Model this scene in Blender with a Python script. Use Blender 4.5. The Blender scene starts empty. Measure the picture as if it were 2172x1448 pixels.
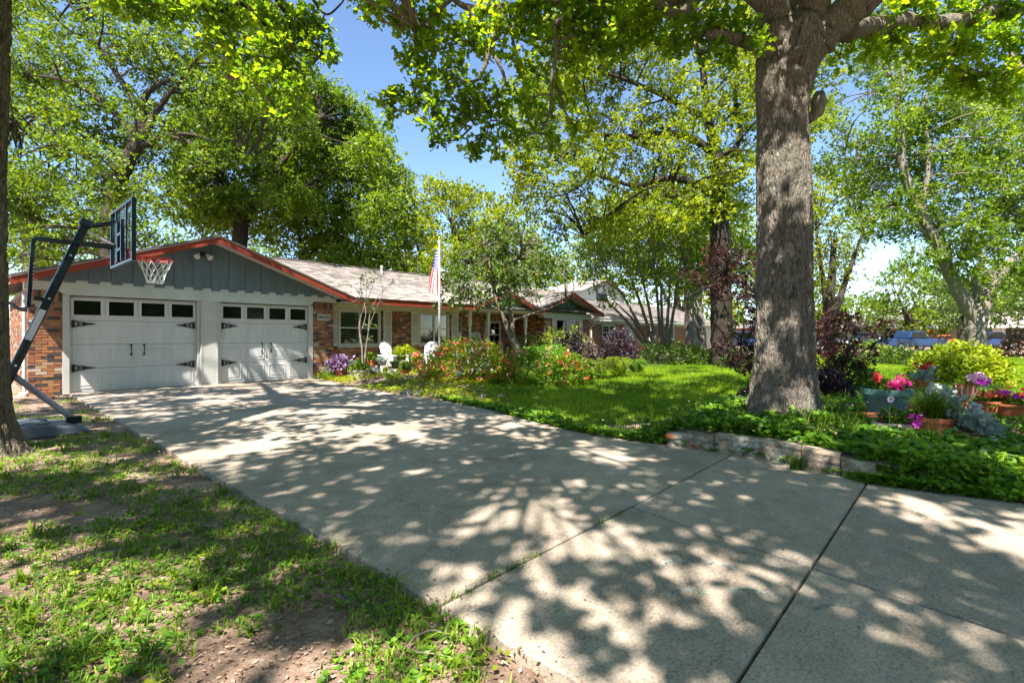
import bpy, math, random
import numpy as np
from mathutils import Vector, Matrix
random.seed(7)
RNG = np.random.default_rng(7)
SC = bpy.context.scene
COL = SC.collection
# ------------------------------------------------------------------ camera, sky, sun, exposure
F, EYE, CXP, HYP = 1050.0, 1.3, 1086.0, 712.0
cam_d = bpy.data.cameras.new('camera'); cam = bpy.data.objects.new('camera', cam_d); COL.objects.link(cam)
cam.location = (0, 0, EYE); cam.rotation_euler = (math.radians(90), 0, 0)
cam_d.sensor_width = 36; cam_d.lens = 36 * F / 2172; cam_d.shift_y = -12 / 2172
cam_d.clip_start = 0.05; cam_d.clip_end = 3000
SC.camera = cam
SUN_EL = 57.0; SAZ = (-0.33, -0.944)
_n = math.hypot(*SAZ); SAZ = (SAZ[0] / _n, SAZ[1] / _n)
SUN_DIR = Vector((SAZ[0] * math.cos(math.radians(SUN_EL)), SAZ[1] * math.cos(math.radians(SUN_EL)), math.sin(math.radians(SUN_EL))))
w = bpy.data.worlds.new('World'); SC.world = w; w.use_nodes = True
nt = w.node_tree; nt.nodes.clear()
sky = nt.nodes.new('ShaderNodeTexSky'); sky.sky_type = 'NISHITA'; sky.sun_disc = False
sky.sun_elevation = math.radians(SUN_EL); sky.sun_rotation = math.atan2(SAZ[0], SAZ[1]) % (2 * math.pi)
sky.altitude = 900; sky.air_density = 1.0; sky.dust_density = 0.15; sky.ozone_density = 3.6
bg = nt.nodes.new('ShaderNodeBackground'); bg.inputs[1].default_value = 0.088
wo = nt.nodes.new('ShaderNodeOutputWorld')
nt.links.new(sky.outputs[0], bg.inputs[0]); nt.links.new(bg.outputs[0], wo.inputs[0])
sl = bpy.data.lights.new('sun', 'SUN'); sl.energy = 5.0; sl.angle = math.radians(0.53); sl.color = (1.0, 0.935, 0.86)
so = bpy.data.objects.new('sun', sl); COL.objects.link(so); so.location = (-5, -15, 30)
so.rotation_euler = SUN_DIR.to_track_quat('Z', 'Y').to_euler()
SC.view_settings.view_transform = 'Standard'; SC.view_settings.look = 'None'
SC.view_settings.exposure = 1.84; SC.view_settings.gamma = 1.0; SC.view_settings.use_curve_mapping = False
SC.cycles.max_bounces = 7; SC.cycles.diffuse_bounces = 4; SC.cycles.glossy_bounces = 3
SC.cycles.transmission_bounces = 4; SC.cycles.transparent_max_bounces = 8
SC.cycles.use_denoising = True; SC.cycles.use_adaptive_sampling = True; SC.cycles.adaptive_threshold = 0.015
SC.cycles.caustics_reflective = False; SC.cycles.caustics_refractive = False
try: SC.cycles.sample_clamp_indirect = 6.0
except Exception: pass

# ------------------------------------------------------------------ frames of reference
OX, OY = -10.0, 11.19
_c, _s = 0.673, 0.739; _n = math.hypot(_c, _s); HC, HS = _c / _n, _s / _n
HROT = math.atan2(HS, HC)
def W(u, v, z=0.0): return (OX + u * HC - v * HS, OY + u * HS + v * HC, z)
def UV(x, y): dx, dy = x - OX, y - OY; return dx * HC + dy * HS, -dx * HS + dy * HC
def at(px, py, Y): return np.array([(px - CXP) / F * Y, Y, EYE - (py - HYP) / F * Y])      # a place seen in that direction, Y metres ahead
def foot(px, py, z=0.0):
    Y = (EYE - z) * F / (py - HYP); return ((px - CXP) / F * Y, Y)

# ------------------------------------------------------------------ small noise
_P = np.random.default_rng(3).random((64, 64))
def vnoise(x, y, s):
    x = np.asarray(x) * s; y = np.asarray(y) * s
    xi = np.floor(x).astype(int); yi = np.floor(y).astype(int); fx = x - xi; fy = y - yi
    fx = fx * fx * (3 - 2 * fx); fy = fy * fy * (3 - 2 * fy)
    g = lambda a, b: _P[a % 64, b % 64]
    return (g(xi, yi) * (1 - fx) * (1 - fy) + g(xi + 1, yi) * fx * (1 - fy) + g(xi, yi + 1) * (1 - fx) * fy + g(xi + 1, yi + 1) * fx * fy)
def fbm(x, y, s): return 0.55 * vnoise(x, y, s) + 0.3 * vnoise(x + 7.3, y + 1.7, s * 2.1) + 0.15 * vnoise(x + 3.1, y + 9.2, s * 4.3)
def sstep(a, b, x): t = np.clip((np.asarray(x, float) - a) / (b - a), 0, 1); return t * t * (3 - 2 * t)

# ------------------------------------------------------------------ materials
def ramp(nt, stops, interp='LINEAR'):
    r = nt.nodes.new('ShaderNodeValToRGB'); cr = r.color_ramp; cr.interpolation = interp
    while len(cr.elements) < len(stops): cr.elements.new(0.5)
    for e, (p, c) in zip(cr.elements, stops): e.position = p; e.color = (c[0], c[1], c[2], 1)
    return r
def newmat(name):
    m = bpy.data.materials.new(name); m.use_nodes = True; nt = m.node_tree
    return m, nt, nt.nodes['Principled BSDF']
def tex(nt, kind, scale, co='Object', stretch=None, **kw):
    t = nt.nodes.new('ShaderNodeTex' + kind); t.inputs['Scale'].default_value = scale
    for k, v in kw.items(): t.inputs[k].default_value = v
    tc = nt.nodes.new('ShaderNodeTexCoord')
    if stretch:
        mp = nt.nodes.new('ShaderNodeMapping'); mp.inputs['Scale'].default_value = stretch
        nt.links.new(tc.outputs[co], mp.inputs[0]); nt.links.new(mp.outputs[0], t.inputs['Vector'])
    else: nt.links.new(tc.outputs[co], t.inputs['Vector'])
    return t
def bump(nt, p, src, strength, dist=0.01):
    b = nt.nodes.new('ShaderNodeBump'); b.inputs['Strength'].default_value = strength; b.inputs['Distance'].default_value = dist
    nt.links.new(src, b.inputs['Height']); nt.links.new(b.outputs[0], p.inputs['Normal']); return b
def mat(name, col, rough=0.7, var=0.12, scale=6.0, bstr=0.15, metal=0.0, spec=0.3, stretch=None, dist=0.004):
    m, nt, p = newmat(name)
    n = tex(nt, 'Noise', scale, Detail=6.0, Roughness=0.6, stretch=stretch)
    lo = [c * (1 - var) for c in col]; hi = [min(1, c * (1 + var)) for c in col]
    r = ramp(nt, [(0.3, lo), (0.7, hi)]); nt.links.new(n.outputs[0], r.inputs[0])
    nt.links.new(r.outputs[0], p.inputs['Base Color'])
    p.inputs['Roughness'].default_value = rough; p.inputs['Metallic'].default_value = metal; p.inputs['Specular IOR Level'].default_value = spec
    if bstr:
        n2 = tex(nt, 'Noise', scale * 9, Detail=4.0, stretch=stretch); bump(nt, p, n2.outputs[0], bstr, dist)
    return m
BRICK = [(0.0, (.06, .05, .048)), (.13, (.09, .065, .055)), (.2, (.30, .10, .045)), (.38, (.36, .15, .06)), (.52, (.27, .13, .075)),
         (.66, (.40, .20, .09)), (.78, (.22, .085, .05)), (.86, (.43, .28, .17)), (.94, (.50, .42, .33))]
def brickmat(name, obj=True, stops=BRICK):
    m, nt, p = newmat(name)
    if obj: a = nt.nodes.new('ShaderNodeObjectInfo').outputs['Random']
    else:
        at_ = nt.nodes.new('ShaderNodeAttribute'); at_.attribute_name = 'rnd'; a = at_.outputs['Fac']
    r = ramp(nt, stops, 'CONSTANT'); nt.links.new(a, r.inputs[0])
    n = tex(nt, 'Noise', 14, co='Generated' if obj else 'Object', Detail=7.0, Roughness=.7)
    rr = ramp(nt, [(.3, (.6, .58, .56)), (.55, (1, 1, 1)), (.72, (1.35, 1.3, 1.25))]); nt.links.new(n.outputs[0], rr.inputs[0])
    mx = nt.nodes.new('ShaderNodeMixRGB'); mx.blend_type = 'MULTIPLY'; mx.inputs[0].default_value = 1
    nt.links.new(r.outputs[0], mx.inputs[1]); nt.links.new(rr.outputs[0], mx.inputs[2]); nt.links.new(mx.outputs[0], p.inputs['Base Color'])
    p.inputs['Roughness'].default_value = .85; bump(nt, p, n.outputs[0], .5, .006); return m
def attrmat(name, stops, rough=.8, interp='LINEAR', spec=.3, nscale=20, bstr=.3, attr='rnd'):
    m, nt, p = newmat(name)
    a = nt.nodes.new('ShaderNodeAttribute'); a.attribute_name = attr
    r = ramp(nt, stops, interp); nt.links.new(a.outputs['Fac'], r.inputs[0])
    n = tex(nt, 'Noise', nscale, Detail=5.0)
    rr = ramp(nt, [(.3, (.75, .75, .75)), (.7, (1.2, 1.2, 1.2))]); nt.links.new(n.outputs[0], rr.inputs[0])
    mx = nt.nodes.new('ShaderNodeMixRGB'); mx.blend_type = 'MULTIPLY'; mx.inputs[0].default_value = 1
    nt.links.new(r.outputs[0], mx.inputs[1]); nt.links.new(rr.outputs[0], mx.inputs[2]); nt.links.new(mx.outputs[0], p.inputs['Base Color'])
    p.inputs['Roughness'].default_value = rough; p.inputs['Specular IOR Level'].default_value = spec
    if bstr: bump(nt, p, n.outputs[0], bstr, .005)
    return m
def leafmat(name, stops, trans=.45, tcol=1.5, rough=.5, spec=.35, tshift=(1.25, 1.1, .35)):
    m, nt, p = newmat(name)
    a = nt.nodes.new('ShaderNodeAttribute'); a.attribute_name = 'rnd'
    r = ramp(nt, stops); nt.links.new(a.outputs['Fac'], r.inputs[0]); nt.links.new(r.outputs[0], p.inputs['Base Color'])
    p.inputs['Roughness'].default_value = rough; p.inputs['Specular IOR Level'].default_value = spec
    tr = nt.nodes.new('ShaderNodeBsdfTranslucent')
    mx = nt.nodes.new('ShaderNodeMixRGB'); mx.blend_type = 'MULTIPLY'; mx.inputs[0].default_value = 1
    mx.inputs[2].default_value = (tcol * tshift[0], tcol * tshift[1], tcol * tshift[2], 1)
    nt.links.new(r.outputs[0], mx.inputs[1]); nt.links.new(mx.outputs[0], tr.inputs[0])
    ms = nt.nodes.new('ShaderNodeMixShader'); ms.inputs[0].default_value = trans
    nt.links.new(p.outputs[0], ms.inputs[1]); nt.links.new(tr.outputs[0], ms.inputs[2])
    nt.links.new(ms.outputs[0], nt.nodes['Material Output'].inputs[0]); return m
def barkmat(name, dark, light, sx=16, sz=3.2, bs=.9, dist=.03, patch=None):
    m, nt, p = newmat(name)
    tc = nt.nodes.new('ShaderNodeTexCoord'); mp = nt.nodes.new('ShaderNodeMapping'); mp.inputs['Scale'].default_value = (sx, sx, sz)
    nz = nt.nodes.new('ShaderNodeTexNoise'); nz.inputs['Scale'].default_value = 3.5; nz.inputs['Detail'].default_value = 5
    nt.links.new(tc.outputs['Object'], nz.inputs['Vector'])
    ad = nt.nodes.new('ShaderNodeMixRGB'); ad.blend_type = 'ADD'; ad.inputs[0].default_value = .12
    nt.links.new(tc.outputs['Object'], ad.inputs[1]); nt.links.new(nz.outputs['Color'], ad.inputs[2]); nt.links.new(ad.outputs[0], mp.inputs[0])
    vo = nt.nodes.new('ShaderNodeTexVoronoi'); vo.feature = 'DISTANCE_TO_EDGE'; vo.inputs['Scale'].default_value = 1.6
    nt.links.new(mp.outputs[0], vo.inputs['Vector'])
    n2 = nt.nodes.new('ShaderNodeTexNoise'); n2.inputs['Scale'].default_value = 2.2; n2.inputs['Detail'].default_value = 8; n2.inputs['Roughness'].default_value = .7
    nt.links.new(mp.outputs[0], n2.inputs['Vector'])
    mu = nt.nodes.new('ShaderNodeMath'); mu.operation = 'MULTIPLY_ADD'; mu.inputs[1].default_value = 1.3
    nt.links.new(vo.outputs['Distance'], mu.inputs[0]); nt.links.new(n2.outputs[0], mu.inputs[2])
    r = ramp(nt, [(.32, dark), (.52, [(a + b) / 2 for a, b in zip(dark, light)]), (.85, light)])
    nt.links.new(mu.outputs[0], r.inputs[0])
    col = r.outputs[0]
    if patch:
        n3 = nt.nodes.new('ShaderNodeTexNoise'); n3.inputs['Scale'].default_value = 1.6; n3.inputs['Detail'].default_value = 4
        nt.links.new(tc.outputs['Object'], n3.inputs['Vector'])
        rr = ramp(nt, [(.45, (0, 0, 0)), (.62, (1, 1, 1))]); nt.links.new(n3.outputs[0], rr.inputs[0])
        mm = nt.nodes.new('ShaderNodeMixRGB'); mm.inputs[2].default_value = (*patch, 1)
        mv = nt.nodes.new('ShaderNodeMath'); mv.operation = 'MULTIPLY'; mv.inputs[1].default_value = .4
        nt.links.new(rr.outputs[0], mv.inputs[0]); nt.links.new(mv.outputs[0], mm.inputs[0]); nt.links.new(col, mm.inputs[1]); col = mm.outputs[0]
    nt.links.new(col, p.inputs['Base Color']); p.inputs['Roughness'].default_value = .9; p.inputs['Specular IOR Level'].default_value = .15
    bump(nt, p, mu.outputs[0], bs, dist); return m

M = {}
M['brick'] = brickmat('mottled_brick'); M['brick_far'] = brickmat('mottled_brick_joined', obj=False)
NB = [(0, (.30, .13, .07)), (.3, (.36, .16, .085)), (.6, (.32, .14, .075)), (.8, (.40, .20, .11)), (.93, (.24, .10, .06))]
M['nbrick'] = brickmat('orange_brick', True, NB); M['nbrick_far'] = brickmat('orange_brick_joined', False, NB)
M['mortar'] = mat('mortar', (.27, .25, .22), .95, .2, 8, .4)
M['white'] = mat('white_paint', (.62, .62, .58), .5, .06, 3, .06)
M['trim'] = mat('greige_paint', (.47, .47, .44), .55, .06, 3, .06)
M['beam'] = mat('sage_grey_beam_paint', (.48, .52, .49), .6, .08, 2.5, .12)
M['cream'] = mat('cream_trim_paint', (.52, .50, .42), .55, .07, 3, .08)
M['shutter'] = mat('shutter_paint', (.60, .57, .48), .55, .06, 4, .06)
M['gdoor'] = mat('garage_door_paint', (.56, .565, .545), .5, .08, 2.2, .08, stretch=(3, 3, .5))
M['gable'] = mat('slate_grey_board_paint', (.115, .155, .175), .75, .15, 3, .2, stretch=(3, 3, .5))
M['gable2'] = mat('green_grey_board_paint', (.09, .15, .12), .7, .15, 3, .2, stretch=(3, 3, .5))
M['red'] = mat('rust_red_fascia_paint', (.24, .038, .02), .65, .14, 3, .1)
M['drip'] = mat('metal_drip_edge', (.5, .52, .5), .4, .06, 5, 0)
M['soffit'] = mat('soffit_paint', (.50, .46, .42), .7, .06, 3, .06)
M['black'] = mat('black_iron', (.015, .015, .016), .45, .2, 20, .2)
M['glass'] = mat('dark_window_glass', (.006, .009, .006), .08, .1, 2, 0, spec=.35)
M['slat'] = mat('window_blind_slat', (.30, .34, .22), .6, .06, 3, 0)
M['steel'] = mat('brushed_aluminium', (.62, .62, .64), .35, .06, 12, .03, metal=.6)
M['shingle'] = attrmat('asphalt_shingle_joined', [(0, (.13, .115, .10)), (.4, (.21, .185, .165)), (.75, (.27, .235, .205)), (1, (.33, .28, .24))], .95, nscale=60)
m, nt, p = newmat('asphalt_shingle'); oi = nt.nodes.new('ShaderNodeObjectInfo')
r = ramp(nt, [(0, (.13, .115, .10)), (.4, (.21, .185, .165)), (.75, (.27, .235, .205)), (1, (.33, .28, .24))]); nt.links.new(oi.outputs['Random'], r.inputs[0])
nt.links.new(r.outputs[0], p.inputs['Base Color']); p.inputs['Roughness'].default_value = .95; n = tex(nt, 'Noise', 60, Detail=3.0); bump(nt, p, n.outputs[0], .4, .004)
M['shingle1'] = m
M['roofbase'] = mat('roof_felt', (.12, .11, .10), .95, .1, 4, .2)
M['terra'] = mat('terracotta', (.42, .14, .055), .8, .18, 9, .25)
M['teal'] = mat('teal_glazed_pot', (.095, .21, .19), .6, .25, 7, .25)
M['stone'] = mat('pale_planter_stone', (.36, .33, .29), .9, .3, 12, .8, dist=.01)
M['soil'] = mat('potting_soil', (.05, .035, .025), .95, .3, 20, .6)
M['wchair'] = mat('white_wooden_chair', (.68, .68, .66), .5, .04, 4, .05)
M['rubber'] = mat('tyre_rubber', (.03, .03, .03), .8, .2, 20, .2)
M['bpole'] = mat('dark_blue_black_pole_paint', (.006, .014, .018), .25, .2, 6, .02, spec=.4)
M['bbase'] = mat('grey_plastic_tank', (.13, .15, .18), .5, .15, 4, .15)
M['rimred'] = mat('orange_red_rim_paint', (.75, .05, .03), .4, .08, 9, 0)
M['net'] = mat('white_net_cord', (.85, .85, .85), .8, .05, 30, 0)
M['sticker'] = mat('white_sticker', (.7, .7, .72), .5, .08, 30, 0)
M['barkA'] = barkmat('oak_bark_grey_brown', (.035, .028, .022), (.275, .235, .19), 22, 4.6, 1.0, .04, patch=(.19, .19, .15))
M['barkB'] = barkmat('oak_bark_dark_furrowed', (.045, .036, .026), (.25, .21, .15), 20, 4.0, 1.0, .04)
M['barkC'] = barkmat('dark_bark', (.016, .013, .010), (.075, .06, .045), 9, 1.8, .8, .04)
M['barkD'] = barkmat('pale_bark', (.08, .066, .052), (.25, .215, .175), 7, 1.5, .7, .03)
M['barkE'] = barkmat('near_black_bark', (.010, .008, .006), (.052, .042, .032), 9, 1.8, .8, .04)
M['twig'] = mat('grey_twig_bark', (.15, .12, .10), .9, .25, 12, .2)
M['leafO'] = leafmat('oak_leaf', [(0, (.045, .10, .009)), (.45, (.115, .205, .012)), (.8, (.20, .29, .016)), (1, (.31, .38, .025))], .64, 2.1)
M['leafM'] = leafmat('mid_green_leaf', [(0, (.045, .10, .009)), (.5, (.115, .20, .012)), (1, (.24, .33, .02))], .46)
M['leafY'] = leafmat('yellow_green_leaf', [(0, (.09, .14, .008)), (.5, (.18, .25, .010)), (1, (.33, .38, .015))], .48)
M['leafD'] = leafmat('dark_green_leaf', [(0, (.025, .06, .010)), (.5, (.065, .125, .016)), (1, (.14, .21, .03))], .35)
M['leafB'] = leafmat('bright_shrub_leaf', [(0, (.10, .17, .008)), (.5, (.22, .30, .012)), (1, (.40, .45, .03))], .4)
M['leafP'] = leafmat('purple_leaf', [(0, (.016, .010, .015)), (.5, (.038, .022, .032)), (.85, (.085, .055, .08)), (1, (.17, .13, .16))], .2, tshift=(1.4, .7, 1))
M['leafR'] = leafmat('dark_red_maple_leaf', [(0, (.02, .014, .012)), (.55, (.05, .022, .02)), (.85, (.10, .03, .028)), (1, (.25, .06, .05))], .3, tshift=(1.8, .6, .5))
M['leafH'] = leafmat('purple_heart_leaf', [(0, (.06, .025, .07)), (.5, (.17, .10, .19)), (1, (.50, .40, .52))], .2, tshift=(1.2, .8, 1.2))
M['leafS'] = leafmat('silver_leaf', [(0, (.20, .26, .23)), (.5, (.36, .42, .38)), (1, (.48, .53, .47))], .15, tshift=(1, 1, .9))
M['leafG'] = leafmat('ground_cover_leaf', [(0, (.045, .12, .012)), (.5, (.11, .25, .02)), (.85, (.21, .37, .03)), (1, (.34, .48, .04))], .42)
M['grass'] = leafmat('lawn_grass', [(0, (.07, .15, .006)), (.5, (.17, .29, .008)), (1, (.34, .44, .015))], .4)
M['grassd'] = leafmat('weed_grass', [(0, (.05, .11, .010)), (.5, (.14, .24, .014)), (.85, (.27, .36, .03)), (1, (.42, .38, .18))], .4)
M['fred'] = leafmat('red_petal', [(0, (.45, .015, .02)), (1, (.80, .05, .05))], .3, tshift=(1, .5, .5))
M['fpink'] = leafmat('magenta_petal', [(0, (.50, .015, .16)), (1, (.85, .06, .35))], .3, tshift=(1, .5, 1))
M['fmag'] = leafmat('violet_petal', [(0, (.50, .02, .48)), (1, (.80, .10, .75))], .3, tshift=(1, .5, 1))
M['fsalm'] = leafmat('salmon_petal', [(0, (.60, .11, .07)), (1, (.85, .30, .20))], .3, tshift=(1, .6, .6))
M['fpale'] = leafmat('pale_pink_petal', [(0, (.60, .35, .50)), (1, (.85, .65, .78))], .3, tshift=(1, .8, 1))
M['fyel'] = leafmat('yellow_petal', [(0, (.70, .50, .03)), (1, (.85, .75, .10))], .3)
M['litter'] = attrmat('fallen_leaf', [(0, (.10, .055, .03)), (.35, (.20, .115, .07)), (.7, (.31, .20, .13)), (1, (.48, .36, .27))], .85, bstr=0)

# ------------------------------------------------------------------ mesh helpers
def props(o, label=None, cat=None, group=None, kind=None):
    if label: o['label'] = label
    if cat: o['category'] = cat
    if group: o['group'] = group
    if kind: o['kind'] = kind
    return o
def empty(name, loc=(0, 0, 0), rz=0.0, **k):
    o = bpy.data.objects.new(name, None); COL.objects.link(o); o.location = loc; o.rotation_euler = (0, 0, rz)
    o.empty_display_size = .2; return props(o, **k)
def link(name, me, parent=None, **k):
    o = bpy.data.objects.new(name, me); COL.objects.link(o)
    if parent is not None: o.parent = parent
    return props(o, **k)
class MB:
    def __init__(s): s.v = []; s.f = []; s.mi = []; s.rn = []; s.n = 0
    def add(s, v, f, mi=0, rn=None):
        v = [tuple(a) for a in v]; s.v += v; s.f += [tuple(i + s.n for i in q) for q in f]; s.n += len(v)
        s.mi += [mi] * len(f); rr = random.random() if rn is None else rn; s.rn += [rr] * len(f); return s
    def box(s, x0, x1, y0, y1, z0, z1, mi=0, rn=None):
        return s.add([(x0, y0, z0), (x1, y0, z0), (x1, y1, z0), (x0, y1, z0), (x0, y0, z1), (x1, y0, z1), (x1, y1, z1), (x0, y1, z1)],
                     [(0, 3, 2, 1), (4, 5, 6, 7), (0, 1, 5, 4), (1, 2, 6, 5), (2, 3, 7, 6), (3, 0, 4, 7)], mi, rn)
    def prism(s, poly, y0, y1, mi=0, axis='y', rn=None):
        n = len(poly)
        if axis == 'y': a = [(p[0], y0, p[1]) for p in poly]; b = [(p[0], y1, p[1]) for p in poly]
        elif axis == 'x': a = [(y0, p[0], p[1]) for p in poly]; b = [(y1, p[0], p[1]) for p in poly]
        else: a = [(p[0], p[1], y0) for p in poly]; b = [(p[0], p[1], y1) for p in poly]
        return s.add(a + b, [tuple(range(n))] + [tuple(range(2 * n - 1, n - 1, -1))] + [(i, i + n, (i + 1) % n + n, (i + 1) % n) for i in range(n)], mi, rn)
    def tube(s, pts, rad, sides=8, mi=0, rn=None, cap=True):
        v, f = tube_vf(pts, rad, sides, cap); return s.add(v, f, mi, rn)
    def lathe(s, prof, n=20, c=(0, 0, 0), mi=0, rn=None, cap0=True, cap1=False, sx=1., sy=1.):
        v = []; f = []
        for r_, z in prof:
            for k in range(n):
                a = 2 * math.pi * k / n; v.append((c[0] + r_ * math.cos(a) * sx, c[1] + r_ * math.sin(a) * sy, c[2] + z))
        for j in range(len(prof) - 1):
            for k in range(n): f.append((j * n + k, j * n + (k + 1) % n, (j + 1) * n + (k + 1) % n, (j + 1) * n + k))
        if cap0: f.append(tuple(range(n - 1, -1, -1)))
        if cap1: f.append(tuple((len(prof) - 1) * n + k for k in range(n)))
        return s.add(v, f, mi, rn)
    def build(s, name, mats, parent=None, smooth=False, bevel=0, **k):
        me = bpy.data.meshes.new(name); me.from_pydata(s.v, [], s.f)
        for m_ in (mats if isinstance(mats, (list, tuple)) else [mats]): me.materials.append(M[m_] if isinstance(m_, str) else m_)
        me.polygons.foreach_set('material_index', s.mi)
        a = me.attributes.new('rnd', 'FLOAT', 'FACE'); a.data.foreach_set('value', s.rn)
        if smooth: me.polygons.foreach_set('use_smooth', [True] * len(s.f))
        me.update(); o = link(name, me, parent, **k)
        if bevel:
            b = o.modifiers.new('bevel', 'BEVEL'); b.width = bevel; b.segments = 2; b.limit_method = 'ANGLE'; b.angle_limit = math.radians(40)
        return o
def frames(P):
    P = np.asarray(P, float); T = np.gradient(P, axis=0); T /= np.linalg.norm(T, axis=1)[:, None] + 1e-9
    ref = np.array([0, 0, 1.]) if abs(T[0][2]) < .9 else np.array([0, 1., 0]); A = np.zeros_like(P); B = np.zeros_like(P)
    a = np.cross(T[0], ref); a /= np.linalg.norm(a) + 1e-9
    for i in range(len(P)):
        a = a - T[i] * np.dot(a, T[i]); a /= np.linalg.norm(a) + 1e-9; A[i] = a; B[i] = np.cross(T[i], a)
    return P, A, B
def tube_vf(pts, rad, sides=8, cap=True):
    P, A, B = frames(pts); n = len(P)
    rad = np.full(n, rad) if np.isscalar(rad) else np.asarray(rad, float)
    an = np.linspace(0, 2 * np.pi, sides, endpoint=False)
    V = P[:, None] + rad[:, None, None] * (np.cos(an)[None, :, None] * A[:, None] + np.sin(an)[None, :, None] * B[:, None])
    f = [(j * sides + k, j * sides + (k + 1) % sides, (j + 1) * sides + (k + 1) % sides, (j + 1) * sides + k) for j in range(n - 1) for k in range(sides)]
    if cap: f += [tuple(range(sides - 1, -1, -1)), tuple((n - 1) * sides + k for k in range(sides))]
    return V.reshape(-1, 3), f
def spline(P, n=8):
    P = np.asarray(P, float)
    if len(P) < 3: return np.array([P[0] + (P[-1] - P[0]) * t for t in np.linspace(0, 1, n)])
    Q = np.vstack([2 * P[0] - P[1], P, 2 * P[-1] - P[-2]]); out = []
    for i in range(1, len(Q) - 2):
        for t in np.linspace(0, 1, n, endpoint=False):
            out.append(.5 * ((2 * Q[i]) + (-Q[i - 1] + Q[i + 1]) * t + (2 * Q[i - 1] - 5 * Q[i] + 4 * Q[i + 1] - Q[i + 2]) * t * t + (-Q[i - 1] + 3 * Q[i] - 3 * Q[i + 1] + Q[i + 2]) * t ** 3))
    out.append(P[-1]); return np.array(out)
def fastmesh(name, V, faces_per, k, mats, rnd, parent=None, smooth=False, **kw):
    """V (N,m,3): N copies of a template with m vertices; faces_per: list of index tuples all of size k"""
    N, m_, _ = V.shape; Fp = np.array(faces_per, dtype=np.int64); nf = len(Fp)
    idx = (Fp[None] + (np.arange(N) * m_)[:, None, None]).reshape(-1)
    me = bpy.data.meshes.new(name); me.vertices.add(N * m_); me.vertices.foreach_set('co', V.astype(np.float32).ravel())
    me.loops.add(len(idx)); me.loops.foreach_set('vertex_index', idx.astype(np.int32))
    me.polygons.add(N * nf); me.polygons.foreach_set('loop_start', (np.arange(N * nf) * k).astype(np.int32))
    try: me.polygons.foreach_set('loop_total', np.full(N * nf, k, dtype=np.int32))
    except Exception: pass
    me.update(calc_edges=True)
    a = me.attributes.new('rnd', 'FLOAT', 'FACE'); a.data.foreach_set('value', np.repeat(rnd, nf).astype(np.float32))
    me.materials.append(M[mats] if isinstance(mats, str) else mats)
    if smooth: me.polygons.foreach_set('use_smooth', np.ones(N * nf, dtype=bool))
    return link(name, me, parent, **kw)

# ------------------------------------------------------------------ foliage
def unit(v): return v / (np.linalg.norm(v, axis=-1, keepdims=True) + 1e-9)
T_KITE = (np.array([[0, 0, 0], [.30, .42, .06], [0, 1, -.05], [-.30, .42, .06]]), [(0, 1, 2, 3)], 4)
T_WIDE = (np.array([[0, 0, 0], [.42, .5, .08], [0, 1, -.03], [-.42, .5, .08]]), [(0, 1, 2, 3)], 4)
T_OAK = (np.array([[0, 0, 0], [.30, .30, .05], [.12, .50, .02], [.36, .74, .06], [0, 1, -.06], [-.36, .74, .06], [-.12, .50, .02], [-.30, .30, .05], [0, .46, -.03]]),
         [(0, 1, 2, 8), (0, 8, 6, 7), (8, 2, 3, 4), (8, 4, 5, 6)], 4)
T_OVAL = (np.array([[0, 0, 0], [.26, .25, .05], [.28, .65, .05], [0, 1, -.05], [-.28, .65, .05], [-.26, .25, .05]]), [(0, 1, 2, 3), (0, 3, 4, 5)], 4)
T_ROUND = (np.array([[0, 0, 0], [.45, .3, .06], [.42, .85, .02], [0, .98, -.02], [-.42, .85, .02], [-.45, .3, .06]]), [(0, 1, 2, 3), (0, 3, 4, 5)], 4)
T_STRAP = (np.array([[-.5, 0, 0], [.5, 0, 0], [.42, .4, .30], [-.42, .4, .30], [.3, .75, .42], [-.3, .75, .42], [0, 1.05, .36]]),
           [(0, 1, 2, 3), (3, 2, 4, 5), (5, 4, 6, 6)], 4)
def place(tmpl, pos, d, up, size, wid=1.0):
    """leaf templates: y along d, z along 'up' side"""
    d = unit(d); s = unit(np.cross(d, up)); n = np.cross(s, d)
    t = tmpl
    size = np.asarray(size)[:, None, None]
    return pos[:, None] + size * (t[None, :, 0:1] * wid * s[:, None] + t[None, :, 1:2] * d[:, None] + t[None, :, 2:3] * n[:, None])
def rosettes(cent, dirs, k, size, spread=.9, rng=RNG, tilt=.55):
    N = len(cent); P = np.repeat(cent, k, 0); D = np.repeat(dirs, k, 0)
    d = unit(D * .55 + rng.normal(0, spread, (N * k, 3)) * .75)
    P = P + d * .15 * size + rng.normal(0, size * .35, (N * k, 3))
    up = unit(rng.normal(0, tilt, (N * k, 3)) + np.array([0, 0, 1.]))
    return P, d, up
def clump_pts(clumps, per_m3, flat=.75, rng=RNG, mn=5):
    C = []; D = []
    for c, r_ in clumps:
        n = max(mn, int(per_m3 * r_ ** 2.3)); q = unit(rng.normal(0, 1, (n, 3))); rad = r_ * (rng.random(n) ** .45) * (1 + .25 * rng.normal(0, 1, n) * (rng.random(n) < .25))
        p = q * rad[:, None]; p[:, 2] *= flat; C.append(np.asarray(c) + p); D.append(q + np.array([0, 0, .15]))
    return np.vstack(C), np.vstack(D)
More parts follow.
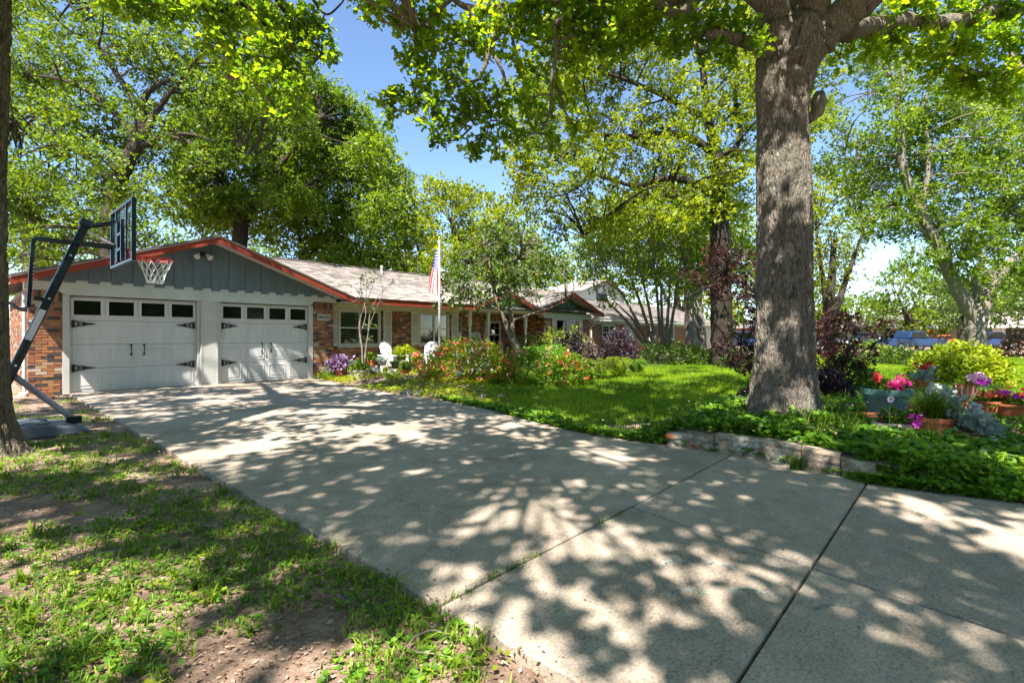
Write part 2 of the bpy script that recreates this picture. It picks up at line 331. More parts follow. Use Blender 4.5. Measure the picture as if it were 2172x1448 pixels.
def leafmesh(name, P, d, up, size, tmpl, matname, parent=None, jitter=.3, rnd=None, wid=1.0, **kw):
    N = len(P); sz = size * (1 + jitter * (RNG.random(N) * 2 - 1))
    V = place(tmpl[0], P, d, up, sz, wid)
    if rnd is None:
        g = fbm(P[:, 0] + P[:, 2] * .7, P[:, 1] + P[:, 2] * .5, .9)
        rnd = np.clip(RNG.random(N) * .75 + (g - .5) * .9 + .12, 0, 1)
    fp = [f if len(set(f)) == len(f) else f for f in tmpl[1]]
    if tmpl is T_STRAP:   # last face is a triangle: split template into quads + use degenerate-free tri by midpoint
        t7 = V[:, 6:7]; e = (V[:, 4:5] - V[:, 5:6]) * .08
        V = np.concatenate([V[:, :6], t7 + e, t7 - e], 1); fp = [(0, 1, 2, 3), (3, 2, 4, 5), (5, 4, 6, 7)]
    return fastmesh(name, V, fp, 4, matname, rnd, parent, **kw)

def wood(mb, limbs, clumps, twigs=5, rtw=.012, attach_r=.05, ros=None, maxd=99):
    S = np.vstack([spline(l[0], 6) for l in limbs])
    for c, r_ in clumps:
        c = np.asarray(c, float); dd = np.linalg.norm(S - c, axis=1) + .35 * np.maximum(0, S[:, 2] - c[2]); i = int(np.argmin(dd)); L = np.linalg.norm(S[i] - c)
        if L > maxd: continue
        if L > r_ * .3:
            mid = (S[i] + c) / 2 + RNG.normal(0, .09 * L, 3) + np.array([0, 0, .10 * L]); pts = spline([S[i], mid, c], 4)
            r0 = min(attach_r, .012 + .018 * L); mb.tube(pts, np.linspace(r0, rtw, len(pts)), 4, cap=False)
        for _ in range(twigs):
            q = unit(RNG.normal(0, 1, 3)); q[2] *= .7; e = c + q * r_ * RNG.uniform(.7, 1.1); m_ = c + q * r_ * .5 + RNG.normal(0, .12 * r_, 3)
            mb.tube([c, m_, e], [rtw, rtw * .7, rtw * .35], 3, cap=False)
def inpoly(x, y, poly):
    ins = np.zeros(len(x), bool); n = len(poly); j = n - 1
    for i in range(n):
        xi, yi = poly[i]; xj, yj = poly[j]
        c = ((yi > y) != (yj > y)) & (x < (xj - xi) * (y - yi) / (yj - yi + 1e-9) + xi); ins ^= c; j = i
    return ins
def polyclumps(poly, n, Y, thick, rp, holes=(), rng=None):
    """n clump centres spread evenly (best candidate) through an outline at distance Y"""
    rng = rng or RNG; xs = [p[0] for p in poly]; ys = [p[1] for p in poly]; pts = []
    cand = rng.random((n * 40, 2)) * [max(xs) - min(xs), max(ys) - min(ys)] + [min(xs), min(ys)]
    k = inpoly(cand[:, 0], cand[:, 1], poly)
    for hx, hy, hr in holes: k &= (cand[:, 0] - hx) ** 2 + (cand[:, 1] - hy) ** 2 > hr * hr
    cand = cand[k]; pts = [cand[0]]; i = 1
    while len(pts) < n and i + 6 < len(cand):
        c = cand[i:i + 6]; i += 6; D = np.min(np.linalg.norm(c[:, None] - np.array(pts)[None], axis=2), axis=1); pts.append(c[int(np.argmax(D))])
    out = []
    for x, y in pts:
        Yc = Y + rng.normal(0, thick); out.append((at(x, y, Yc), rp * rng.uniform(.7, 1.3) * Yc / F))
    return out
def PT(lst, Y): return [at(p[0], p[1], p[2] if len(p) > 2 else Y) for p in lst]

DEN = 2.1
def tree(label, base, limbs, clumps, leaf, size, dens, k=7, bark='barkC', group=None, name='tree', cat='tree', tmpl=T_KITE, twigs=4, sides=10, extra=None, rs=1.0, spread=.9, rtw=.012, attach_r=.05, mn=5, bare=None):
    t = empty(name, base, label=label, cat=cat, group=group); off = np.array(base)
    mb = MB()
    for l in limbs:
        pts = spline(l[0], 7); n = len(pts); rr = np.interp(np.linspace(0, 1, n), np.linspace(0, 1, len(l[1])), l[1]) * rs
        pts = pts + RNG.normal(0, 1, pts.shape) * (rr * .05)[:, None]; mb.tube(pts, rr * (1 + RNG.normal(0, .025, n)), sides)
    mt = MB(); wood(mt, limbs, clumps, twigs, rtw, attach_r)
    if bare:
        for c, r_ in bare: wood(mt, limbs, [(c, r_)], 16, rtw * .8, attach_r)
    for m_ in (mb, mt): m_.v = [tuple(np.asarray(a) - off) for a in m_.v]
    mb.build('trunk', bark, t, smooth=True); mt.build('twig', bark, t, kind='stuff')
    P, D = clump_pts(clumps, dens * DEN * 1.4, mn=mn); p, d, up = rosettes(P - off, D, k, size, spread, tilt=1.1)
    leafmesh('crown', p, d, up, size * .97, tmpl, leaf, t, kind=None)
    return t

# ================================================================== GROUND
UR = [(-40, 4.6), (-22, 4.6), (-17, 4.3), (-15.3, 4.01), (-14.8, 3.89), (-14.34, 3.82), (-13.9, 3.95), (-13.46, 4.14), (-12.4, 4.08), (-11.27, 4.0), (-9.69, 4.36), (-8.5, 4.75),
      (-7.32, 4.91), (-5.46, 4.9), (-4.2, 4.95), (-3.5, 5.0), (-2.9, 5.15), (-1.2, 5.5), (-.64, 5.62), (0, 5.62), (1, 5.62)]
_uv, _uu = np.array([a for a, b in UR]), np.array([b for a, b in UR])
def u_right(v): return np.interp(v, _uv, _uu)
def wallmask(v): return sstep(-11.95, -12.45, v) * sstep(-15.6, -14.5, v)
def hgt(x, y):
    x = np.asarray(x, float); y = np.asarray(y, float); u, v = UV(x, y); d = u - u_right(v)
    indrv = (u > -.03) & (d < .03) & (v < .1)
    n = (fbm(x, y, .9) - .5) * .05 + (fbm(x, y, 4.0) - .5) * .025
    base = -.025 + n * sstep(0, .8, np.where(d > 0, d, -u)) * 1.0 + .05 * sstep(.1, 2.0, np.where(d > 0, d, -u))
    mound = .195 * wallmask(v) * sstep(.04, .16, d) * (1 - .45 * sstep(1.8, 4.2, d)) * (1 - sstep(4.2, 6.5, d))
    bedh = .10 * sstep(.15, 1.2, d) * sstep(-6.5, -4.5, v) * (1 - sstep(-.6, 0, v)) * (1 - sstep(6, 8, d))
    z = base + mound + bedh
    return np.where(indrv, -.07, z)
def axis(segs):
    out = [segs[0][0]]
    for a, b, s in segs:
        n = max(1, int(round((b - a) / s))); out += list(np.linspace(a, b, n + 1)[1:])
    return np.array(out)
gx = axis([(-900, -120, 130), (-120, -30, 15), (-30, -12, 1.2), (-12, -1, .22), (-1, 6, .08), (6, 12, .3), (12, 30, 1.2), (30, 120, 15), (120, 900, 130)])
gy = axis([(-300, -60, 60), (-60, -8, 6), (-8, 1, .6), (1, 3, .12), (3, 7.5, .08), (7.5, 16, .22), (16, 30, .7), (30, 120, 10), (120, 1500, 170)])
GX, GY = np.meshgrid(gx, gy); GZ = hgt(GX, GY)
V = np.stack([GX, GY, GZ], -1).reshape(-1, 3); nx, ny = len(gx), len(gy)
ii, jj = np.meshgrid(np.arange(nx - 1), np.arange(ny - 1)); a0 = (jj * nx + ii).ravel(); Fq = np.stack([a0, a0 + 1, a0 + nx + 1, a0 + nx], 1)
me = bpy.data.meshes.new('ground'); me.from_pydata(V.tolist(), [], Fq.tolist())
u_, v_ = UV(V[:, 0], V[:, 1]); d_ = u_ - u_right(v_)
def lawn_mask(x, y):
    u, v = UV(x, y); d = u - u_right(v)
    far_bed = -3.9 - 1.0 * sstep(9, 12, u) + .8 * np.sin(u * .9)       # line where the planting bed along the house ends
    front = (d > np.where(v > -8.5, .9 + 1.6 * sstep(-8, -5.5, v), .35 + 1.3 * sstep(-10.5, -12, v))) & (v < far_bed + .3)
    bed = (v < -11.6) & (d < 5.6 + .8 * np.sin(v * 1.3)) & (d < 9)
    street = y > 33.5
    return front & ~bed & ~street & (x < 60)
lm = lawn_mask(V[:, 0], V[:, 1]).astype(float); lm[(V[:, 1] > 36) & (V[:, 1] < 400)] = 0; lm = np.where((v_ > -2) & (u_ > 21.5) & (v_ < 3), 1, lm)
a = me.attributes.new('turf', 'FLOAT', 'POINT'); a.data.foreach_set('value', lm)
me.polygons.foreach_set('use_smooth', [True] * len(Fq))
m, nt, p = newmat('soil_and_turf')
n1 = tex(nt, 'Noise', 2.2, Detail=8.0, Roughness=.65); n2 = tex(nt, 'Noise', 34, Detail=6.0, Roughness=.75)
r1 = ramp(nt, [(.30, (.13, .085, .06)), (.5, (.28, .195, .145)), (.66, (.42, .32, .245))]); nt.links.new(n1.outputs[0], r1.inputs[0])
r2 = ramp(nt, [(.3, (.55, .5, .48)), (.55, (1, 1, 1)), (.75, (1.45, 1.4, 1.35))]); nt.links.new(n2.outputs[0], r2.inputs[0])
mx = nt.nodes.new('ShaderNodeMixRGB'); mx.blend_type = 'MULTIPLY'; mx.inputs[0].default_value = 1
nt.links.new(r1.outputs[0], mx.inputs[1]); nt.links.new(r2.outputs[0], mx.inputs[2])
r3 = ramp(nt, [(.3, (.045, .085, .012)), (.7, (.10, .17, .02))]); nt.links.new(n2.outputs[0], r3.inputs[0])
at_ = nt.nodes.new('ShaderNodeAttribute'); at_.attribute_name = 'turf'; mt_ = nt.nodes.new('ShaderNodeMixRGB')
nt.links.new(at_.outputs['Fac'], mt_.inputs[0]); nt.links.new(mx.outputs[0], mt_.inputs[1]); nt.links.new(r3.outputs[0], mt_.inputs[2])
nt.links.new(mt_.outputs[0], p.inputs['Base Color']); p.inputs['Roughness'].default_value = .95; p.inputs['Specular IOR Level'].default_value = .1
bump(nt, p, n2.outputs[0], .9, .02); me.materials.append(m)
link('ground', me, kind='structure')

# ---- driveway slabs
m, nt, p = newmat('worn_concrete')
n1 = tex(nt, 'Noise', .7, Detail=6.0, Roughness=.6); n2 = tex(nt, 'Noise', 62, Detail=5.0, Roughness=.85); n3 = tex(nt, 'Noise', 6, Detail=8.0, Roughness=.7)
r1 = ramp(nt, [(.3, (.265, .226, .185)), (.5, (.33, .284, .238)), (.7, (.39, .338, .285))]); nt.links.new(n1.outputs[0], r1.inputs[0])
r2 = ramp(nt, [(.34, (.38, .38, .38)), (.46, (.95, .95, .95)), (.62, (1.4, 1.38, 1.34))]); nt.links.new(n2.outputs[0], r2.inputs[0])
r3 = ramp(nt, [(.3, (.80, .80, .78)), (.6, (1.05, 1.04, 1.02))]); nt.links.new(n3.outputs[0], r3.inputs[0])
ma = nt.nodes.new('ShaderNodeMixRGB'); ma.blend_type = 'MULTIPLY'; ma.inputs[0].default_value = 1; mb_ = nt.nodes.new('ShaderNodeMixRGB'); mb_.blend_type = 'MULTIPLY'; mb_.inputs[0].default_value = 1
nt.links.new(r1.outputs[0], ma.inputs[1]); nt.links.new(r2.outputs[0], ma.inputs[2]); nt.links.new(ma.outputs[0], mb_.inputs[1]); nt.links.new(r3.outputs[0], mb_.inputs[2])
oi = nt.nodes.new('ShaderNodeObjectInfo'); ro = ramp(nt, [(0, (.90, .89, .87)), (1, (1.07, 1.06, 1.05))]); nt.links.new(oi.outputs['Random'], ro.inputs[0])
n4 = tex(nt, 'Noise', 1.7, Detail=9.0, Roughness=.72, Distortion=.3); r4 = ramp(nt, [(.32, (.74, .71, .66)), (.46, (.96, .95, .93)), (.62, (1.03, 1.02, 1.0)), (.72, (1.16, 1.10, 1.02))]); nt.links.new(n4.outputs[0], r4.inputs[0])
vc = nt.nodes.new('ShaderNodeTexVoronoi'); vc.feature = 'DISTANCE_TO_EDGE'; vc.inputs['Scale'].default_value = .55; vtc = nt.nodes.new('ShaderNodeTexCoord'); vad = nt.nodes.new('ShaderNodeMixRGB'); vad.blend_type = 'ADD'; vad.inputs[0].default_value = .35
nt.links.new(vtc.outputs['Object'], vad.inputs[1]); nt.links.new(n3.outputs['Color'], vad.inputs[2]); nt.links.new(vad.outputs[0], vc.inputs['Vector']); rv_ = ramp(nt, [(0, (.45, .42, .38)), (.006, (1, 1, 1))]); nt.links.new(vc.outputs['Distance'], rv_.inputs[0])
for q_ in (ro, r4, rv_):
    mq = nt.nodes.new('ShaderNodeMixRGB'); mq.blend_type = 'MULTIPLY'; mq.inputs[0].default_value = 1 if q_ is not rv_ else .45; nt.links.new(mb_.outputs[0], mq.inputs[1]); nt.links.new(q_.outputs[0], mq.inputs[2]); mb_ = mq
nt.links.new(mb_.outputs[0], p.inputs['Base Color']); p.inputs['Roughness'].default_value = .88; p.inputs['Specular IOR Level'].default_value = .2
bump(nt, p, n2.outputs[0], .6, .006); M['concrete'] = m
m, nt, p = newmat('chalk'); p.inputs['Base Color'].default_value = (.33, .42, .37, 1); p.inputs['Roughness'].default_value = 1; M['chalk'] = m
drive = empty('driveway', W(0, 0), HROT, kind='structure')
def slab(v0, v1, ua, ub, parent=drive, name='slab', top=0.0, m='concrete'):
    """ua, ub: functions of v"""
    n = max(2, int(abs(v1 - v0) / .3)); vs = np.linspace(v0, v1, n + 1); mb = MB(); A = [(ua(v), v) for v in vs]; B = [(ub(v), v) for v in vs[::-1]]
    mb.prism(A + B, top - .10, top, axis='z'); o = mb.build(name, m, parent)
    b = o.modifiers.new('bevel', 'BEVEL'); b.width = .008; b.segments = 2; b.limit_method = 'ANGLE'; b.angle_limit = math.radians(60); return o
G = .007
k0 = lambda v: 0.0 + .01 * math.sin(v * 3)
crack = lambda v: 0
slab(-.02, -4.35 + G / 3, k0, lambda v: 2.9 - .003); slab(-.02, -4.35 + G / 3, lambda v: 2.9 + .003, lambda v: float(u_right(v)))
slab(-4.35 - G / 3, -9.15 + G + .008, k0, lambda v: float(u_right(v)))
slab(-9.15 - G - .008, -13.06 + G * 1.2, k0, lambda v: float(u_right(v)))
ju = lambda v: 1.86 + (v + 13.08) * .17
slab(-13.06 - G * 1.2, -14.3 + G, k0, lambda v: ju(v) - .013); slab(-13.06 - G * 1.2, -14.3 + G, lambda v: ju(v) + .013, lambda v: float(u_right(v)))
slab(-14.3 - G, -18.6, k0, lambda v: ju(v) - .013); slab(-14.3 - G, -18.6, lambda v: ju(v) + .013, lambda v: float(u_right(v)))
slab(-18.62, -24, k0, lambda v: float(u_right(v)))
# walk that leaves the driveway towards the entry
wk = empty('walkway', W(0, 0), HROT, kind='structure')
slab(-3.55, -2.95, lambda v: 5.05, lambda v: 6.1, wk, 'slab', -.012); slab(-3.45, -2.85, lambda v: 6.13, lambda v: 7.6, wk, 'slab', -.014)
# chalk marks
def chalk(px, py, w_, h_, rot, mtx):
    x, y = foot(px, py); n = 90; t = RNG.random(n) * 2 - 1
    X = x + t * w_ * math.cos(rot) + (t * t) * h_ * math.sin(rot) + RNG.normal(0, .006, n); Y = y + t * w_ * math.sin(rot) - (t * t) * h_ * math.cos(rot) + RNG.normal(0, .006, n)
    return X, Y
XS = []; YS = []
for c in [(1425, 1190, .09, .05, .3), (1520, 1195, .08, .04, -.2), (1450, 1250, .1, .06, .1), (1590, 1250, .09, .04, -.25), (1760, 1283, .10, .04, .1)]:
    a, b = chalk(*c, None); XS.append(a); YS.append(b)
XS = np.concatenate(XS); YS = np.concatenate(YS); Pc = np.stack([XS, YS, np.full(len(XS), .0035)], 1)
ang = RNG.random(len(XS)) * 6.28; dd = np.stack([np.cos(ang), np.sin(ang), 0 * ang], 1)
o = leafmesh('chalk_mark', Pc, dd, np.tile([0, 0, 1.], (len(XS), 1)), .013, (T_KITE[0] * [1, 1, 0], T_KITE[1], 4), 'chalk', kind='stuff', label='faint pale green chalk scribbles on the driveway concrete', cat='chalk marks')

# ---- street, sidewalk, kerb
st = MB(); st.box(-60, 160, 37, 49, -.12, -.02); st.build('street', mat('asphalt', (.11, .105, .10), .9, .15, 3, .4), kind='structure')
kb = MB(); kb.box(-60, 160, 36.5, 37.0, -.10, .10); kb.build('kerb', 'concrete', kind='structure')
kb = MB(); kb.box(-60, 160, 49.0, 49.3, -.10, .10); kb.build('kerb', 'concrete', kind='structure')
kb = MB(); kb.box(14, 160, 33.9, 35.2, -.05, .045); kb.build('sidewalk', 'concrete', kind='structure')

# ================================================================== HOUSE
house = empty('brick_house', W(0, 0), HROT, label='single-storey ranch house of mottled orange brick with two white garage doors and rust red fascia', cat='house')
WV = .4            # main wall plane
unit_box = bpy.data.meshes.new('brick_block')
_mb = MB(); _mb.box(-.5, .5, -.5, .5, -.5, .5); unit_box.from_pydata(_mb.v, [], _mb.f); unit_box.materials.append(M['brick'])
nbox = unit_box.copy(); nbox.materials.clear(); nbox.materials.append(M['nbrick'])
def courses(a0, a1, z0, z1, holes=(), mod=.205, h=.067, j=.011, soldier=False):
    out = []; nz = int((z1 - z0) / h + .5)
    if soldier:
        n = int((a1 - a0) / h); w_ = (a1 - a0) / n
        return [(a0 + i * w_ + j / 2, a0 + (i + 1) * w_ - j / 2, z0 + j, z1 - j / 2) for i in range(n)]
    hh = (z1 - z0) / max(1, nz)
    for r_ in range(nz):
        za, zb = z0 + r_ * hh + j / 2, z0 + (r_ + 1) * hh - j / 2; x = a0 - (mod / 2 if r_ % 2 else 0)
        while x < a1 - .02:
            xa, xb = max(a0, x) + j / 2, min(a1, x + mod) - j / 2; x += mod
            if xb - xa < .02: continue
            segs = [(xa, xb)]
            for (h0, h1, hz0, hz1) in holes:
                if zb > hz0 and za < hz1:
                    ns = []
                    for s0, s1 in segs:
                        if s1 <= h0 or s0 >= h1: ns.append((s0, s1)); continue
                        if h0 - s0 > .03: ns.append((s0, h0))
                        if s1 - h1 > .03: ns.append((h1, s1))
                    segs = ns
            for s0, s1 in segs: out.append((s0, s1, za, zb))
    return out
# every wall face: (list of bricks, plane, axis, priority)
B_parts = []; B_stuff = MB()
def lay(rects, plane, axis, as_parts, parent=house, box_=unit_box, stuff=B_stuff, dep=.05):
    for (a_, b_, z0, z1) in rects:
        o_ = random.uniform(-.004, .007)
        if as_parts > 0:
            as_parts -= 1; o = bpy.data.objects.new('brick', box_); COL.objects.link(o); o.parent = parent
            if axis == 'u': o.location = ((a_ + b_) / 2, plane + dep / 2 - o_, (z0 + z1) / 2); o.scale = (b_ - a_, dep, z1 - z0)
            else: o.location = (plane + dep / 2 - o_, (a_ + b_) / 2, (z0 + z1) / 2); o.scale = (dep, b_ - a_, z1 - z0)
            o.rotation_euler = (0, random.uniform(-.008, .008) if axis == 'u' else 0, 0)
        else:
            if axis == 'u': stuff.box(a_, b_, plane - o_, plane - o_ + dep, z0, z1)
            else: stuff.box(plane - o_, plane - o_ + dep, a_, b_, z0, z1)
    return as_parts
# left pier, right pier (front at v=0)
left = courses(-.67, -.12, -.02, 2.06) + courses(-.67, -.12, 2.06, 2.30, soldier=True)
right = courses(5.66, 6.35, 1.0, 2.12) + courses(5.66, 6.35, 2.12, 2.34, soldier=True)
n_left = 300 - lay(left, 0.0, 'u', 300); rem = 300 - n_left
rem = lay(right, 0.0, 'u', rem)
lay(courses(5.66, 6.35, -.02, 1.0), 0.0, 'u', rem)
# main wall
WINS = [(6.62, 8.36), (9.97, 11.52)]
holes = [(a_ - .02, b_ + .02, .93, 2.2) for a_, b_ in WINS]
wallb = courses(6.35, 12.0, -.02, 2.10, holes) + courses(8.40, 9.9, 2.10, 2.30, soldier=True) + courses(6.5, 8.4, .86, .93, soldier=False)
star_area = [q for q in wallb if 8.8 < q[0] < 9.7 and q[2] > 1.2]; rest = [q for q in wallb if q not in star_area]
lay(star_area, WV - .02, 'u', 0); lay(rest, WV - .02, 'u', 0)
# side wall (faces -u), entry wall (recessed), bay walls
lay(courses(0, 7.0, -.02, 2.3), -.67, 'v', 0)
lay(courses(12.0, 17.2, -.02, 2.3, [(12.55, 13.45, -.1, 2.1), (15.0, 16.1, .7, 2.0)]), 1.9, 'u', 0)
lay(courses(17.2, 21.1, -.02, 2.16, [(18.1, 20.0, .8, 2.4)]), 0.0, 'u', 0)
lay(courses(0.05, 1.9, -.02, 2.3), 17.2, 'v', 0)
B_stuff.build('brick', 'brick_far', house, kind='stuff')
# mortar walls behind the bricks
mo = MB()
mo.box(-.66, -.105, .012, .3, -.1, 2.31); mo.box(5.64, 6.34, .012, .3, -.1, 2.35); mo.box(-.658, -.4, .302, 7.2, -.1, 2.4)
for (a_, b_, z0, z1) in [(6.342, 6.60, -.1, 2.5), (8.38, 9.95, -.1, 2.5), (11.54, 12.0, -.1, 2.5), (6.6, 8.38, -.1, .92), (9.95, 11.54, -.1, .92), (6.6, 8.38, 2.22, 2.5), (9.95, 11.54, 2.22, 2.5)]:
    mo.box(a_, b_, WV - .006, WV + .2, z0, z1)
mo.box(12.0, 12.54, 1.912, 2.1, -.1, 2.5); mo.box(13.46, 14.98, 1.912, 2.1, -.1, 2.5); mo.box(16.12, 17.19, 1.912, 2.1, -.1, 2.5); mo.box(14.98, 16.12, 1.912, 2.1, -.1, .68); mo.box(12.54, 13.46, 1.912, 2.1, 2.1, 2.5); mo.box(14.98, 16.12, 1.912, 2.1, 2.0, 2.5)
mo.box(17.212, 18.09, .012, .3, -.1, 2.2); mo.box(20.01, 21.09, .012, .3, -.1, 2.2); mo.box(18.09, 20.01, .012, .3, -.1, .79); mo.box(17.212, 17.4, .302, 2.3, -.1, 2.5)
mo.box(20.9, 21.09, .302, 8.0, -.1, 2.5); mo.box(-.398, 20.9, 7.8, 8.0, -.1, 2.5)
mo.build('wall', 'mortar', house)
lam = MB(); lam.box(12.0, 12.06, WV, 1.9, -.1, 2.5); lam.build('porch_return', 'mortar', house)
# beam over the garage doors, with cut-out at the pier
bm = MB()
bm.prism([(-.74, 2.31), (-.2, 2.31), (-.08, 2.22), (5.55, 2.22), (5.68, 2.36), (6.42, 2.36), (6.42, 2.56), (-.74, 2.56)], -.06, .30)
bm.build('beam', 'beam', house, bevel=.006)
# door surrounds
tr = MB()
for a_, b_ in ((-.12, 0.0), (2.52, 2.58), (3.02, 3.08), (5.53, 5.66)): tr = MB(); tr.box(a_, b_, -.02, .16, -.02, 2.22); tr.build('door_jamb', 'trim', house, bevel=.006)
tr = MB(); tr.box(2.585, 3.015, -.05, .10, -.02, 2.22); tr.build('post', 'trim', house, bevel=.006)
gp = MB(); gp.box(2.60, 2.63, -.058, -.051, 0, 2.2); gp.box(2.97, 3.0, -.058, -.051, 0, 2.2); gp.build('post_batten', 'trim', house)
def garage_door(u0, u1, lab):
    d = MB(); H_ = 2.2; s = H_ / 4; L = u1 - u0
    for k in range(4): d.box(u0, u1, .075, .12, k * s + .004, (k + 1) * s - .004)
    door = d.build('garage_door', 'gdoor', house, label=lab, bevel=.004)
    cw = L / 4; pm = None
    for row in range(3):
        for c in range(4):
            o = MB(); a_, b_ = u0 + c * cw + .09, u0 + (c + 1) * cw - .09; z0, z1 = row * s + .11, (row + 1) * s - .11
            fr = .03; o.box(a_ - fr, b_ + fr, .066, .0749, z0 - fr, z0); o.box(a_ - fr, b_ + fr, .066, .0749, z1, z1 + fr); o.box(a_ - fr, a_, .066, .0749, z0, z1); o.box(b_, b_ + fr, .066, .0749, z0, z1)
            o.prism([(a_ + .035, z0 + .035), (b_ - .035, z0 + .035), (b_ - .035, z1 - .035), (a_ + .035, z1 - .035)], .0665, .0748)
            o.build('door_panel', 'gdoor', door, bevel=.004)
    for c in range(4):
        a_, b_ = u0 + c * cw + .075, u0 + (c + 1) * cw - .075; z0, z1 = 3 * s + .13, 4 * s - .09; o = MB()
        for q in [(a_ - .05, b_ + .05, z0 - .045, z0), (a_ - .05, b_ + .05, z1, z1 + .045), (a_ - .05, a_, z0, z1), (b_, b_ + .05, z0, z1)]: o.box(q[0], q[1], .05, .0745, q[2], q[3])
        o.build('window_frame', 'gdoor', door, bevel=.004)
        g_ = MB(); g_.box(a_ + .001, b_ - .001, .062, .072, z0 + .001, z1 - .001); g_.build('pane', 'glass', door)
    o = MB(); o.box(u0, u1, .078, .118, -.012, .0035); o.build('weather_seal', 'black', door)
    for sx, ub in ((1, u0 + .04), (-1, u1 - .04)):
        for zc in (s * .98 + .02, s * 2.86):
            o = MB(); L_ = .42
            X = lambda t: ub + sx * t
            o.prism([(X(0), zc - .09), (X(.035), zc - .09), (X(.035), zc + .09), (X(0), zc + .09)][::sx], .045, .063)
            for sg in (1, -1):     # two curled arms leaving openings between them
                o.prism([(X(.035), zc + sg * .085), (X(.11), zc + sg * .055), (X(.20), zc + sg * .040), (X(.20), zc + sg * .018), (X(.11), zc + sg * .028), (X(.035), zc + sg * .052)][::sx * sg], .045, .063)
            for t0, t1 in ((.035, .055), (.105, .13), (.19, .225)): o.prism([(X(t0), zc - .05), (X(t1), zc - .045), (X(t1), zc + .045), (X(t0), zc + .05)][::sx], .047, .0632)
            o.prism([(X(.22), zc - .038), (X(.33), zc - .014), (X(L_), zc - .004), (X(L_), zc + .004), (X(.33), zc + .014), (X(.22), zc + .038)][::sx], .045, .063)
            o.lathe([(.0, 0), (.024, .001), (.02, .012)], 10, (0, 0, 0)); k = len(o.v) - 30
            for q in range(k, len(o.v)): x_, y_, z_ = o.v[q]; o.v[q] = (X(.335) + x_, .05 - z_, zc + y_)
            o.build('hinge', 'black', door)
    mid = (u0 + u1) / 2
    for hx in (mid - .13, mid + .13):
        o = MB(); zc = s * 1.75
        o.tube(spline([(hx, .06, zc + .10), (hx, .02, zc + .07), (hx, .012, zc), (hx, .02, zc - .07), (hx, .06, zc - .10)], 4), .011, 6)
        o.box(hx - .02, hx + .02, .052, .064, zc + .085, zc + .14); o.box(hx - .02, hx + .02, .052, .064, zc - .14, zc - .085); o.build('handle', 'black', door, bevel=.004)
garage_door(0.0, 2.52, 'left garage door, nearest the basketball hoop'); garage_door(3.08, 5.53, 'right garage door, next to the house number')
db = MB(); db.box(-.12, 5.66, .13, .20, -.1, 2.3); db.build('garage_back', 'black', house)
# gable siding boards, alternately proud and longer
EV = -.6; PK = (2.88, 3.92); EL, ER = (-.97, 2.54), (6.74, 2.54); SL = (PK[1] - EL[1]) / (PK[0] - EL[0])
def top_at(u): return PK[1] - SL * abs(u - PK[0])
NBD = 34; bw = (6.42 + .74) / NBD
for i in range(NBD):
    a_, b_ = -.74 + i * bw, -.74 + (i + 1) * bw; pr = i % 2; z0 = 2.50 if pr else 2.562
    ta, tb = top_at(a_) - .16, top_at(b_) - .16
    if min(ta, tb) < z0 + .02: ta = max(ta, z0 + .03); tb = max(tb, z0 + .03)
    o = MB(); y0 = -.085 if pr else -.064; poly = [(a_ + (.0 if pr else -.012), z0), (b_ + (.0 if pr else .012), z0), (b_ + (.0 if pr else .012), tb), (a_ + (.0 if pr else -.012), ta)]
    if a_ < PK[0] < b_: poly = [poly[0], poly[1], poly[2], (PK[0], PK[1] - .16), poly[3]]
    o.prism(poly, y0, y0 + .02); o.build('siding_board', 'gable', house)
gb = MB(); gb.prism([(-.74, 2.56), (6.42, 2.56), (6.42, 2.60), (PK[0], 3.78), (-.74, 2.6)], -.04, .1); gb.build('gable_backing', 'gable', house)
# bargeboards and eaves fascia (butted end to end)
def slope_board(uA, zA, uB, zB, h0, h1, y0, y1, name, m_, par=house):
    o = MB(); o.prism([(uA, zA - h1), (uB, zB - h1), (uB, zB - h0), (uA, zA - h0)], y0, y1); return o.build(name, m_, par)
for (A_, B_) in ((EL, PK), (PK, ER)):
    slope_board(A_[0], A_[1], B_[0], B_[1], .045, .20, EV, EV + .03, 'fascia', 'red')
    slope_board(A_[0], A_[1], B_[0], B_[1], .012, .045, EV - .012, EV + .03, 'drip_edge', 'drip')
    slope_board(A_[0], A_[1], B_[0], B_[1], .14, .16, EV + .031, -.09, 'soffit', 'soffit')
# roof slabs: garage roof, main roof, porch gable, bay gable
def rb(poly3, th=.03):
    v = [Vector(q) for q in poly3]; n = (v[1] - v[0]).cross(v[2] - v[0]).normalized(); n = n if n.z > 0 else -n
    m_ = len(v); return [tuple(q) for q in v] + [tuple(q - n * th) for q in v], [tuple(range(m_)), tuple(range(2 * m_ - 1, m_ - 1, -1))] + [(i, i + m_, (i + 1) % m_ + m_, (i + 1) % m_) for i in range(m_)]
RID_V, RID_Z = 4.0, 2.52 + SL * 4.6; BK = 8.6
R = MB()
zr = lambda u: top_at(u)
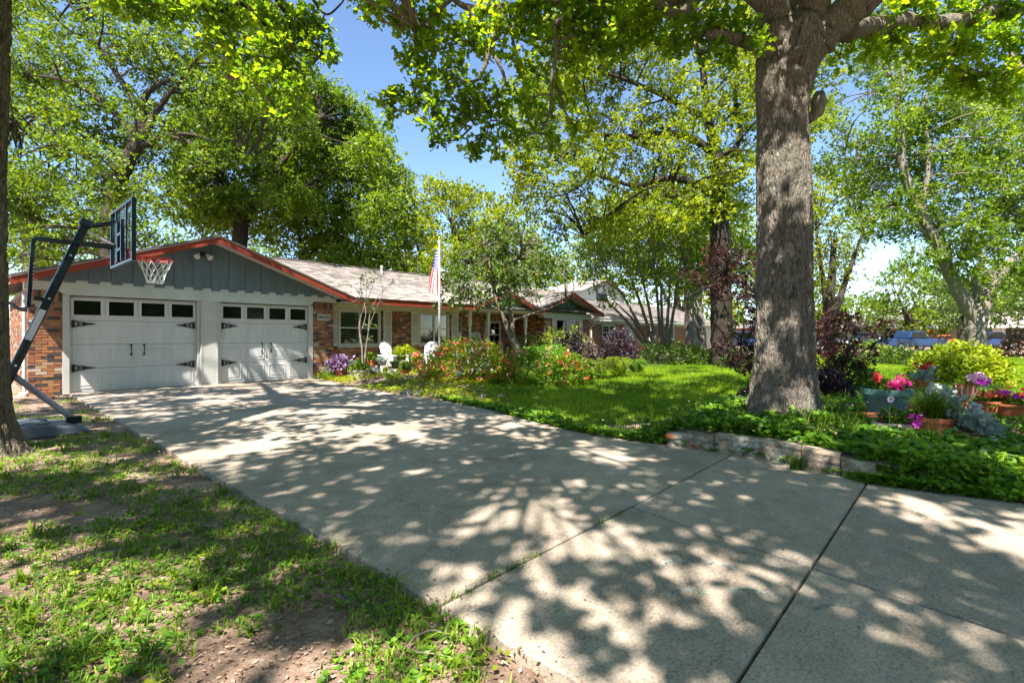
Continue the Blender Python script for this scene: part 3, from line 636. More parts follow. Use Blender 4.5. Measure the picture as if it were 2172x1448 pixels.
# garage left and right slopes run back into the main slope
vm = EV + (PK[1] - 2.52) / SL
R.add(*rb([(EL[0], EV - .02, EL[1]), (PK[0], EV - .02, PK[1]), (PK[0], vm, PK[1]), (PK[0], 8.0, PK[1]), (EL[0], 8.0, EL[1])]))
R.add(*rb([(PK[0], EV - .02, PK[1]), (ER[0], EV - .02, ER[1]), (ER[0], EV + .05, ER[1]), (PK[0], vm, PK[1])]))
R.add(*rb([(6.72, EV, 2.516), (21.4, EV, 2.516), (21.4, RID_V, RID_Z), (2.5, RID_V, RID_Z), (2.5, vm - .02, PK[1]), (PK[0], vm - .02, PK[1])]))
R.add(*rb([(2.5, RID_V, RID_Z), (21.4, RID_V, RID_Z), (21.4, BK, 2.52), (2.5, BK, 2.52)]))
PG = (14.0, 3.25); BG = (18.75, 3.44)
def small_gable(c, z, half, ev):
    zl = z - SL * half; vback = ev + (z - 2.52) / SL + .4
    R.add(*rb([(c - half, ev, zl), (c, ev, z), (c, vback, z), (c - half, ev + (zl - 2.52) / SL + .1, zl)])); R.add(*rb([(c, ev, z), (c + half, ev, zl), (c + half, ev + .2, zl), (c, vback, z)]))
    for s_ in (-1, 1):
        slope_board(c + s_ * half, zl, c, z, .03, .18, ev - .02, ev + .01, 'fascia', 'red'); slope_board(c + s_ * half, zl, c, z, .0, .03, ev - .03, ev + .01, 'drip_edge', 'roofbase'); slope_board(c + s_ * half, zl, c, z, .13, .15, ev + .011, ev + .55, 'soffit', 'soffit')
small_gable(PG[0], PG[1], 2.05, EV - .03); small_gable(BG[0], BG[1], 2.75, EV - .05)
roof = R.build('roof', 'roofbase', house)
# shingles on the visible slopes
sh_mesh = bpy.data.meshes.new('shingle_tab'); _b = MB(); _b.box(-.5, .5, 0, 1, -.5, .5); sh_mesh.from_pydata(_b.v, [], _b.f); sh_mesh.materials.append(M['shingle1'])
SHS = MB(); nsh = 0
ANG = math.atan(SL); ca, sa = math.cos(ANG), math.sin(ANG); rows = int((4.6 / ca) / .14); cand = []
for r_ in range(rows):
    t = r_ * .14; v0 = EV - .03 + t * ca; z0 = 2.52 + (v0 - EV) * SL
    u = 3.0 - (.15 if r_ % 2 else 0)
    while u < 21.5:
        wd = random.choice([.22, .30, .30, .36]); ub = min(u + wd, 21.5); ug = PK[0] + max(0, (PK[1] - z0)) / SL
        if ub > ug - .05: cand.append((max(u, ug - .05), ub, v0, z0, r_))
        u += wd
cand = [q for q in cand if q[1] - q[0] > .05]
for (ua, ub, v0, z0, r_) in cand:
    th = random.choice([.008, .014, .020]); L_ = .155
    skip = (abs((ua + ub) / 2 - PG[0]) < (PG[1] - z0) / SL) or (abs((ua + ub) / 2 - BG[0]) < (BG[1] - z0) / SL)
    if skip: continue
    if nsh < 300 and 6.9 < (ua + ub) / 2 < 12.5 and v0 < 1.5:
        nsh += 1; o = bpy.data.objects.new('shingle', sh_mesh); COL.objects.link(o); o.parent = roof
        o.location = ((ua + ub) / 2, v0, z0 + .012 + th / 2); o.rotation_euler = (ANG - .03, 0, 0); o.scale = (ub - ua - .006, L_, th)
    else:
        y1 = v0 + L_ * ca; z1 = z0 + L_ * sa; zz = z0 + .008
        SHS.add([(ua, v0, zz), (ub - .006, v0, zz), (ub - .006, y1, z1 + .006), (ua, y1, z1 + .006), (ua, v0, zz + th + .004), (ub - .006, v0, zz + th + .004), (ub - .006, y1, z1 + .012), (ua, y1, z1 + .012)],
                [(4, 5, 6, 7), (0, 1, 5, 4), (1, 2, 6, 5), (3, 0, 4, 7)])
def gable_shingles(c, z, half, ev, sgn, vdepth):
    n = int(half / ca / .14)
    for r_ in range(n):
        t = r_ * .14 * ca; uu = c + sgn * (half - t); zz = z - SL * (half - t) + .008; vend = ev + vdepth + t * (1 / 1.0) * .95; v = ev - .02
        while v < vend:
            v2 = v + random.choice([.22, .3, .36]); th = random.choice([.008, .014, .02]); u2 = uu - sgn * .15 * ca; z2 = zz + .15 * sa
            SHS.add([(uu, v, zz), (uu, v2 - .006, zz), (u2, v2 - .006, z2), (u2, v, z2), (uu, v, zz + th), (uu, v2 - .006, zz + th), (u2, v2 - .006, z2 + .006), (u2, v, z2 + .006)],
                    [(4, 5, 6, 7) if sgn > 0 else (7, 6, 5, 4), (0, 1, 5, 4), (1, 2, 6, 5), (3, 0, 4, 7)]); v = v2
gable_shingles(PG[0], PG[1], 2.05, EV, -1, .3); gable_shingles(BG[0], BG[1], 2.75, EV, -1, .3); gable_shingles(PK[0], PK[1], 3.86, EV, -1, 7.5); gable_shingles(PG[0], PG[1], 2.05, EV, 1, .3)
SHS.build('shingle', 'shingle', roof, kind='stuff')
cap = MB()
for i in range(60): cap.box(2.8 + i * .3, 3.1 + i * .3 - .008, RID_V - .12, RID_V + .12, RID_Z - .0, RID_Z + .03 + .006 * (i % 2))
cap.build('ridge_cap', 'shingle', roof)
vp = MB()
for (uu, vv, hh, rr_) in [(10.2, 3.2, .28, .04), (13.6, 3.3, .42, .09), (12.0, 5, .3, .05)]:
    zz = 2.52 + (min(vv, 8 - vv) - EV) * SL; vp.lathe([(rr_, -.1), (rr_, hh), (rr_ * 1.5, hh), (rr_ * 1.5, hh + .06), (rr_ * .6, hh + .1)], 12, (uu, vv, zz), cap1=True)
vp.build('roof_vent', 'cream', roof)
# eaves fascia / soffit / frieze of the main wing
o = MB(); o.box(6.742, 11.95, EV, EV + .03, 2.33, 2.515); o.build('fascia', 'red', house)
o = MB(); o.box(6.742, 11.95, EV - .02, EV + .01, 2.516, 2.535); o.build('drip_edge', 'drip', house)
o = MB(); o.box(6.425, 11.95, EV + .031, WV, 2.36, 2.38); o.build('soffit', 'soffit', house)
o = MB(); o.box(6.36, 12.0, WV - .05, WV - .027, 2.20, 2.358); o.build('frieze', 'cream', house)
o = MB(); o.box(16.05, 16.1, EV, EV + .03, 2.33, 2.5); o.build('fascia', 'red', house)
# windows of the main wing
def dwindow(u0, u1, z0, z1, vv, nsash=2, par=house, mframe='cream', slats=True, muntin=False, lab=None):
    f_ = MB(); t = .055
    f_.box(u0, u1, vv - .05, vv + .03, z1 - t, z1); f_.box(u0, u1, vv - .05, vv + .03, z0, z0 + t); f_.box(u0, u0 + t, vv - .05, vv + .03, z0 + t, z1 - t); f_.box(u1 - t, u1, vv - .05, vv + .03, z0 + t, z1 - t)
    f_.box(u0 - .05, u1 + .05, vv - .09, vv + .03, z0 - .045, z0 - .001)
    win = f_.build('window', mframe, par, label=lab, bevel=.004); w_ = (u1 - u0 - 2 * t) / nsash; zm = (z0 + z1) / 2
    for i in range(nsash):
        a_, b_ = u0 + t + i * w_, u0 + t + (i + 1) * w_; s_ = MB()
        for (p0, p1, q0, q1, y0) in [(a_, a_ + .04, z0 + t, z1 - t, -.03), (b_ - .04, b_, z0 + t, z1 - t, -.03), (a_ + .04, b_ - .04, zm - .022, zm + .022, -.035), (a_ + .04, b_ - .04, z0 + t, z0 + t + .035, -.03), (a_ + .04, b_ - .04, z1 - t - .035, z1 - t, -.03)]:
            s_.box(p0, p1, vv + y0, vv + .02, q0, q1)
        if muntin:
            for k in (1, 2): xx = a_ + .04 + (b_ - a_ - .08) * k / 3; s_.box(xx - .008, xx + .008, vv - .02, vv - .002, z0 + t, z1 - t)
            for q in (.25, .75): zz = z0 + (z1 - z0) * q; s_.box(a_ + .04, b_ - .04, vv - .021, vv - .003, zz - .008, zz + .008)
        s_.build('sash', mframe, win, bevel=.003)
        if slats:
            s2 = MB(); n = 12 if z1 - z0 < 1.4 else 16
            for k in range(n):
                zz = z0 + t + .05 + k * (z1 - z0 - 2 * t - .06) / n
                s2.add([(a_ + .05, vv + .020, zz), (b_ - .05, vv + .020, zz), (b_ - .05, vv + .012, zz + .05), (a_ + .05, vv + .012, zz + .05)], [(0, 1, 2, 3)])
            s2.build('blind_slat', 'slat', win, kind='stuff')
        for (q0, q1) in ((z0 + t, zm - .022), (zm + .022, z1 - t)):
            g_ = MB(); g_.box(a_ + .04, b_ - .04, vv + .002, vv + .006, q0, q1); g_.build('pane', GLS, win)
    bk = MB(); bk.box(u0 + .01, u1 - .01, vv + .05, vv + .06, z0, z1); bk.build('window_back', 'black', win); return win
m, nt, p = newmat('clear_window_glass'); gl = nt.nodes.new('ShaderNodeBsdfGlossy'); gl.inputs['Roughness'].default_value = .02; tp = nt.nodes.new('ShaderNodeBsdfTransparent'); tp.inputs[0].default_value = (.8, .85, .8, 1)
fr = nt.nodes.new('ShaderNodeFresnel'); fr.inputs[0].default_value = 1.5; ms = nt.nodes.new('ShaderNodeMixShader'); nt.links.new(fr.outputs[0], ms.inputs[0]); nt.links.new(tp.outputs[0], ms.inputs[1]); nt.links.new(gl.outputs[0], ms.inputs[2]); nt.links.new(ms.outputs[0], nt.nodes['Material Output'].inputs[0]); GLS = m
dwindow(6.70, 8.32, .95, 2.19, WV, lab='double window beside the garage, behind the sapling'); dwindow(9.99, 11.5, .95, 2.19, WV, lab='double window behind the flagpole')
def shutter(u0, u1, z0, z1, vv):
    s_ = MB(); t = .045
    for q in [(u0, u0 + t, z0, z1), (u1 - t, u1, z0, z1), (u0 + t, u1 - t, z0, z0 + .07), (u0 + t, u1 - t, z1 - .07, z1), (u0 + t, u1 - t, (z0 + z1) / 2 - .03 + .03, (z0 + z1) / 2 + .06)]: s_.box(q[0], q[1], vv - .055, vv - .025, q[2], q[3])
    S = s_.build('shutter', 'shutter', house, bevel=.004); l = MB(); n = 34
    for k in range(n):
        zz = z0 + .07 + k * (z1 - z0 - .14) / n; l.add([(u0 + t, vv - .048, zz), (u1 - t, vv - .048, zz), (u1 - t, vv - .030, zz + .032), (u0 + t, vv - .030, zz + .032)], [(0, 1, 2, 3)])
    l.build('louvre', 'shutter', S, kind='stuff'); b_ = MB(); b_.box(u0 + t, u1 - t, vv - .029, vv - .026, z0 + .05, z1 - .05); b_.build('shutter_back', 'shutter', S)
for a_ in ((6.37, 6.66), (8.42, 8.76), (9.62, 9.95), (11.6, 11.95)): shutter(a_[0], a_[1], .96, 2.20, WV - .02)
# entry: door, lantern, mail sign, posts, window
o = MB(); o.box(12.56, 13.44, 1.93, 2.0, 0, 2.08); dr = o.build('front_door', mat('dark_red_brown_door', (.07, .02, .018), .4, .2, 5, .1), house, bevel=.01)
for (a_, b_, c_, d_2) in [(12.66, 12.95, .2, .9), (13.05, 13.34, .2, .9), (12.66, 12.95, 1.05, 1.9), (13.05, 13.34, 1.05, 1.9)]: q = MB(); q.box(a_, b_, 1.915, 1.929, c_, d_2); q.build('door_panel', dr.data.materials[0], dr, bevel=.008)
o = MB(); o.box(12.50, 12.555, 1.86, 1.93, 0, 2.14); o.box(13.445, 13.50, 1.86, 1.93, 0, 2.14); o.box(12.555, 13.445, 1.86, 1.93, 2.085, 2.14); o.build('door_frame', 'cream', house)
dwindow(15.0, 16.1, .7, 2.0, 1.92, 1, muntin=True, slats=False, mframe='trim', lab='entry window behind the porch posts')
def porch_post(u, v):
    o = MB(); o.box(u - .06, u + .06, v - .06, v + .06, -.02, .5); o.lathe([(.05, .5), (.06, .53), (.045, .58), (.035, .9), (.055, 1.15), (.06, 1.2), (.045, 1.25), (.055, 1.5), (.06, 1.6), (.045, 1.68)], 12, (u, v, 0)); o.box(u - .06, u + .06, v - .06, v + .06, 1.68, 2.36); o.build('porch_post', 'cream', house, bevel=.004)
porch_post(13.15, -.2); porch_post(15.55, -.2); porch_post(12.1, -.2)
o = MB(); o.box(11.96, 16.9, -.3, -.1, 2.30, 2.50); o.build('porch_beam', 'cream', house); o = MB(); o.box(12.0, 17.1, -.5, 1.9, 2.37, 2.39); o.build('soffit', 'soffit', house)
o = MB(); o.prism([(12.3, 2.52), (15.7, 2.52), (14, 3.08)], -.28, -.2); o.build('gable_board', 'cream', house)
o = MB(); o.box(17.1, 21.2, -.03, .3, 2.17, 2.46); o.build('beam', 'beam', house)
for i in range(22):
    a_, b_ = 16.95 + i * .17, 16.95 + (i + 1) * .17; tt = BG[1] - SL * max(abs(a_ - BG[0]), abs(b_ - BG[0])) - .14
    if tt > 2.5: o = MB(); o.box(a_, b_ - .006, -.06 - .012 * (i % 2), -.031, 2.44 - .02 * (i % 2), tt); o.build('siding_board', 'gable2', house)
o = MB(); o.prism([(16.8, 2.47), (20.7, 2.47), (BG[0], 3.3)], -.028, .1); o.build('gable_backing', 'gable2', house)
dwindow(18.1, 20.0, .8, 2.16, .05, 2, slats=False, mframe='trim', lab='wide window of the right gabled wing')
shutter(17.75, 18.05, .8, 2.15, .0); shutter(20.05, 20.35, .8, 2.15, .0)
# flood light under the garage peak
fl = MB(); fl.box(2.56, 2.66, -.15, -.087, 3.40, 3.52); fl = fl.build('flood_light', 'black', house, bevel=.01)
for s_ in (-1, 1):
    o = MB(); prof = [(.03, 0), (.035, .03), (.075, .12), (.078, .14), (.06, .155), (0, .165)]; o.lathe(prof, 14, (0, 0, 0)); R_ = Matrix.Rotation(math.radians(150), 4, 'X') @ Matrix.Identity(4); R2 = Matrix.Rotation(math.radians(-38 * s_), 4, 'Y')
    mm = R2 @ R_; o.v = [tuple(mm @ Vector(q) + Vector((2.61 + s_ * .09, -.16, 3.44))) for q in o.v]; o.build('bulb', 'white', fl, smooth=True)
    o = MB(); o.tube([(2.61, -.13, 3.46), (2.61 + s_ * .09, -.16, 3.45)], .022, 8); o.build('lamp_arm', 'black', fl)
hk = MB(); hk.tube(spline([(2.84, -.075, 2.46), (2.80, -.09, 2.49), (2.77, -.09, 2.45), (2.77, -.09, 2.40), (2.80, -.10, 2.36), (2.84, -.09, 2.385)], 4), .014, 6); hk.box(2.76, 2.85, -.075, -.061, 2.37, 2.49)
hk.build('flag_hook', 'white', house)
o = MB(); o.tube([(-.73, .02, 2.2), (-.73, .02, .1)], .035, 8); o.build('downspout', 'white', house)
# number plaque
pl = empty('house_number_sign', W(6.0, -.012, 1.88), HROT, label='cream rectangular house number plaque on the brick pier right of the garage', cat='house sign')
o = MB(); o.box(-.19, .19, -.012, .0, -.085, .085); o.build('plaque', mat('plaque_grey', (.38, .39, .36), .6, .05, 9, .05), pl, bevel=.006)
o = MB(); [o.box(*q) for q in [(-.20, .20, -.022, -.001, .078, .095), (-.20, .20, -.022, -.001, -.095, -.078), (-.20, -.183, -.022, -.001, -.078, .078), (.183, .20, -.022, -.001, -.078, .078)]]; o.build('plaque_border', 'shutter', pl)
for i, ch in enumerate('4632'):
    cu = bpy.data.curves.new('digit', 'FONT'); cu.body = ch; cu.size = .125; cu.extrude = .004; cu.align_x = 'CENTER'; cu.align_y = 'CENTER'
    tmp = bpy.data.objects.new('digit_curve', cu); COL.objects.link(tmp); bpy.context.view_layer.update(); me = bpy.data.meshes.new_from_object(tmp); bpy.data.objects.remove(tmp)
    me.materials.clear(); me.materials.append(M['black']); o = link('digit', me, pl, label='digit ' + ch); o.location = (-.105 + i * .07, -.018, 0); o.rotation_euler = (math.pi / 2, 0, 0)
for s_ in (-1, 1):
    o = MB(); [o.box(s_ * .158 - .011, s_ * .158 + .011, -.018, -.011, z_ - .011, z_ + .011) for z_ in (-.04, .0, .04)]; o.build('ornament', 'black', pl)
# star
stt = empty('metal_star', W(9.08, WV - .05, 1.70), HROT, label='rusty five-pointed metal star hung on the brick between the two windows', cat='wall star')
v = []; f_ = []
for k in range(10):
    a_ = math.pi / 2 + k * math.pi / 5; rr_ = .30 if k % 2 == 0 else .115; v.append((rr_ * math.cos(a_), 0, rr_ * math.sin(a_)))
v.append((0, -.05, 0)); v.append((0, .01, 0)); f_ = [(k, (k + 1) % 10, 10) for k in range(10)] + [((k + 1) % 10, k, 11) for k in range(10)]
MB().add(v, f_).build('star_face', mat('rusty_bronze', (.13, .085, .05), .5, .3, 9, .3, metal=.4), stt)
# lantern, address boards by the door, porch items
ln = empty('wall_lantern', W(12.25, 1.83, 1.62), HROT, label='black carriage lantern on the brick left of the front door', cat='wall lamp')
o = MB(); o.box(-.05, .05, -.0, .06, -.1, .1); o.tube([(0, 0, .02), (0, -.1, .08)], .012, 6); o.build('bracket', 'black', ln)
o = MB(); o.lathe([(.04, -.14), (.075, -.10), (.085, .02), (.10, .04), (.02, .12), (.01, .16)], 6, (0, -.12, 0)); o.build('lantern_cage', 'black', ln)
sg = empty('wall_sign', W(12.12, .7, 1.28), HROT, label='white painted board with three stacked plates beside the front door', cat='sign')
for k in range(3): o = MB(); o.box(-.02, .28, -.02, 0, -.18 + k * .125, -.065 + k * .125); o.build('plate', 'white', sg, bevel=.004)
mbx = empty('mail_box', W(14.35, 1.82, 1.35), HROT, label='pale green rectangular panel on the brick wall inside the porch', cat='wall box')
o = MB(); o.box(-.45, .3, 0, .07, -.12, .12); o.build('panel', 'beam', mbx, bevel=.01); o = MB(); o.box(.06, .12, -.01, -.001, -.12, -.02); o.build('label_plate', 'red', mbx)

# ================================================================== TREES
def wp(px, py, Y): return at(px, py, Y)
def pxy(P): return CXP + F * P[0] / P[1], HYP - F * (P[2] - EYE) / P[1]
# ---- the big oak beside the driveway
Zo = 6.6
prof = [(905, 1655, 158), (880, 1655, 148), (850, 1657, 138), (800, 1662, 130), (740, 1663, 123), (660, 1664, 118), (560, 1664, 115), (460, 1664, 115), (360, 1663, 112), (300, 1662, 107), (250, 1660, 102), (200, 1662, 112), (150, 1668, 124), (110, 1674, 136), (80, 1680, 140)]
oak_base = (at(1655, 890, Zo)[0], Zo, .17)
oak = empty('oak_tree', oak_base, label='large oak with thick pale furrowed trunk behind the low masonry wall', cat='tree')
def bark_trunk(profile, Y, flare, seed, parent, base, matn, nseg=230, nang=110, amp=.016, knots=()):
    ys = [p[0] for p in profile]; Pz = np.array([EYE - (y - HYP) / F * Y for y in ys]); Px = np.array([(p[1] - CXP) / F * Y for p in profile]); Rr = np.array([p[2] / 2 / F * Y for p in profile])
    o_ = np.argsort(Pz); Pz, Px, Rr = Pz[o_], Px[o_], Rr[o_]; zz = np.linspace(Pz[0] - .12, Pz[-1], nseg); cx = np.interp(zz, Pz, Px); rr = np.interp(zz, Pz, Rr)
    an = np.linspace(0, 2 * np.pi, nang, endpoint=False); A, ZZ = np.meshgrid(an, zz)
    r_ = rr[:, None] * np.ones_like(A); fl = np.exp(-(ZZ - Pz[0]) / .28); r_ = r_ * (1 + flare * np.clip(fl, 0, 1.6) * (.5 + .5 * np.cos(A * 5 + seed)) * .55)
    ax, ay = np.cos(A) * 3, np.sin(A) * 3; wob = fbm(ax * 1.3 + seed, ZZ * 1.1 + ay * 1.3, .9) - .5; r_ = r_ * (1 + wob * .14)
    wav = fbm(A * 2.5 + seed, ZZ, 2.2) * 1.6
    fis = vnoise((A + wav * .25) * 10.0 + seed, ZZ * 2.6 + 11, 1.0); fis2 = vnoise((A + wav * .3) * 21 + 5, ZZ * 7, 1.0)
    ridg = 1 - np.abs(2 * fis - 1) ** .8; r_ = r_ - amp * sstep(.50, .95, ridg) - amp * .6 * sstep(.55, .95, 1 - np.abs(2 * fis2 - 1))
    for (ka, kz, kr, kd) in knots:
        da = np.angle(np.exp(1j * (A - ka))) * rr[:, None]; d2 = np.sqrt(da ** 2 + (ZZ - kz) ** 2) / kr; r_ = r_ + kd * np.exp(-(d2 - .8) ** 2 / .12) - kd * .8 * np.exp(-d2 ** 2 / .15)
    X = cx[:, None] + r_ * np.cos(A) - base[0]; Yv = Y + r_ * np.sin(A) - base[1]
    V = np.stack([X, Yv, ZZ - base[2]], -1).reshape(-1, 3); i, j = np.meshgrid(np.arange(nang), np.arange(nseg - 1)); a_ = (j * nang + i).ravel(); b_ = (j * nang + (i + 1) % nang).ravel()
    me = bpy.data.meshes.new('trunk'); me.from_pydata(V.tolist(), [], np.stack([a_, b_, b_ + nang, a_ + nang], 1).tolist()); me.materials.append(M[matn]); me.polygons.foreach_set('use_smooth', [True] * len(a_))
    return link('trunk', me, parent)
kz = lambda y: EYE - (y - HYP) / F * Zo
bark_trunk([(a_, b_, c_ * .94) for a_, b_, c_ in prof], Zo, .75, 1.3, oak, oak_base, 'barkA', nseg=340, nang=190, amp=.024, knots=[(-1.75, kz(160), .17, .05), (-1.5, kz(610), .13, .03), (-1.9, kz(500), .10, .02)])
def L3(*a): return [at(*q) for q in a]
oak_limbs = [  # (points, radii)
    (L3((1676, 118, 6.6), (1700, 70, 6.6), (1712, 10, 6.62), (1716, -70, 6.7), (1700, -200, 6.9), (1690, -420, 7.2)), [.34, .30, .28, .26, .2, .10]),
    (L3((1668, 150, 6.55), (1650, 90, 6.5), (1640, 20, 6.45), (1636, -60, 6.4), (1600, -170, 6.2), (1540, -320, 5.9)), [.30, .24, .22, .20, .15, .08]),
    (L3((1690, 150, 6.6), (1725, 90, 6.55), (1768, 50, 6.5), (1815, 12, 6.45), (1870, -45, 6.4), (1980, -190, 6.2), (2100, -380, 5.9)), [.27, .25, .24, .24, .22, .17, .08]),
    (L3((1640, 118, 6.5), (1600, 96, 6.35), (1555, 82, 6.2), (1508, 70, 6.1)), [.12, .09, .085, .075]),
    (L3((1640, 30, 6.5), (1560, -40, 6.4), (1470, -10, 6.6), (1380, -2, 6.8), (1300, -12, 7.0), (1200, 2, 7.1), (1130, 8, 7.1), (1060, 20, 7.1), (985, 14, 7.2), (930, -30, 7.4)), [.15, .13, .12, .11, .10, .09, .085, .075, .05, .02]),
    (L3((1480, -8, 6.6), (1440, 35, 6.5), (1400, 12, 6.4), (1340, -40, 6.2)), [.10, .09, .08, .05]),
    (L3((1790, 60, 6.9), (1850, 58, 7.6), (1930, 48, 8.0), (2010, 50, 8.2), (2100, 30, 8.3), (2200, 12, 8.4), (2400, -60, 8.6)), [.19, .17, .155, .15, .14, .12, .05]),
    (L3((1995, 55, 8.2), (2008, 100, 8.1), (2012, 138, 8.0), (2060, 152, 7.9), (2110, 160, 7.9), (2180, 138, 7.8)), [.07, .06, .055, .05, .045, .02]),
    # hanging branches over the lawn
    (L3((992, 16, 7.1), (1003, 45, 7.1), (1007, 88, 7.1)), [.045, .035, .012]),
    (L3((1060, 18, 7.1), (1055, 62, 7.0), (1036, 115, 7.0), (1018, 165, 6.95), (990, 174, 6.9)), [.04, .05, .04, .03, .012]),
    (L3((1082, 15, 7.1), (1087, 80, 7.2), (1104, 140, 7.2), (1116, 190, 7.2)), [.03, .022, .018, .008]),
    (L3((1240, 0, 7.0), (1222, 30, 6.9), (1177, 52, 6.8), (1181, 103, 6.8), (1172, 160, 6.8), (1166, 240, 6.8), (1146, 283, 6.8)), [.06, .05, .048, .042, .033, .022, .010]),
    (L3((1173, 160, 6.8), (1190, 205, 6.9), (1200, 240, 6.9), (1226, 278, 7.0)), [.03, .022, .016, .008]),
    (L3((960, -4, 7.2), (905, 45, 7.2), (881, 66, 7.2), (886, 140, 7.2), (878, 190, 7.2), (866, 242, 7.2)), [.04, .03, .026, .02, .012, .005]),
    (L3((1050, 120, 7.0), (1070, 165, 7.0), (1058, 200, 7.0), (1030, 225, 7.0), (1000, 270, 7.0)), [.03, .028, .022, .014, .006]),
    (L3((1058, 200, 7.0), (1045, 240, 7.0), (1030, 290, 7.0)), [.015, .012, .006]),
    # overhead, out of the top of the picture, towards the viewer and over the drive
    (L3((1640, -30, 6.4), (1500, -260, 5.8)) + [np.array([1.6, 4.6, 8.0]), np.array([-.2, 2.4, 8.8]), np.array([-1.6, .0, 9.2])], [.2, .16, .13, .09, .04]),
    (L3((1816, 12, 6.45), (1890, -120, 6.0)) + [np.array([4.8, 4.0, 7.8]), np.array([5.0, 1.6, 8.8]), np.array([4.5, -1.2, 9.2])], [.2, .17, .13, .09, .04]),
    ([at(1700, -200, 6.9), np.array([3.2, 6.0, 9.5]), np.array([1.5, 3.0, 10.4]), np.array([.4, -.8, 10.8])], [.18, .13, .09, .04]),
    ([at(1540, -320, 5.9), np.array([.6, 6.4, 8.6]), np.array([-1.5, 6.8, 9.0])], [.1, .07, .03]),
]
oak_wood = MB()
for pts, rad in oak_limbs:
    P = spline(pts, 7); rr = np.interp(np.linspace(0, 1, len(P)), np.linspace(0, 1, len(rad)), rad) * .86; P = P + RNG.normal(0, 1, P.shape) * (rr * .07)[:, None] - np.array(oak_base)
    oak_wood.tube(P, rr * (1 + RNG.normal(0, .045, len(rr))), 18 if max(rad) > .1 else 8)
oak_wood.build('limb', 'barkA', oak, smooth=True)
kn = MB(); q = at(1737, 215, 6.75) - np.array(oak_base); kn.tube([q + np.array([-.16, 0, -.28]), q + np.array([-.02, 0, -.14]), q, q + np.array([.01, 0, .12])], [.05, .085, .10, .06], 12); kn.build('burl', 'barkD', oak, smooth=True)
front_px = [  # leaf masses seen against the sky and lawn: x, y, depth, radius in pixels
    (790, 20, 7.4, 26), (825, 35, 7.3, 30), (870, 25, 7.3, 34), (905, 60, 7.3, 30), (935, 30, 7.3, 34), (875, 85, 7.2, 24), (905, 110, 7.2, 26), (865, 130, 7.2, 22), (895, 165, 7.2, 26), (880, 200, 7.2, 26), (865, 225, 7.2, 16),
    (825, 205, 7.2, 16), (812, 212, 7.2, 12), (826, 248, 7.2, 13), (850, 195, 7.2, 14), (930, 150, 7.1, 26), (955, 90, 7.1, 28), (985, 60, 7.1, 30), (1010, 90, 7.1, 26), (965, 150, 7.0, 26), (985, 195, 7.0, 30), (950, 190, 7.0, 24),
    (925, 225, 7.0, 24), (905, 255, 7.0, 18), (940, 265, 7.0, 22), (965, 290, 7.0, 18), (932, 298, 7.0, 13), (975, 240, 7.0, 24), (1000, 225, 7.0, 22), (1025, 195, 7.0, 26), (1045, 90, 7.0, 30), (1070, 50, 7.0, 32), (1035, 30, 7.1, 34),
    (1045, 225, 7.0, 26), (1020, 260, 7.0, 22), (1008, 300, 7.0, 18), (1045, 285, 7.0, 20), (1060, 315, 7.0, 18), (1005, 325, 7.0, 12), (1075, 260, 7.0, 22), (1078, 200, 7.1, 24), (1100, 60, 7.1, 34), (1130, 35, 7.1, 36),
    (1110, 130, 7.1, 28), (1140, 160, 7.0, 30), (1120, 215, 7.0, 28), (1150, 260, 6.9, 28), (1165, 310, 6.9, 24), (1100, 300, 7.0, 22), (1200, 60, 6.9, 38), (1230, 20, 6.9, 40), (1160, 90, 6.9, 30), (1215, 130, 6.9, 34), (1200, 200, 6.9, 30),
    (1225, 260, 6.9, 26), (1260, 90, 6.9, 38), (1290, 30, 6.9, 40), (1340, 60, 6.7, 40), (1300, 110, 6.9, 34), (1390, 60, 6.5, 38), (1430, 90, 6.4, 36), (1360, 20, 6.5, 40), (1480, 60, 6.2, 34), (1540, 40, 6.1, 36), (1500, 100, 6.2, 26), (1560, 110, 6.3, 26), (1590, 60, 6.2, 26),
    (1620, 92, 6.0, 14), (1870, 20, 7.6, 34), (1900, 90, 7.9, 34), (1850, 100, 7.6, 28), (1950, 30, 8.0, 32), (1960, 110, 8.0, 38), (2010, 90, 8.1, 34), (2050, 110, 8.0, 38), (2080, 60, 8.2, 30), (2120, 90, 8.1, 38), (2160, 70, 8.2, 36), (2040, 170, 8.0, 36),
    (1990, 150, 8.0, 28), (2100, 180, 7.9, 34), (2150, 150, 7.9, 34), (2140, 200, 7.9, 24), (1800, 90, 7.2, 18), (1780, 120, 7.2, 14), (2200, 120, 8, 40), (2030, 15, 8.3, 40), (2120, 8, 8.3, 40), (1940, -20, 8, 40), (790, -20, 7.5, 30), (850, -30, 7.4, 40), (760, 5, 7.5, 12)]
oak_front = [(at(x, y, Y), r_ * Y / F) for x, y, Y, r_ in front_px]
# canopy overhead: above the top edge of the view, spread over lawn, wall and drive
def canopy(center, R_, z0, z1, n, rmin, rmax, seed, lim=-30):
    g_ = np.random.default_rng(seed); out = []
    while len(out) < n:
        a_, q = g_.random() * 6.283, math.sqrt(g_.random()) * R_; x, y = center[0] + q * math.cos(a_), center[1] + q * math.sin(a_); z = z0 + (z1 - z0) * g_.random() ** 1.3 - .06 * q; r_ = g_.uniform(rmin, rmax)
        if y + r_ > .3:
            for yy in (max(.3, y - r_), max(.3, y), y + r_):
                if HYP - F * (z - r_ - EYE) / yy > lim: break
            else: out.append((np.array([x, y, z]), r_))
            continue
        out.append((np.array([x, y, z]), r_))
    return out
oak_over = canopy((2.6, 4.6), 7.6, 6.4, 11.0, 300, .34, .66, 5) + canopy((.6, -1.6), 4.8, 7.2, 10.5, 78, .34, .66, 6) + canopy((-2.2, -2.6), 3.6, 7.6, 10.0, 84, .30, .55, 16)  # smaller patches, unseen above and behind the viewer, are added to dapple the drive
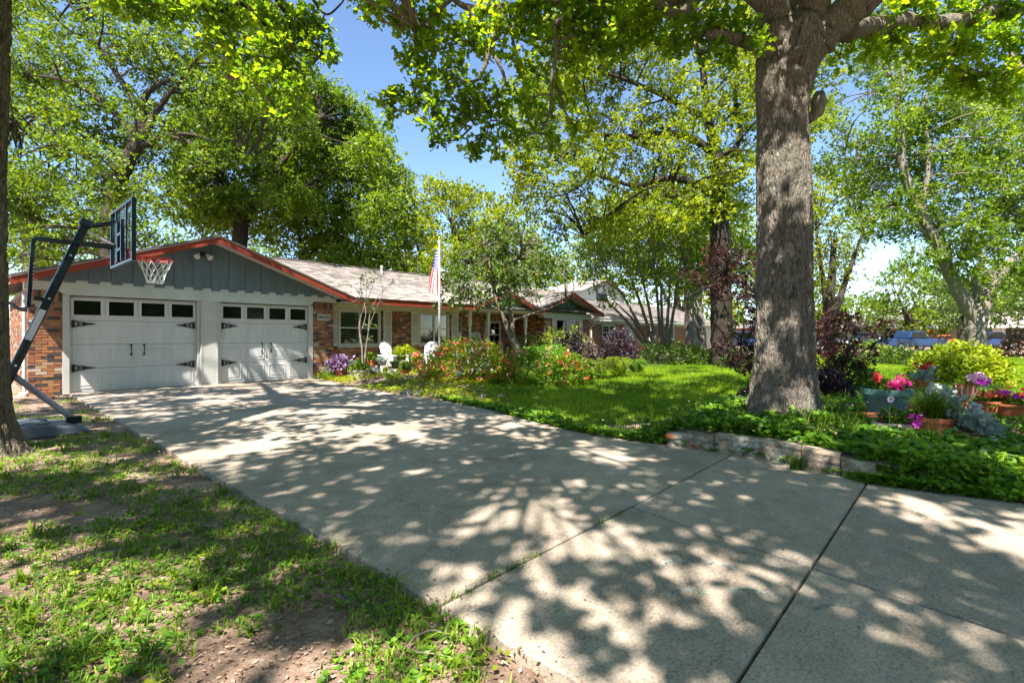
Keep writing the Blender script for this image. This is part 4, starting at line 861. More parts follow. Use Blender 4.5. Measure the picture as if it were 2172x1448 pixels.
_gt = np.random.default_rng(44); oak_over = [q for q in oak_over if not (-5 < q[0][0] < -1.2 and -1.2 < q[0][1] < 3.6 and _gt.random() < .45)]  # unseen crown thinned here so sun patches reach the middle of the drive
mt = MB(); limbs_w = [(pts, rad) for pts, rad in oak_limbs]; wood(mt, limbs_w, oak_front, 5, .008, .03); wood(mt, limbs_w, oak_over, 4, .009, .028)
mt.v = [tuple(np.asarray(a_) - np.array(oak_base)) for a_ in mt.v]; mt.build('twig', 'twig', oak, kind='stuff')
P, D = clump_pts(oak_front, 800, .9, mn=7); p_, d_, up_ = rosettes(P - np.array(oak_base), D, 6, .105, .9); leafmesh('leaf_cluster', p_, d_, up_, .105, T_OAK, 'leafO', oak, wid=.95, kind='stuff')
P, D = clump_pts(oak_over, 86, .7, mn=10); p_, d_, up_ = rosettes(P - np.array(oak_base), D, 7, .15, .9); leafmesh('crown', p_, d_, up_, .15, T_WIDE, 'leafO', oak)

# ---- oak at the left edge
Zl = 5.3; lo_base = (at(-30, 970, Zl)[0], Zl, 0.0)
lo = empty('oak_tree', lo_base, label='dark furrowed oak trunk at the left edge, beside the basketball hoop', cat='tree')
eb = [(985, 85), (960, 62), (930, 48), (890, 38), (840, 30), (760, 26), (600, 24), (400, 22), (200, 26), (0, 29), (-200, 26), (-420, 20)]
bark_trunk([(y, e_ - 80, 104 if y < 900 else 104 + (y - 900) * .30) for y, e_ in eb], Zl, .10, 4.1, lo, lo_base, 'barkB', nseg=300, nang=130, amp=.028)
T0 = at(-30, -380, Zl)
lo_limbs = [([T0 - np.array([0, 0, .4]), T0 + np.array([.2, .3, 1.2]), T0 + np.array([.5, .3, 3.0])], [.25, .2, .08]),
            ([T0 - np.array([0, 0, .2]), np.array([-4.2, 6.4, 7.4]), np.array([-2.6, 8.2, 8.3]), np.array([-1.2, 9.6, 8.9])], [.2, .15, .1, .05]),
            ([T0 - np.array([0, 0, .3]), np.array([-4.0, 4.2, 7.6]), np.array([-1.8, 3.0, 8.6]), np.array([.2, 2.4, 9.0])], [.2, .15, .1, .04]),
            ([T0 - np.array([0, 0, .3]), np.array([-6.0, 3.2, 7.6]), np.array([-6.0, .6, 8.6]), np.array([-5.6, -2.0, 9.0])], [.2, .15, .1, .04]),
            ([T0 - np.array([0, 0, .3]), np.array([-7.2, 6.8, 7.6]), np.array([-8.8, 8.6, 8.4])], [.2, .12, .05]),
            (L3((380, -60, 8.5), (420, 10, 8.6), (470, 22, 8.7), (510, 8, 8.8), (560, 50, 8.9), (575, 90, 9.0), (520, 130, 9.0), (480, 165, 9.0)), [.06, .05, .045, .035, .03, .02, .012, .006]),
            (L3((560, -40, 8.6), (600, 20, 8.8), (640, 70, 8.9), (690, 110, 9.0)), [.05, .035, .02, .008]),
            (L3((650, -20, 8.6), (690, 30, 8.7), (722, 10, 8.8), (740, -20, 8.8)), [.03, .02, .015, .01])]
lo_front_px = [(430, 10, 8.6, 36), (480, 50, 8.8, 34), (530, 20, 8.8, 38), (580, 60, 8.8, 38), (620, 30, 8.8, 36), (650, 70, 8.9, 30), (610, 110, 8.9, 34), (560, 120, 8.9, 34), (660, 110, 8.9, 28), (690, 100, 8.9, 20), (640, 150, 8.9, 26), (590, 165, 8.9, 30), (700, 125, 8.9, 10),
               (540, 175, 8.9, 28), (620, 195, 8.9, 26), (575, 215, 8.9, 22), (630, 235, 8.9, 20), (600, 250, 8.9, 16), (660, 30, 8.8, 24), (690, 60, 8.8, 16), (500, 110, 8.8, 30), (380, 30, 8.7, 36), (330, 15, 8.7, 36), (270, 10, 8.6, 36), (450, 90, 8.8, 30)]
lo_front = [(at(x, y, Y), r_ * Y / F) for x, y, Y, r_ in lo_front_px]
lo_over = canopy((-4.8, 4.6), 7.0, 6.6, 11.0, 280, .34, .66, 9); lo_over = [q for i, q in enumerate(lo_over) if not (q[0][0] > -2.6 and q[0][1] < 4.5 and i % 3) and not (-5 < q[0][0] < -1.2 and -1.2 < q[0][1] < 3.6 and i % 5 < 2)]  # unseen crown, clumps dropped where its shade on the drive was too solid
mb_ = MB()
for pts, rad in lo_limbs:
    P = spline(pts, 7); rr = np.interp(np.linspace(0, 1, len(P)), np.linspace(0, 1, len(rad)), rad); P = P + RNG.normal(0, 1, P.shape) * (rr * .08)[:, None] - np.array(lo_base); mb_.tube(P, rr, 10)
mb_.build('limb', 'barkC', lo, smooth=True)
mt = MB(); wood(mt, lo_limbs, lo_front, 5, .010, .035); wood(mt, lo_limbs, lo_over, 4, .009, .03); mt.v = [tuple(np.asarray(a_) - np.array(lo_base)) for a_ in mt.v]; mt.build('twig', 'twig', lo, kind='stuff')
P, D = clump_pts(lo_front, 520, .9, mn=7); p_, d_, up_ = rosettes(P - np.array(lo_base), D, 6, .11, .9); leafmesh('leaf_cluster', p_, d_, up_, .12, T_OAK, 'leafO', lo, kind='stuff')
P, D = clump_pts(lo_over, 78, .7, mn=10); p_, d_, up_ = rosettes(P - np.array(lo_base), D, 7, .15, .9); leafmesh('crown', p_, d_, up_, .15, T_WIDE, 'leafO', lo)

# ---- trees behind the house
BH = 'trees behind the house'
Y = 20
poly = [(-60, -60), (560, -60), (600, 40), (640, 160), (610, 260), (560, 330), (440, 340), (380, 420), (330, 520), (40, 560), (-60, 560)]
cl = polyclumps(poly, 200, Y + .7, 1.5, 42, holes=[(60, 330, 26), (350, 470, 36), (85, 250, 22), (150, 180, 18), (320, 360, 20), (110, 470, 26), (150, 400, 22)])
tree('tall broad oak behind the garage with a forked trunk above the hoop', (at(232, 700, Y)[0], Y, 0),
     [(PT([(222, 760), (230, 600), (232, 480), (250, 390), (285, 315), (300, 285)], Y), [.62, .56, .52, .48, .44, .38]), (PT([(300, 290), (290, 230), (270, 190), (215, 110), (185, 60), (130, -20)], Y), [.30, .24, .18, .14, .1, .05]),
      (PT([(305, 290), (305, 220), (320, 190), (370, 165)], Y), [.28, .22, .18, .1]), (PT([(305, 290), (330, 240), (355, 205), (420, 120), (470, 20)], Y), [.25, .2, .14, .08, .04]),
      (PT([(290, 300), (240, 235), (170, 185), (110, 165), (60, 160)], Y), [.24, .18, .13, .09, .04]), (PT([(250, 400), (200, 345), (140, 300), (95, 275), (30, 258)], Y), [.2, .16, .12, .09, .05]),
      (PT([(300, 310), (360, 290), (430, 320), (460, 360)], Y), [.2, .15, .10, .04]), (PT([(320, 290), (400, 285), (470, 305), (540, 330)], Y), [.16, .12, .08, .04])],
     cl, 'leafM', .145, 27, rs=.60, k=7, bark='barkC', group=BH, twigs=5, rtw=.018)
Y = 26
poly = [(380, 250), (470, 200), (560, 190), (640, 170), (700, 185), (740, 215), (780, 265), (825, 320), (850, 370), (852, 440), (872, 520), (885, 590), (760, 590), (650, 570), (610, 520), (470, 480), (380, 470), (360, 360)]
cl = polyclumps(poly, 150, Y + 1.2, 1.5, 42, holes=[(600, 540, 30), (630, 520, 26), (690, 560, 20)])
tree('dense rounded oak behind the roof with a spreading dark fork', (at(505, 700, Y)[0], Y, 0),
     [(PT([(500, 760), (503, 600), (512, 480), (530, 440)], Y), [.6, .55, .5, .42]), (PT([(515, 470), (480, 420), (450, 370), (430, 320)], Y), [.3, .2, .12, .06]), (PT([(525, 445), (560, 425), (600, 430), (640, 400)], Y), [.32, .22, .15, .08]),
      (PT([(520, 450), (570, 380), (620, 320), (680, 250)], Y), [.3, .2, .12, .05]), (PT([(640, 760), (640, 640), (648, 540), (635, 500), (640, 440)], Y + 2), [.25, .22, .2, .16, .08]), (PT([(645, 550), (680, 520), (730, 480)], Y + 2), [.14, .1, .05])],
     cl, 'leafM', .19, 26, rs=.72, k=7, bark='barkC', group=BH, twigs=4, rtw=.02)
Y = 15.9 + 6
tree('pale leaning trunk seen between the left oak and the hoop', (at(90, 700, Y)[0], Y, 0),
     [(PT([(95, 760), (82, 600), (72, 520), (60, 450), (30, 390), (0, 350), (-40, 280)], Y), [.50, .46, .42, .40, .36, .34, .28])],
     polyclumps([(20, 90), (120, 80), (200, 560), (20, 570), (-40, 300)], 26, Y + 2, 1.2, 34), 'leafM', .15, 24, k=6, bark='barkA', group=BH, twigs=5, rtw=.018)
Y = 46
cl = polyclumps([(850, 400), (905, 388), (960, 395), (1010, 405), (1060, 432), (1110, 440), (1150, 470), (1150, 620), (850, 620)], 130, Y, 2.5, 26, holes=[(890, 545, 12), (985, 575, 14), (940, 530, 10)])
tree('distant pair of yellow-green tree crowns above the roof ridge', (at(960, 700, Y)[0], Y, 0), [(PT([(955, 730), (958, 640), (970, 560), (960, 480)], Y), [.6, .5, .4, .2]), (PT([(960, 600), (900, 560), (880, 500)], Y), [.3, .2, .1]), (PT([(962, 580), (1020, 530), (1060, 480)], Y), [.3, .2, .1])],
     cl, 'leafY', .30, 8, k=7, bark='barkC', group=BH, twigs=2, rtw=.03)
Y = 38
cl = polyclumps([(-80, 420), (60, 430), (330, 470), (420, 440), (620, 500), (860, 560), (860, 640), (-80, 640)], 60, Y, 2.0, 34)
tree('low green tree line glimpsed through the gap above the garage roof', (at(420, 700, Y)[0], Y, 0), [(PT([(420, 740), (422, 560)], Y), [.5, .3]), (PT([(421, 620), (600, 560), (760, 560)], Y), [.3, .2, .1]), (PT([(421, 620), (250, 540), (60, 540)], Y), [.3, .2, .1])], cl, 'leafM', .28, 7, k=6, bark='barkC', group=BH, twigs=2, rtw=.03)

# ---- dark trunked oak on the lawn and its canopy
Y = 20.7
poly = [(1080, 260), (1120, 120), (1180, 30), (1260, -60), (1700, -60), (1760, 60), (1740, 250), (1640, 330), (1590, 430), (1500, 490), (1400, 500), (1280, 480), (1180, 500), (1110, 450), (1100, 380), (1070, 320)]
cl = polyclumps(poly, 200, Y, 1.8, 40, holes=[(1300, 200, 20), (1330, 330, 24), (1240, 440, 22), (1440, 430, 18), (1500, 330, 16), (1190, 360, 20)])
tree('tall oak with near black trunk on the lawn left of the big pale trunk', (at(1530, 775, Y)[0], Y, 0),
     [(PT([(1540, 785), (1535, 740), (1530, 660), (1528, 520), (1525, 400), (1522, 330)], Y), [.55, .46, .43, .40, .34, .28]), (PT([(1522, 340), (1500, 250), (1490, 150), (1460, 40)], Y), [.24, .18, .12, .06]),
      (PT([(1520, 330), (1460, 290), (1400, 285), (1330, 290), (1260, 285)], Y), [.18, .15, .13, .1, .06]), (PT([(1525, 420), (1460, 385), (1400, 380), (1350, 395), (1260, 370)], Y), [.17, .15, .12, .09, .05]),
      (PT([(1526, 450), (1440, 420), (1380, 415), (1300, 450), (1240, 500)], Y), [.14, .13, .11, .08, .05]), (PT([(1524, 360), (1570, 290), (1560, 200), (1600, 140)], Y), [.16, .12, .08, .04]), (PT([(1525, 400), (1580, 350), (1640, 310)], Y), [.12, .08, .04]),
      (PT([(1490, 250), (1400, 200), (1300, 160), (1230, 150)], Y), [.13, .1, .07, .04])],
     cl, 'leafY', .16, 26, k=7, bark='barkE', twigs=5, rtw=.016,
     bare=[(at(x, y, Y - 1), r_ * Y / F) for x, y, r_ in [(1250, 220, 50), (1300, 260, 60), (1220, 330, 60), (1280, 380, 60), (1200, 420, 60), (1330, 330, 50), (1180, 480, 40), (1260, 460, 50), (1360, 260, 50)]])
# ---- pale trunk in front of the neighbour's house
Y = 31
cl = polyclumps([(1250, 440), (1400, 400), (1560, 430), (1610, 540), (1560, 600), (1440, 600), (1330, 560), (1260, 540)], 70, Y, 2, 32, holes=[(1480, 560, 20)])
tree('pale sunlit double trunk in front of the neighbouring brick house', (at(1472, 752, Y)[0], Y, 0),
     [(PT([(1470, 760), (1467, 720), (1464, 640), (1462, 560), (1450, 480)], Y), [.75, .56, .48, .42, .25]), (PT([(1490, 760), (1487, 700), (1480, 620), (1490, 540), (1530, 470)], Y), [.5, .38, .32, .25, .12]), (PT([(1462, 580), (1430, 500), (1390, 450)], Y), [.25, .15, .08])],
     cl, 'leafM', .22, 15, rs=.74, k=7, bark='barkD', twigs=4, rtw=.02)
# ---- vase shaped small tree
Y = 25.7
cl = polyclumps([(1230, 520), (1290, 490), (1400, 480), (1500, 500), (1530, 570), (1470, 640), (1410, 610), (1330, 620), (1290, 650), (1240, 620)], 75, Y, 1.5, 26, holes=[(1420, 600, 20)])
b_ = (1408, 757)
tree('vase-shaped small tree of many slim stems on the lawn before the neighbouring house', (at(1408, 765, Y)[0], Y, 0),
     [(PT([(b_[0] + dx, 765), (b_[0] + (x - b_[0]) * .25, 735), (b_[0] + (x - b_[0]) * .62, (740 + y) / 2 - 10), (x, y)], Y), [.11, .095, .07, .02]) for dx, x, y in [(-10, 1290, 580), (-8, 1325, 555), (-4, 1350, 545), (0, 1385, 530), (4, 1400, 560), (7, 1425, 560), (-6, 1265, 620), (5, 1450, 520), (-9, 1305, 640)]],
     cl, 'leafM', .15, 13, k=6, bark='barkB', twigs=6, rtw=.014, attach_r=.03)
# ---- small tree by the entry
Y = 16.6
cl = polyclumps([(940, 645), (955, 570), (1000, 505), (1060, 485), (1120, 490), (1180, 530), (1212, 580), (1190, 600), (1140, 605), (1125, 630), (1090, 640), (1040, 640), (980, 655)], 74, Y, .9, 23, holes=[(1010, 590, 14), (1150, 600, 14)])
tree('small leafy front-yard tree with two curved pale stems by the entry', (at(1098, 745, Y)[0], Y, 0),
     [(PT([(1098, 760), (1092, 735), (1078, 700), (1068, 670), (1052, 630), (1040, 570), (1030, 520)], Y), [.11, .10, .085, .08, .065, .045, .02]), (PT([(1104, 765), (1100, 740), (1088, 712), (1086, 680), (1080, 640), (1085, 580), (1110, 520)], Y), [.12, .11, .09, .08, .065, .045, .02]),
      (PT([(1086, 690), (1092, 678), (1115, 670), (1160, 655), (1200, 640)], Y), [.05, .045, .04, .03, .015]), (PT([(1066, 660), (1020, 640), (980, 630)], Y), [.04, .03, .012])],
     cl, 'leafD', .115, 42, k=6, bark='barkB', twigs=6, rtw=.010, attach_r=.03, name='small_tree', tmpl=T_OVAL)
# ---- sapling before the first window
Y = 15.3
sp = [(PT([(770, 795), (768, 740), (762, 690), (775, 640), (778, 600)], Y), [.035, .028, .022, .014, .005]), (PT([(771, 795), (776, 740), (782, 700), (786, 660), (805, 625), (832, 598)], Y), [.035, .026, .02, .016, .01, .004]),
      (PT([(768, 700), (776, 660), (760, 620), (738, 600), (725, 598)], Y), [.02, .016, .012, .008, .004]), (PT([(783, 690), (800, 650), (812, 620), (806, 585)], Y), [.015, .012, .008, .003]), (PT([(778, 640), (792, 600), (800, 560)], Y), [.012, .008, .003]), (PT([(773, 650), (765, 600), (770, 570)], Y), [.010, .007, .003])]
cl = [(at(x, y, Y + RNG.normal(0, .25)), r_ * Y / F) for x, y, r_ in [(778, 640, 12), (785, 600, 16), (770, 590, 14), (800, 590, 12), (740, 605, 9), (725, 598, 8), (812, 640, 8), (783, 690, 12), (786, 720, 10), (765, 620, 10), (832, 600, 7), (790, 575, 12), (750, 640, 6), (795, 655, 9)]]
tree('spindly sapling with sparse leaves in front of the first window', (at(771, 798, Y)[0], Y, 0), sp, cl, 'leafD', .07, 130, k=4, bark='barkD', twigs=7, rtw=.005, attach_r=.012, name='sapling', sides=7, mn=3)
# ---- dark red maple behind and right of the oak
Y = 12.5
cl = polyclumps([(1445, 585), (1530, 520), (1600, 540), (1620, 600), (1610, 680), (1560, 640), (1500, 620)], 42, Y, .6, 18) + polyclumps([(1560, 670), (1620, 660), (1620, 790), (1540, 790), (1530, 745)], 24, Y, .5, 20) + \
     polyclumps([(1725, 680), (1790, 660), (1870, 690), (1880, 715), (1850, 730), (1840, 790), (1790, 800), (1725, 790)], 26, Y - .8, .6, 22)
tree('weeping dark red maple spreading out behind the big oak trunk', (at(1665, 800, Y)[0], Y, 0),
     [(PT([(1665, 830), (1668, 760), (1650, 690), (1600, 620), (1540, 580)], Y), [.09, .08, .06, .04, .015]), (PT([(1668, 760), (1690, 680), (1640, 590), (1590, 550)], Y), [.07, .05, .03, .012]), (PT([(1670, 790), (1730, 740), (1790, 700), (1860, 690)], Y - .4), [.07, .05, .035, .012]),
      (PT([(1670, 800), (1740, 790), (1800, 760), (1840, 740)], Y - .6), [.06, .045, .03, .012]), (PT([(1665, 790), (1620, 745), (1570, 730)], Y), [.05, .035, .012]), (PT([(1690, 740), (1740, 680), (1780, 640)], Y - .5), [.05, .035, .012])],
     cl, 'leafR', .075, 150, k=6, bark='barkC', twigs=6, rtw=.006, attach_r=.02, name='red_maple', spread=.5)
# ---- forked grey tree on the right
Y = 27
cl = polyclumps([(1745, 90), (1850, 60), (1960, 150), (2100, 190), (2240, 180), (2240, 640), (2150, 640), (2060, 620), (2040, 560), (1960, 560), (1900, 500), (1820, 470), (1780, 380), (1740, 330)], 165, Y + .9, 1.8, 40, holes=[(1800, 180, 55), (1830, 250, 40), (1770, 300, 30), (1850, 330, 22), (2050, 400, 30), (1780, 120, 40), (1990, 300, 20), (2110, 330, 18)])
tree('grey barked tree with a wide V fork near the street on the right', (at(2070, 755, Y)[0], Y, 0),
     [(PT([(2066, 775), (2070, 740), (2070, 700), (2074, 665), (2070, 640)], Y), [.72, .58, .53, .58, .42]), (PT([(2072, 680), (2040, 630), (2011, 573), (1985, 516), (1955, 460), (1931, 406), (1913, 341), (1910, 251), (1903, 215), (1920, 154), (1940, 118)], Y), [.46, .40, .37, .34, .30, .28, .24, .20, .18, .12, .05]),
      (PT([(2078, 680), (2092, 632), (2112, 592), (2150, 552), (2190, 530), (2300, 480)], Y), [.42, .36, .33, .30, .26, .15]), (PT([(2080, 660), (2072, 615), (2067, 582), (2085, 560)], Y), [.26, .22, .18, .12]), (PT([(1955, 460), (1970, 340), (1960, 230), (1985, 150)], Y), [.16, .13, .09, .04]),
      (PT([(1985, 516), (1900, 430), (1830, 360), (1790, 330)], Y), [.10, .07, .04, .02]), (PT([(2190, 530), (2150, 430), (2120, 330), (2090, 240)], Y), [.16, .12, .08, .04]), (PT([(1920, 200), (1870, 140), (1830, 110)], Y), [.10, .06, .03])],
     cl, 'leafM', .18, 17, rs=.80, k=7, bark='barkD', twigs=5, rtw=.017,
     bare=[(at(x, y, Y), r_ * Y / F) for x, y, r_ in [(1800, 150, 50), (1770, 220, 45), (1840, 200, 40), (1790, 280, 40), (1860, 130, 40), (2060, 390, 40)]])
ST = 'trees across the street'
for lab, poly, n_, Yt, rp, lf, tr_, nm in [
    ('rounded bright tree beyond the pickup truck across the street', [(1850, 610), (1905, 560), (2000, 540), (2050, 600), (2050, 690), (1990, 700), (1840, 695)], 70, 56, 24, 'leafM', (1930, 725), 'tree'),
    ('leafy tree seen right of the big oak trunk', [(1700, 360), (1790, 370), (1850, 430), (1845, 540), (1800, 600), (1700, 640)], 60, 42, 26, 'leafY', (1760, 740), 'tree'),
    ('dark dense tree behind the grey forked trunk', [(1990, 600), (2060, 570), (2230, 560), (2230, 670), (2060, 690), (1990, 680)], 60, 44, 24, 'leafD', (2045, 735), 'tree'),
    ('distant tree left of the rounded bright one', [(1600, 560), (1760, 600), (1860, 640), (1860, 705), (1600, 705)], 60, 64, 24, 'leafM', (1800, 722), 'tree'),
    ('distant tree beyond the neighbouring roof', [(1180, 520), (1320, 470), (1500, 440), (1640, 470), (1640, 640), (1520, 660), (1180, 640)], 90, 60, 30, 'leafY', (1440, 735), 'tree'),
    ('far tree at the right edge above the tan house', [(2080, 560), (2260, 540), (2260, 660), (2090, 660)], 30, 75, 26, 'leafM', (2200, 722), 'tree')]:
    cl = polyclumps(poly, n_, Yt, 2.2, rp); cx_ = np.mean([p[0] for p in poly]); cy_ = np.mean([p[1] for p in poly])
    tree(lab, (at(tr_[0], 712, Yt)[0], Yt, 0), [(PT([(tr_[0], tr_[1] + 20), (tr_[0], 680), (tr_[0] * .6 + cx_ * .4, cy_ + 20)], Yt), [.5, .4, .2]), (PT([(tr_[0], 690), (cx_ - 50, cy_)], Yt), [.3, .1]), (PT([(tr_[0], 690), (cx_ + 50, cy_)], Yt), [.3, .1])],
         cl, lf, .0066 * Yt, 105 / (Yt / 6) ** 1.6, k=6, bark='barkC', group=ST, twigs=2, rtw=.03)
# a far hedge of trees closes the view to the horizon
def treeline(lab, x0, x1, Yt, ztop, n_, leaf, Y2=None):
    g_ = np.random.default_rng(int(abs(Yt))); fr_ = g_.random(n_); yy_ = Yt + (0 if Y2 is None else 1) * fr_ * ((Y2 or 0) - Yt); cl = [(np.array([x0 + (x1 - x0) * fr_[i], yy_[i] + g_.normal(0, 2.2), g_.uniform(.5, ztop) * (.8 + .2 * math.sin(i))]), g_.uniform(1.2, 2.2)) for i in range(n_)]
    P, D = clump_pts(cl, 6, .8, mn=16); p_, d_, up_ = rosettes(P, D, 5, .7, .9); leafmesh('tree_belt', p_, d_, up_, .75, T_WIDE, leaf, kind='stuff', label=lab, cat='woodland')
treeline('leafy belt of trees behind the viewpoint, seen mirrored in the window panes', 10, 44, -30, 9.5, 230, 'leafM', 6)
treeline('second belt of trees behind and left of the viewpoint', -40, 12, -24, 9.5, 200, 'leafM', -30)
treeline('continuous far belt of green trees closing the street view', -60, 150, 105, 8.5, 260, 'leafM')

# ================================================================== SHRUBS
def shrub(label, px, py_base, Y, w_px, h_px, leaf, size, n, tmpl=T_KITE, name='shrub', k=5, flowers=None, fl_n=0, fl_size=.05, depth=.8, group=None, stems=7, bark='twig', cat='shrub', z0=None, spread=.8):
    b = at(px, py_base, Y); z0 = float(hgt(b[0], b[1])) if z0 is None else z0; base = (b[0], b[1], z0)
    t = empty(name, base, label=label, cat=cat, group=group); rx = w_px / 2 * Y / F; H_ = EYE - (py_base - h_px - HYP) / F * Y - z0; ry = rx * depth
    g_ = RNG; q = unit(g_.normal(0, 1, (n, 3))); q[:, 2] = np.abs(q[:, 2]) * np.where(g_.random(n) < .12, -.3, 1); rad = .62 + .38 * g_.random(n) ** .6
    lump = 1 + .30 * (fbm(q[:, 0] * 2 + px, q[:, 1] * 2 + q[:, 2] * 2, 2.0) - .5) * 2
    P = q * rad[:, None] * lump[:, None] * [rx, ry, H_ * .93]; P[:, 2] = np.maximum(P[:, 2], .03)
    p_, d_, up_ = rosettes(P, q + [0, 0, .3], k, size, spread); p_[:, 2] = np.maximum(p_[:, 2], .01); leafmesh('foliage', p_, d_, up_, size, tmpl, leaf, t)
    mb = MB()
    for i in range(stems):
        a_ = g_.random() * 6.28; e = np.array([math.cos(a_) * rx * .7, math.sin(a_) * ry * .7, H_ * g_.uniform(.5, .85)]); pts = spline([[0, 0, -.05], e * [.3, .3, .5], e], 4); mb.tube(pts, np.linspace(.022, .006, len(pts)), 5)
        for _ in range(4): i0 = pts[g_.integers(3, len(pts))]; mb.tube([i0, i0 + g_.normal(0, .25 * rx, 3) * [1, 1, .5] + [0, 0, .1]], [.008, .003], 4)
    mb.build('stem', bark, t, smooth=True)
    if flowers:
        for fm, nn in flowers:
            q = unit(g_.normal(0, 1, (nn, 3))); q[:, 2] = np.abs(q[:, 2]) * .9; q[:, 1] -= .25; q = unit(q); P = q * (1.0 + .06 * g_.normal(0, 1, (nn, 1))) * [rx, ry, H_ * .95]; P[:, 2] = np.maximum(P[:, 2], .08)
            P = np.repeat(P, 6, 0) + g_.normal(0, fl_size * .5, (nn * 6, 3)); D = unit(np.repeat(q, 6, 0) + g_.normal(0, .7, (nn * 6, 3)))
            leafmesh('blossom', P, D, unit(g_.normal(0, .5, (len(P), 3)) + [0, 0, 1]), fl_size, T_ROUND, fm, t, kind='stuff')
    return t
shrub('wide flowering shrub dotted with salmon blossoms in front of the flagpole', 995, 806, 13.6, 215, 88, 'leafB', .075, 1500, flowers=[('fsalm', 150), ('fred', 16)], fl_size=.05, name='flowering_shrub', k=5)
shrub('flowering shrub with fewer blossoms, right of the wide salmon one', 1150, 806, 13.4, 200, 78, 'leafG', .07, 1300, flowers=[('fsalm', 60)], fl_size=.05, name='flowering_shrub', k=5)
shrub('rounded green shrub with scattered red buds at the lawn edge', 1200, 812, 12.8, 120, 66, 'leafM', .07, 700, flowers=[('fred', 10)], fl_size=.045)
shrub('grey-green clipped shrub just behind the flowering shrubs', 1000, 760, 16.2, 90, 38, 'leafS', .07, 420)
shrub('dark purple mounded shrub behind the flowering shrubs', 1212, 765, 17.5, 118, 68, 'leafP', .09, 850, name='purple_shrub')
shrub('second dark purple shrub, taller and looser, at the corner of the house', 1312, 775, 19.0, 86, 78, 'leafP', .10, 650, name='purple_shrub')
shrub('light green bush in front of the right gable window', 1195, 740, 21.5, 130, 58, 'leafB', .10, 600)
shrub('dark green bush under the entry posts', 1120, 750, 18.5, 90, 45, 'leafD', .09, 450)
shrub('bright yellow-green sunlit shrub in front of the forked tree', 2030, 812, 13.8, 200, 84, 'leafB', .10, 1500, tmpl=T_OVAL)
shrub('brown dry bush at the right edge by the street', 2165, 756, 29, 80, 56, 'litter', .16, 420)
shrub('low dark purple bush right of the big oak trunk', 1762, 842, 9.6, 84, 60, 'leafP', .055, 700, name='purple_shrub')
shrub('low dark shrub left of the oak trunk base', 1590, 862, 8.7, 60, 40, 'leafR', .05, 330)
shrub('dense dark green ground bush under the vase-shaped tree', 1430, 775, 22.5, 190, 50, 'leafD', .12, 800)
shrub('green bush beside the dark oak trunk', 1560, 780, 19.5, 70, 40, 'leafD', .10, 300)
shrub('yellow-flowered plant by the neighbouring brick wall', 1385, 762, 27, 40, 26, 'leafB', .12, 120, flowers=[('fyel', 6)], fl_size=.08, name='plant', cat='plant')
shrub('dark loose shrub between the oak trunk and the teal pot', 1800, 815, 12.0, 120, 60, 'leafD', .08, 500)
shrub('loose pinkish-green bush along the sidewalk in front of the parked vehicles', 1835, 762, 24, 130, 44, 'leafM', .13, 420, flowers=[('fpale', 10)], fl_size=.07)
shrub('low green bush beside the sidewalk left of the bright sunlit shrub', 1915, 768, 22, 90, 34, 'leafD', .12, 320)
def fern(label, px, py, Y, w_px, h_px, leaf, n, name='fern', z0=None, width=.10, size_j=.35):
    b = at(px, py, Y); z0 = float(hgt(b[0], b[1])) if z0 is None else z0; t = empty(name, (b[0], b[1], z0), label=label, cat='plant'); R_ = w_px / 2 * Y / F; H_ = h_px * Y / F
    mb = MB(); P = []; D = []; U = []; S = []
    for i in range(n):
        a_ = RNG.random() * 6.28; L_ = RNG.uniform(.6, 1.05); o0 = np.array([math.cos(a_), math.sin(a_), 0]) * R_ * .35 * RNG.random(); e = o0 + np.array([math.cos(a_) * R_ * L_ * .95, math.sin(a_) * R_ * L_ * .95, H_ * RNG.uniform(.1, .75)])
        pts = spline([o0, [o0[0] + (e[0] - o0[0]) * .45, o0[1] + (e[1] - o0[1]) * .45, H_ * RNG.uniform(.55, 1.0)], e], 9); mb.tube(pts, .003, 3, cap=False)
        T = np.gradient(pts, axis=0)
        for j in range(2, len(pts)):
            sd = np.cross(T[j], [0, 0, 1.]); sd /= np.linalg.norm(sd) + 1e-9
            for s_ in (-1, 1): P.append(pts[j]); D.append([0, 0, -.2] + sd * s_ + T[j] / (np.linalg.norm(T[j]) + 1e-9) * .5); U.append([0, 0, 1.]); S.append(width * (1.1 - j / len(pts)))
    mb.build('stem', 'leafD', t); P, D, U, S = map(np.array, (P, D, U, S)); V = place(T_KITE[0], P, unit(D), unit(U + RNG.normal(0, .15, U.shape)), S, .7); fastmesh('frond', V, T_KITE[1], 4, leaf, RNG.random(len(P)) * .8, t, kind='stuff')
for k, (px, py, Y, w_, h_, lf, lab) in enumerate([(1268, 806, 14.6, 80, 44, 'leafB', 'sunlit yellow-green fern clump nearest the flowering shrubs'), (1312, 802, 15.2, 74, 44, 'leafB', 'sunlit fern clump at the end of the bed beside the lawn'), (1238, 815, 13.4, 70, 30, 'leafG', 'low fern clump at the front of the bed'),
        (1350, 790, 17, 60, 30, 'leafG', 'fern clump below the second purple shrub')]): fern(lab, px, py, Y, w_, h_, lf, 60)

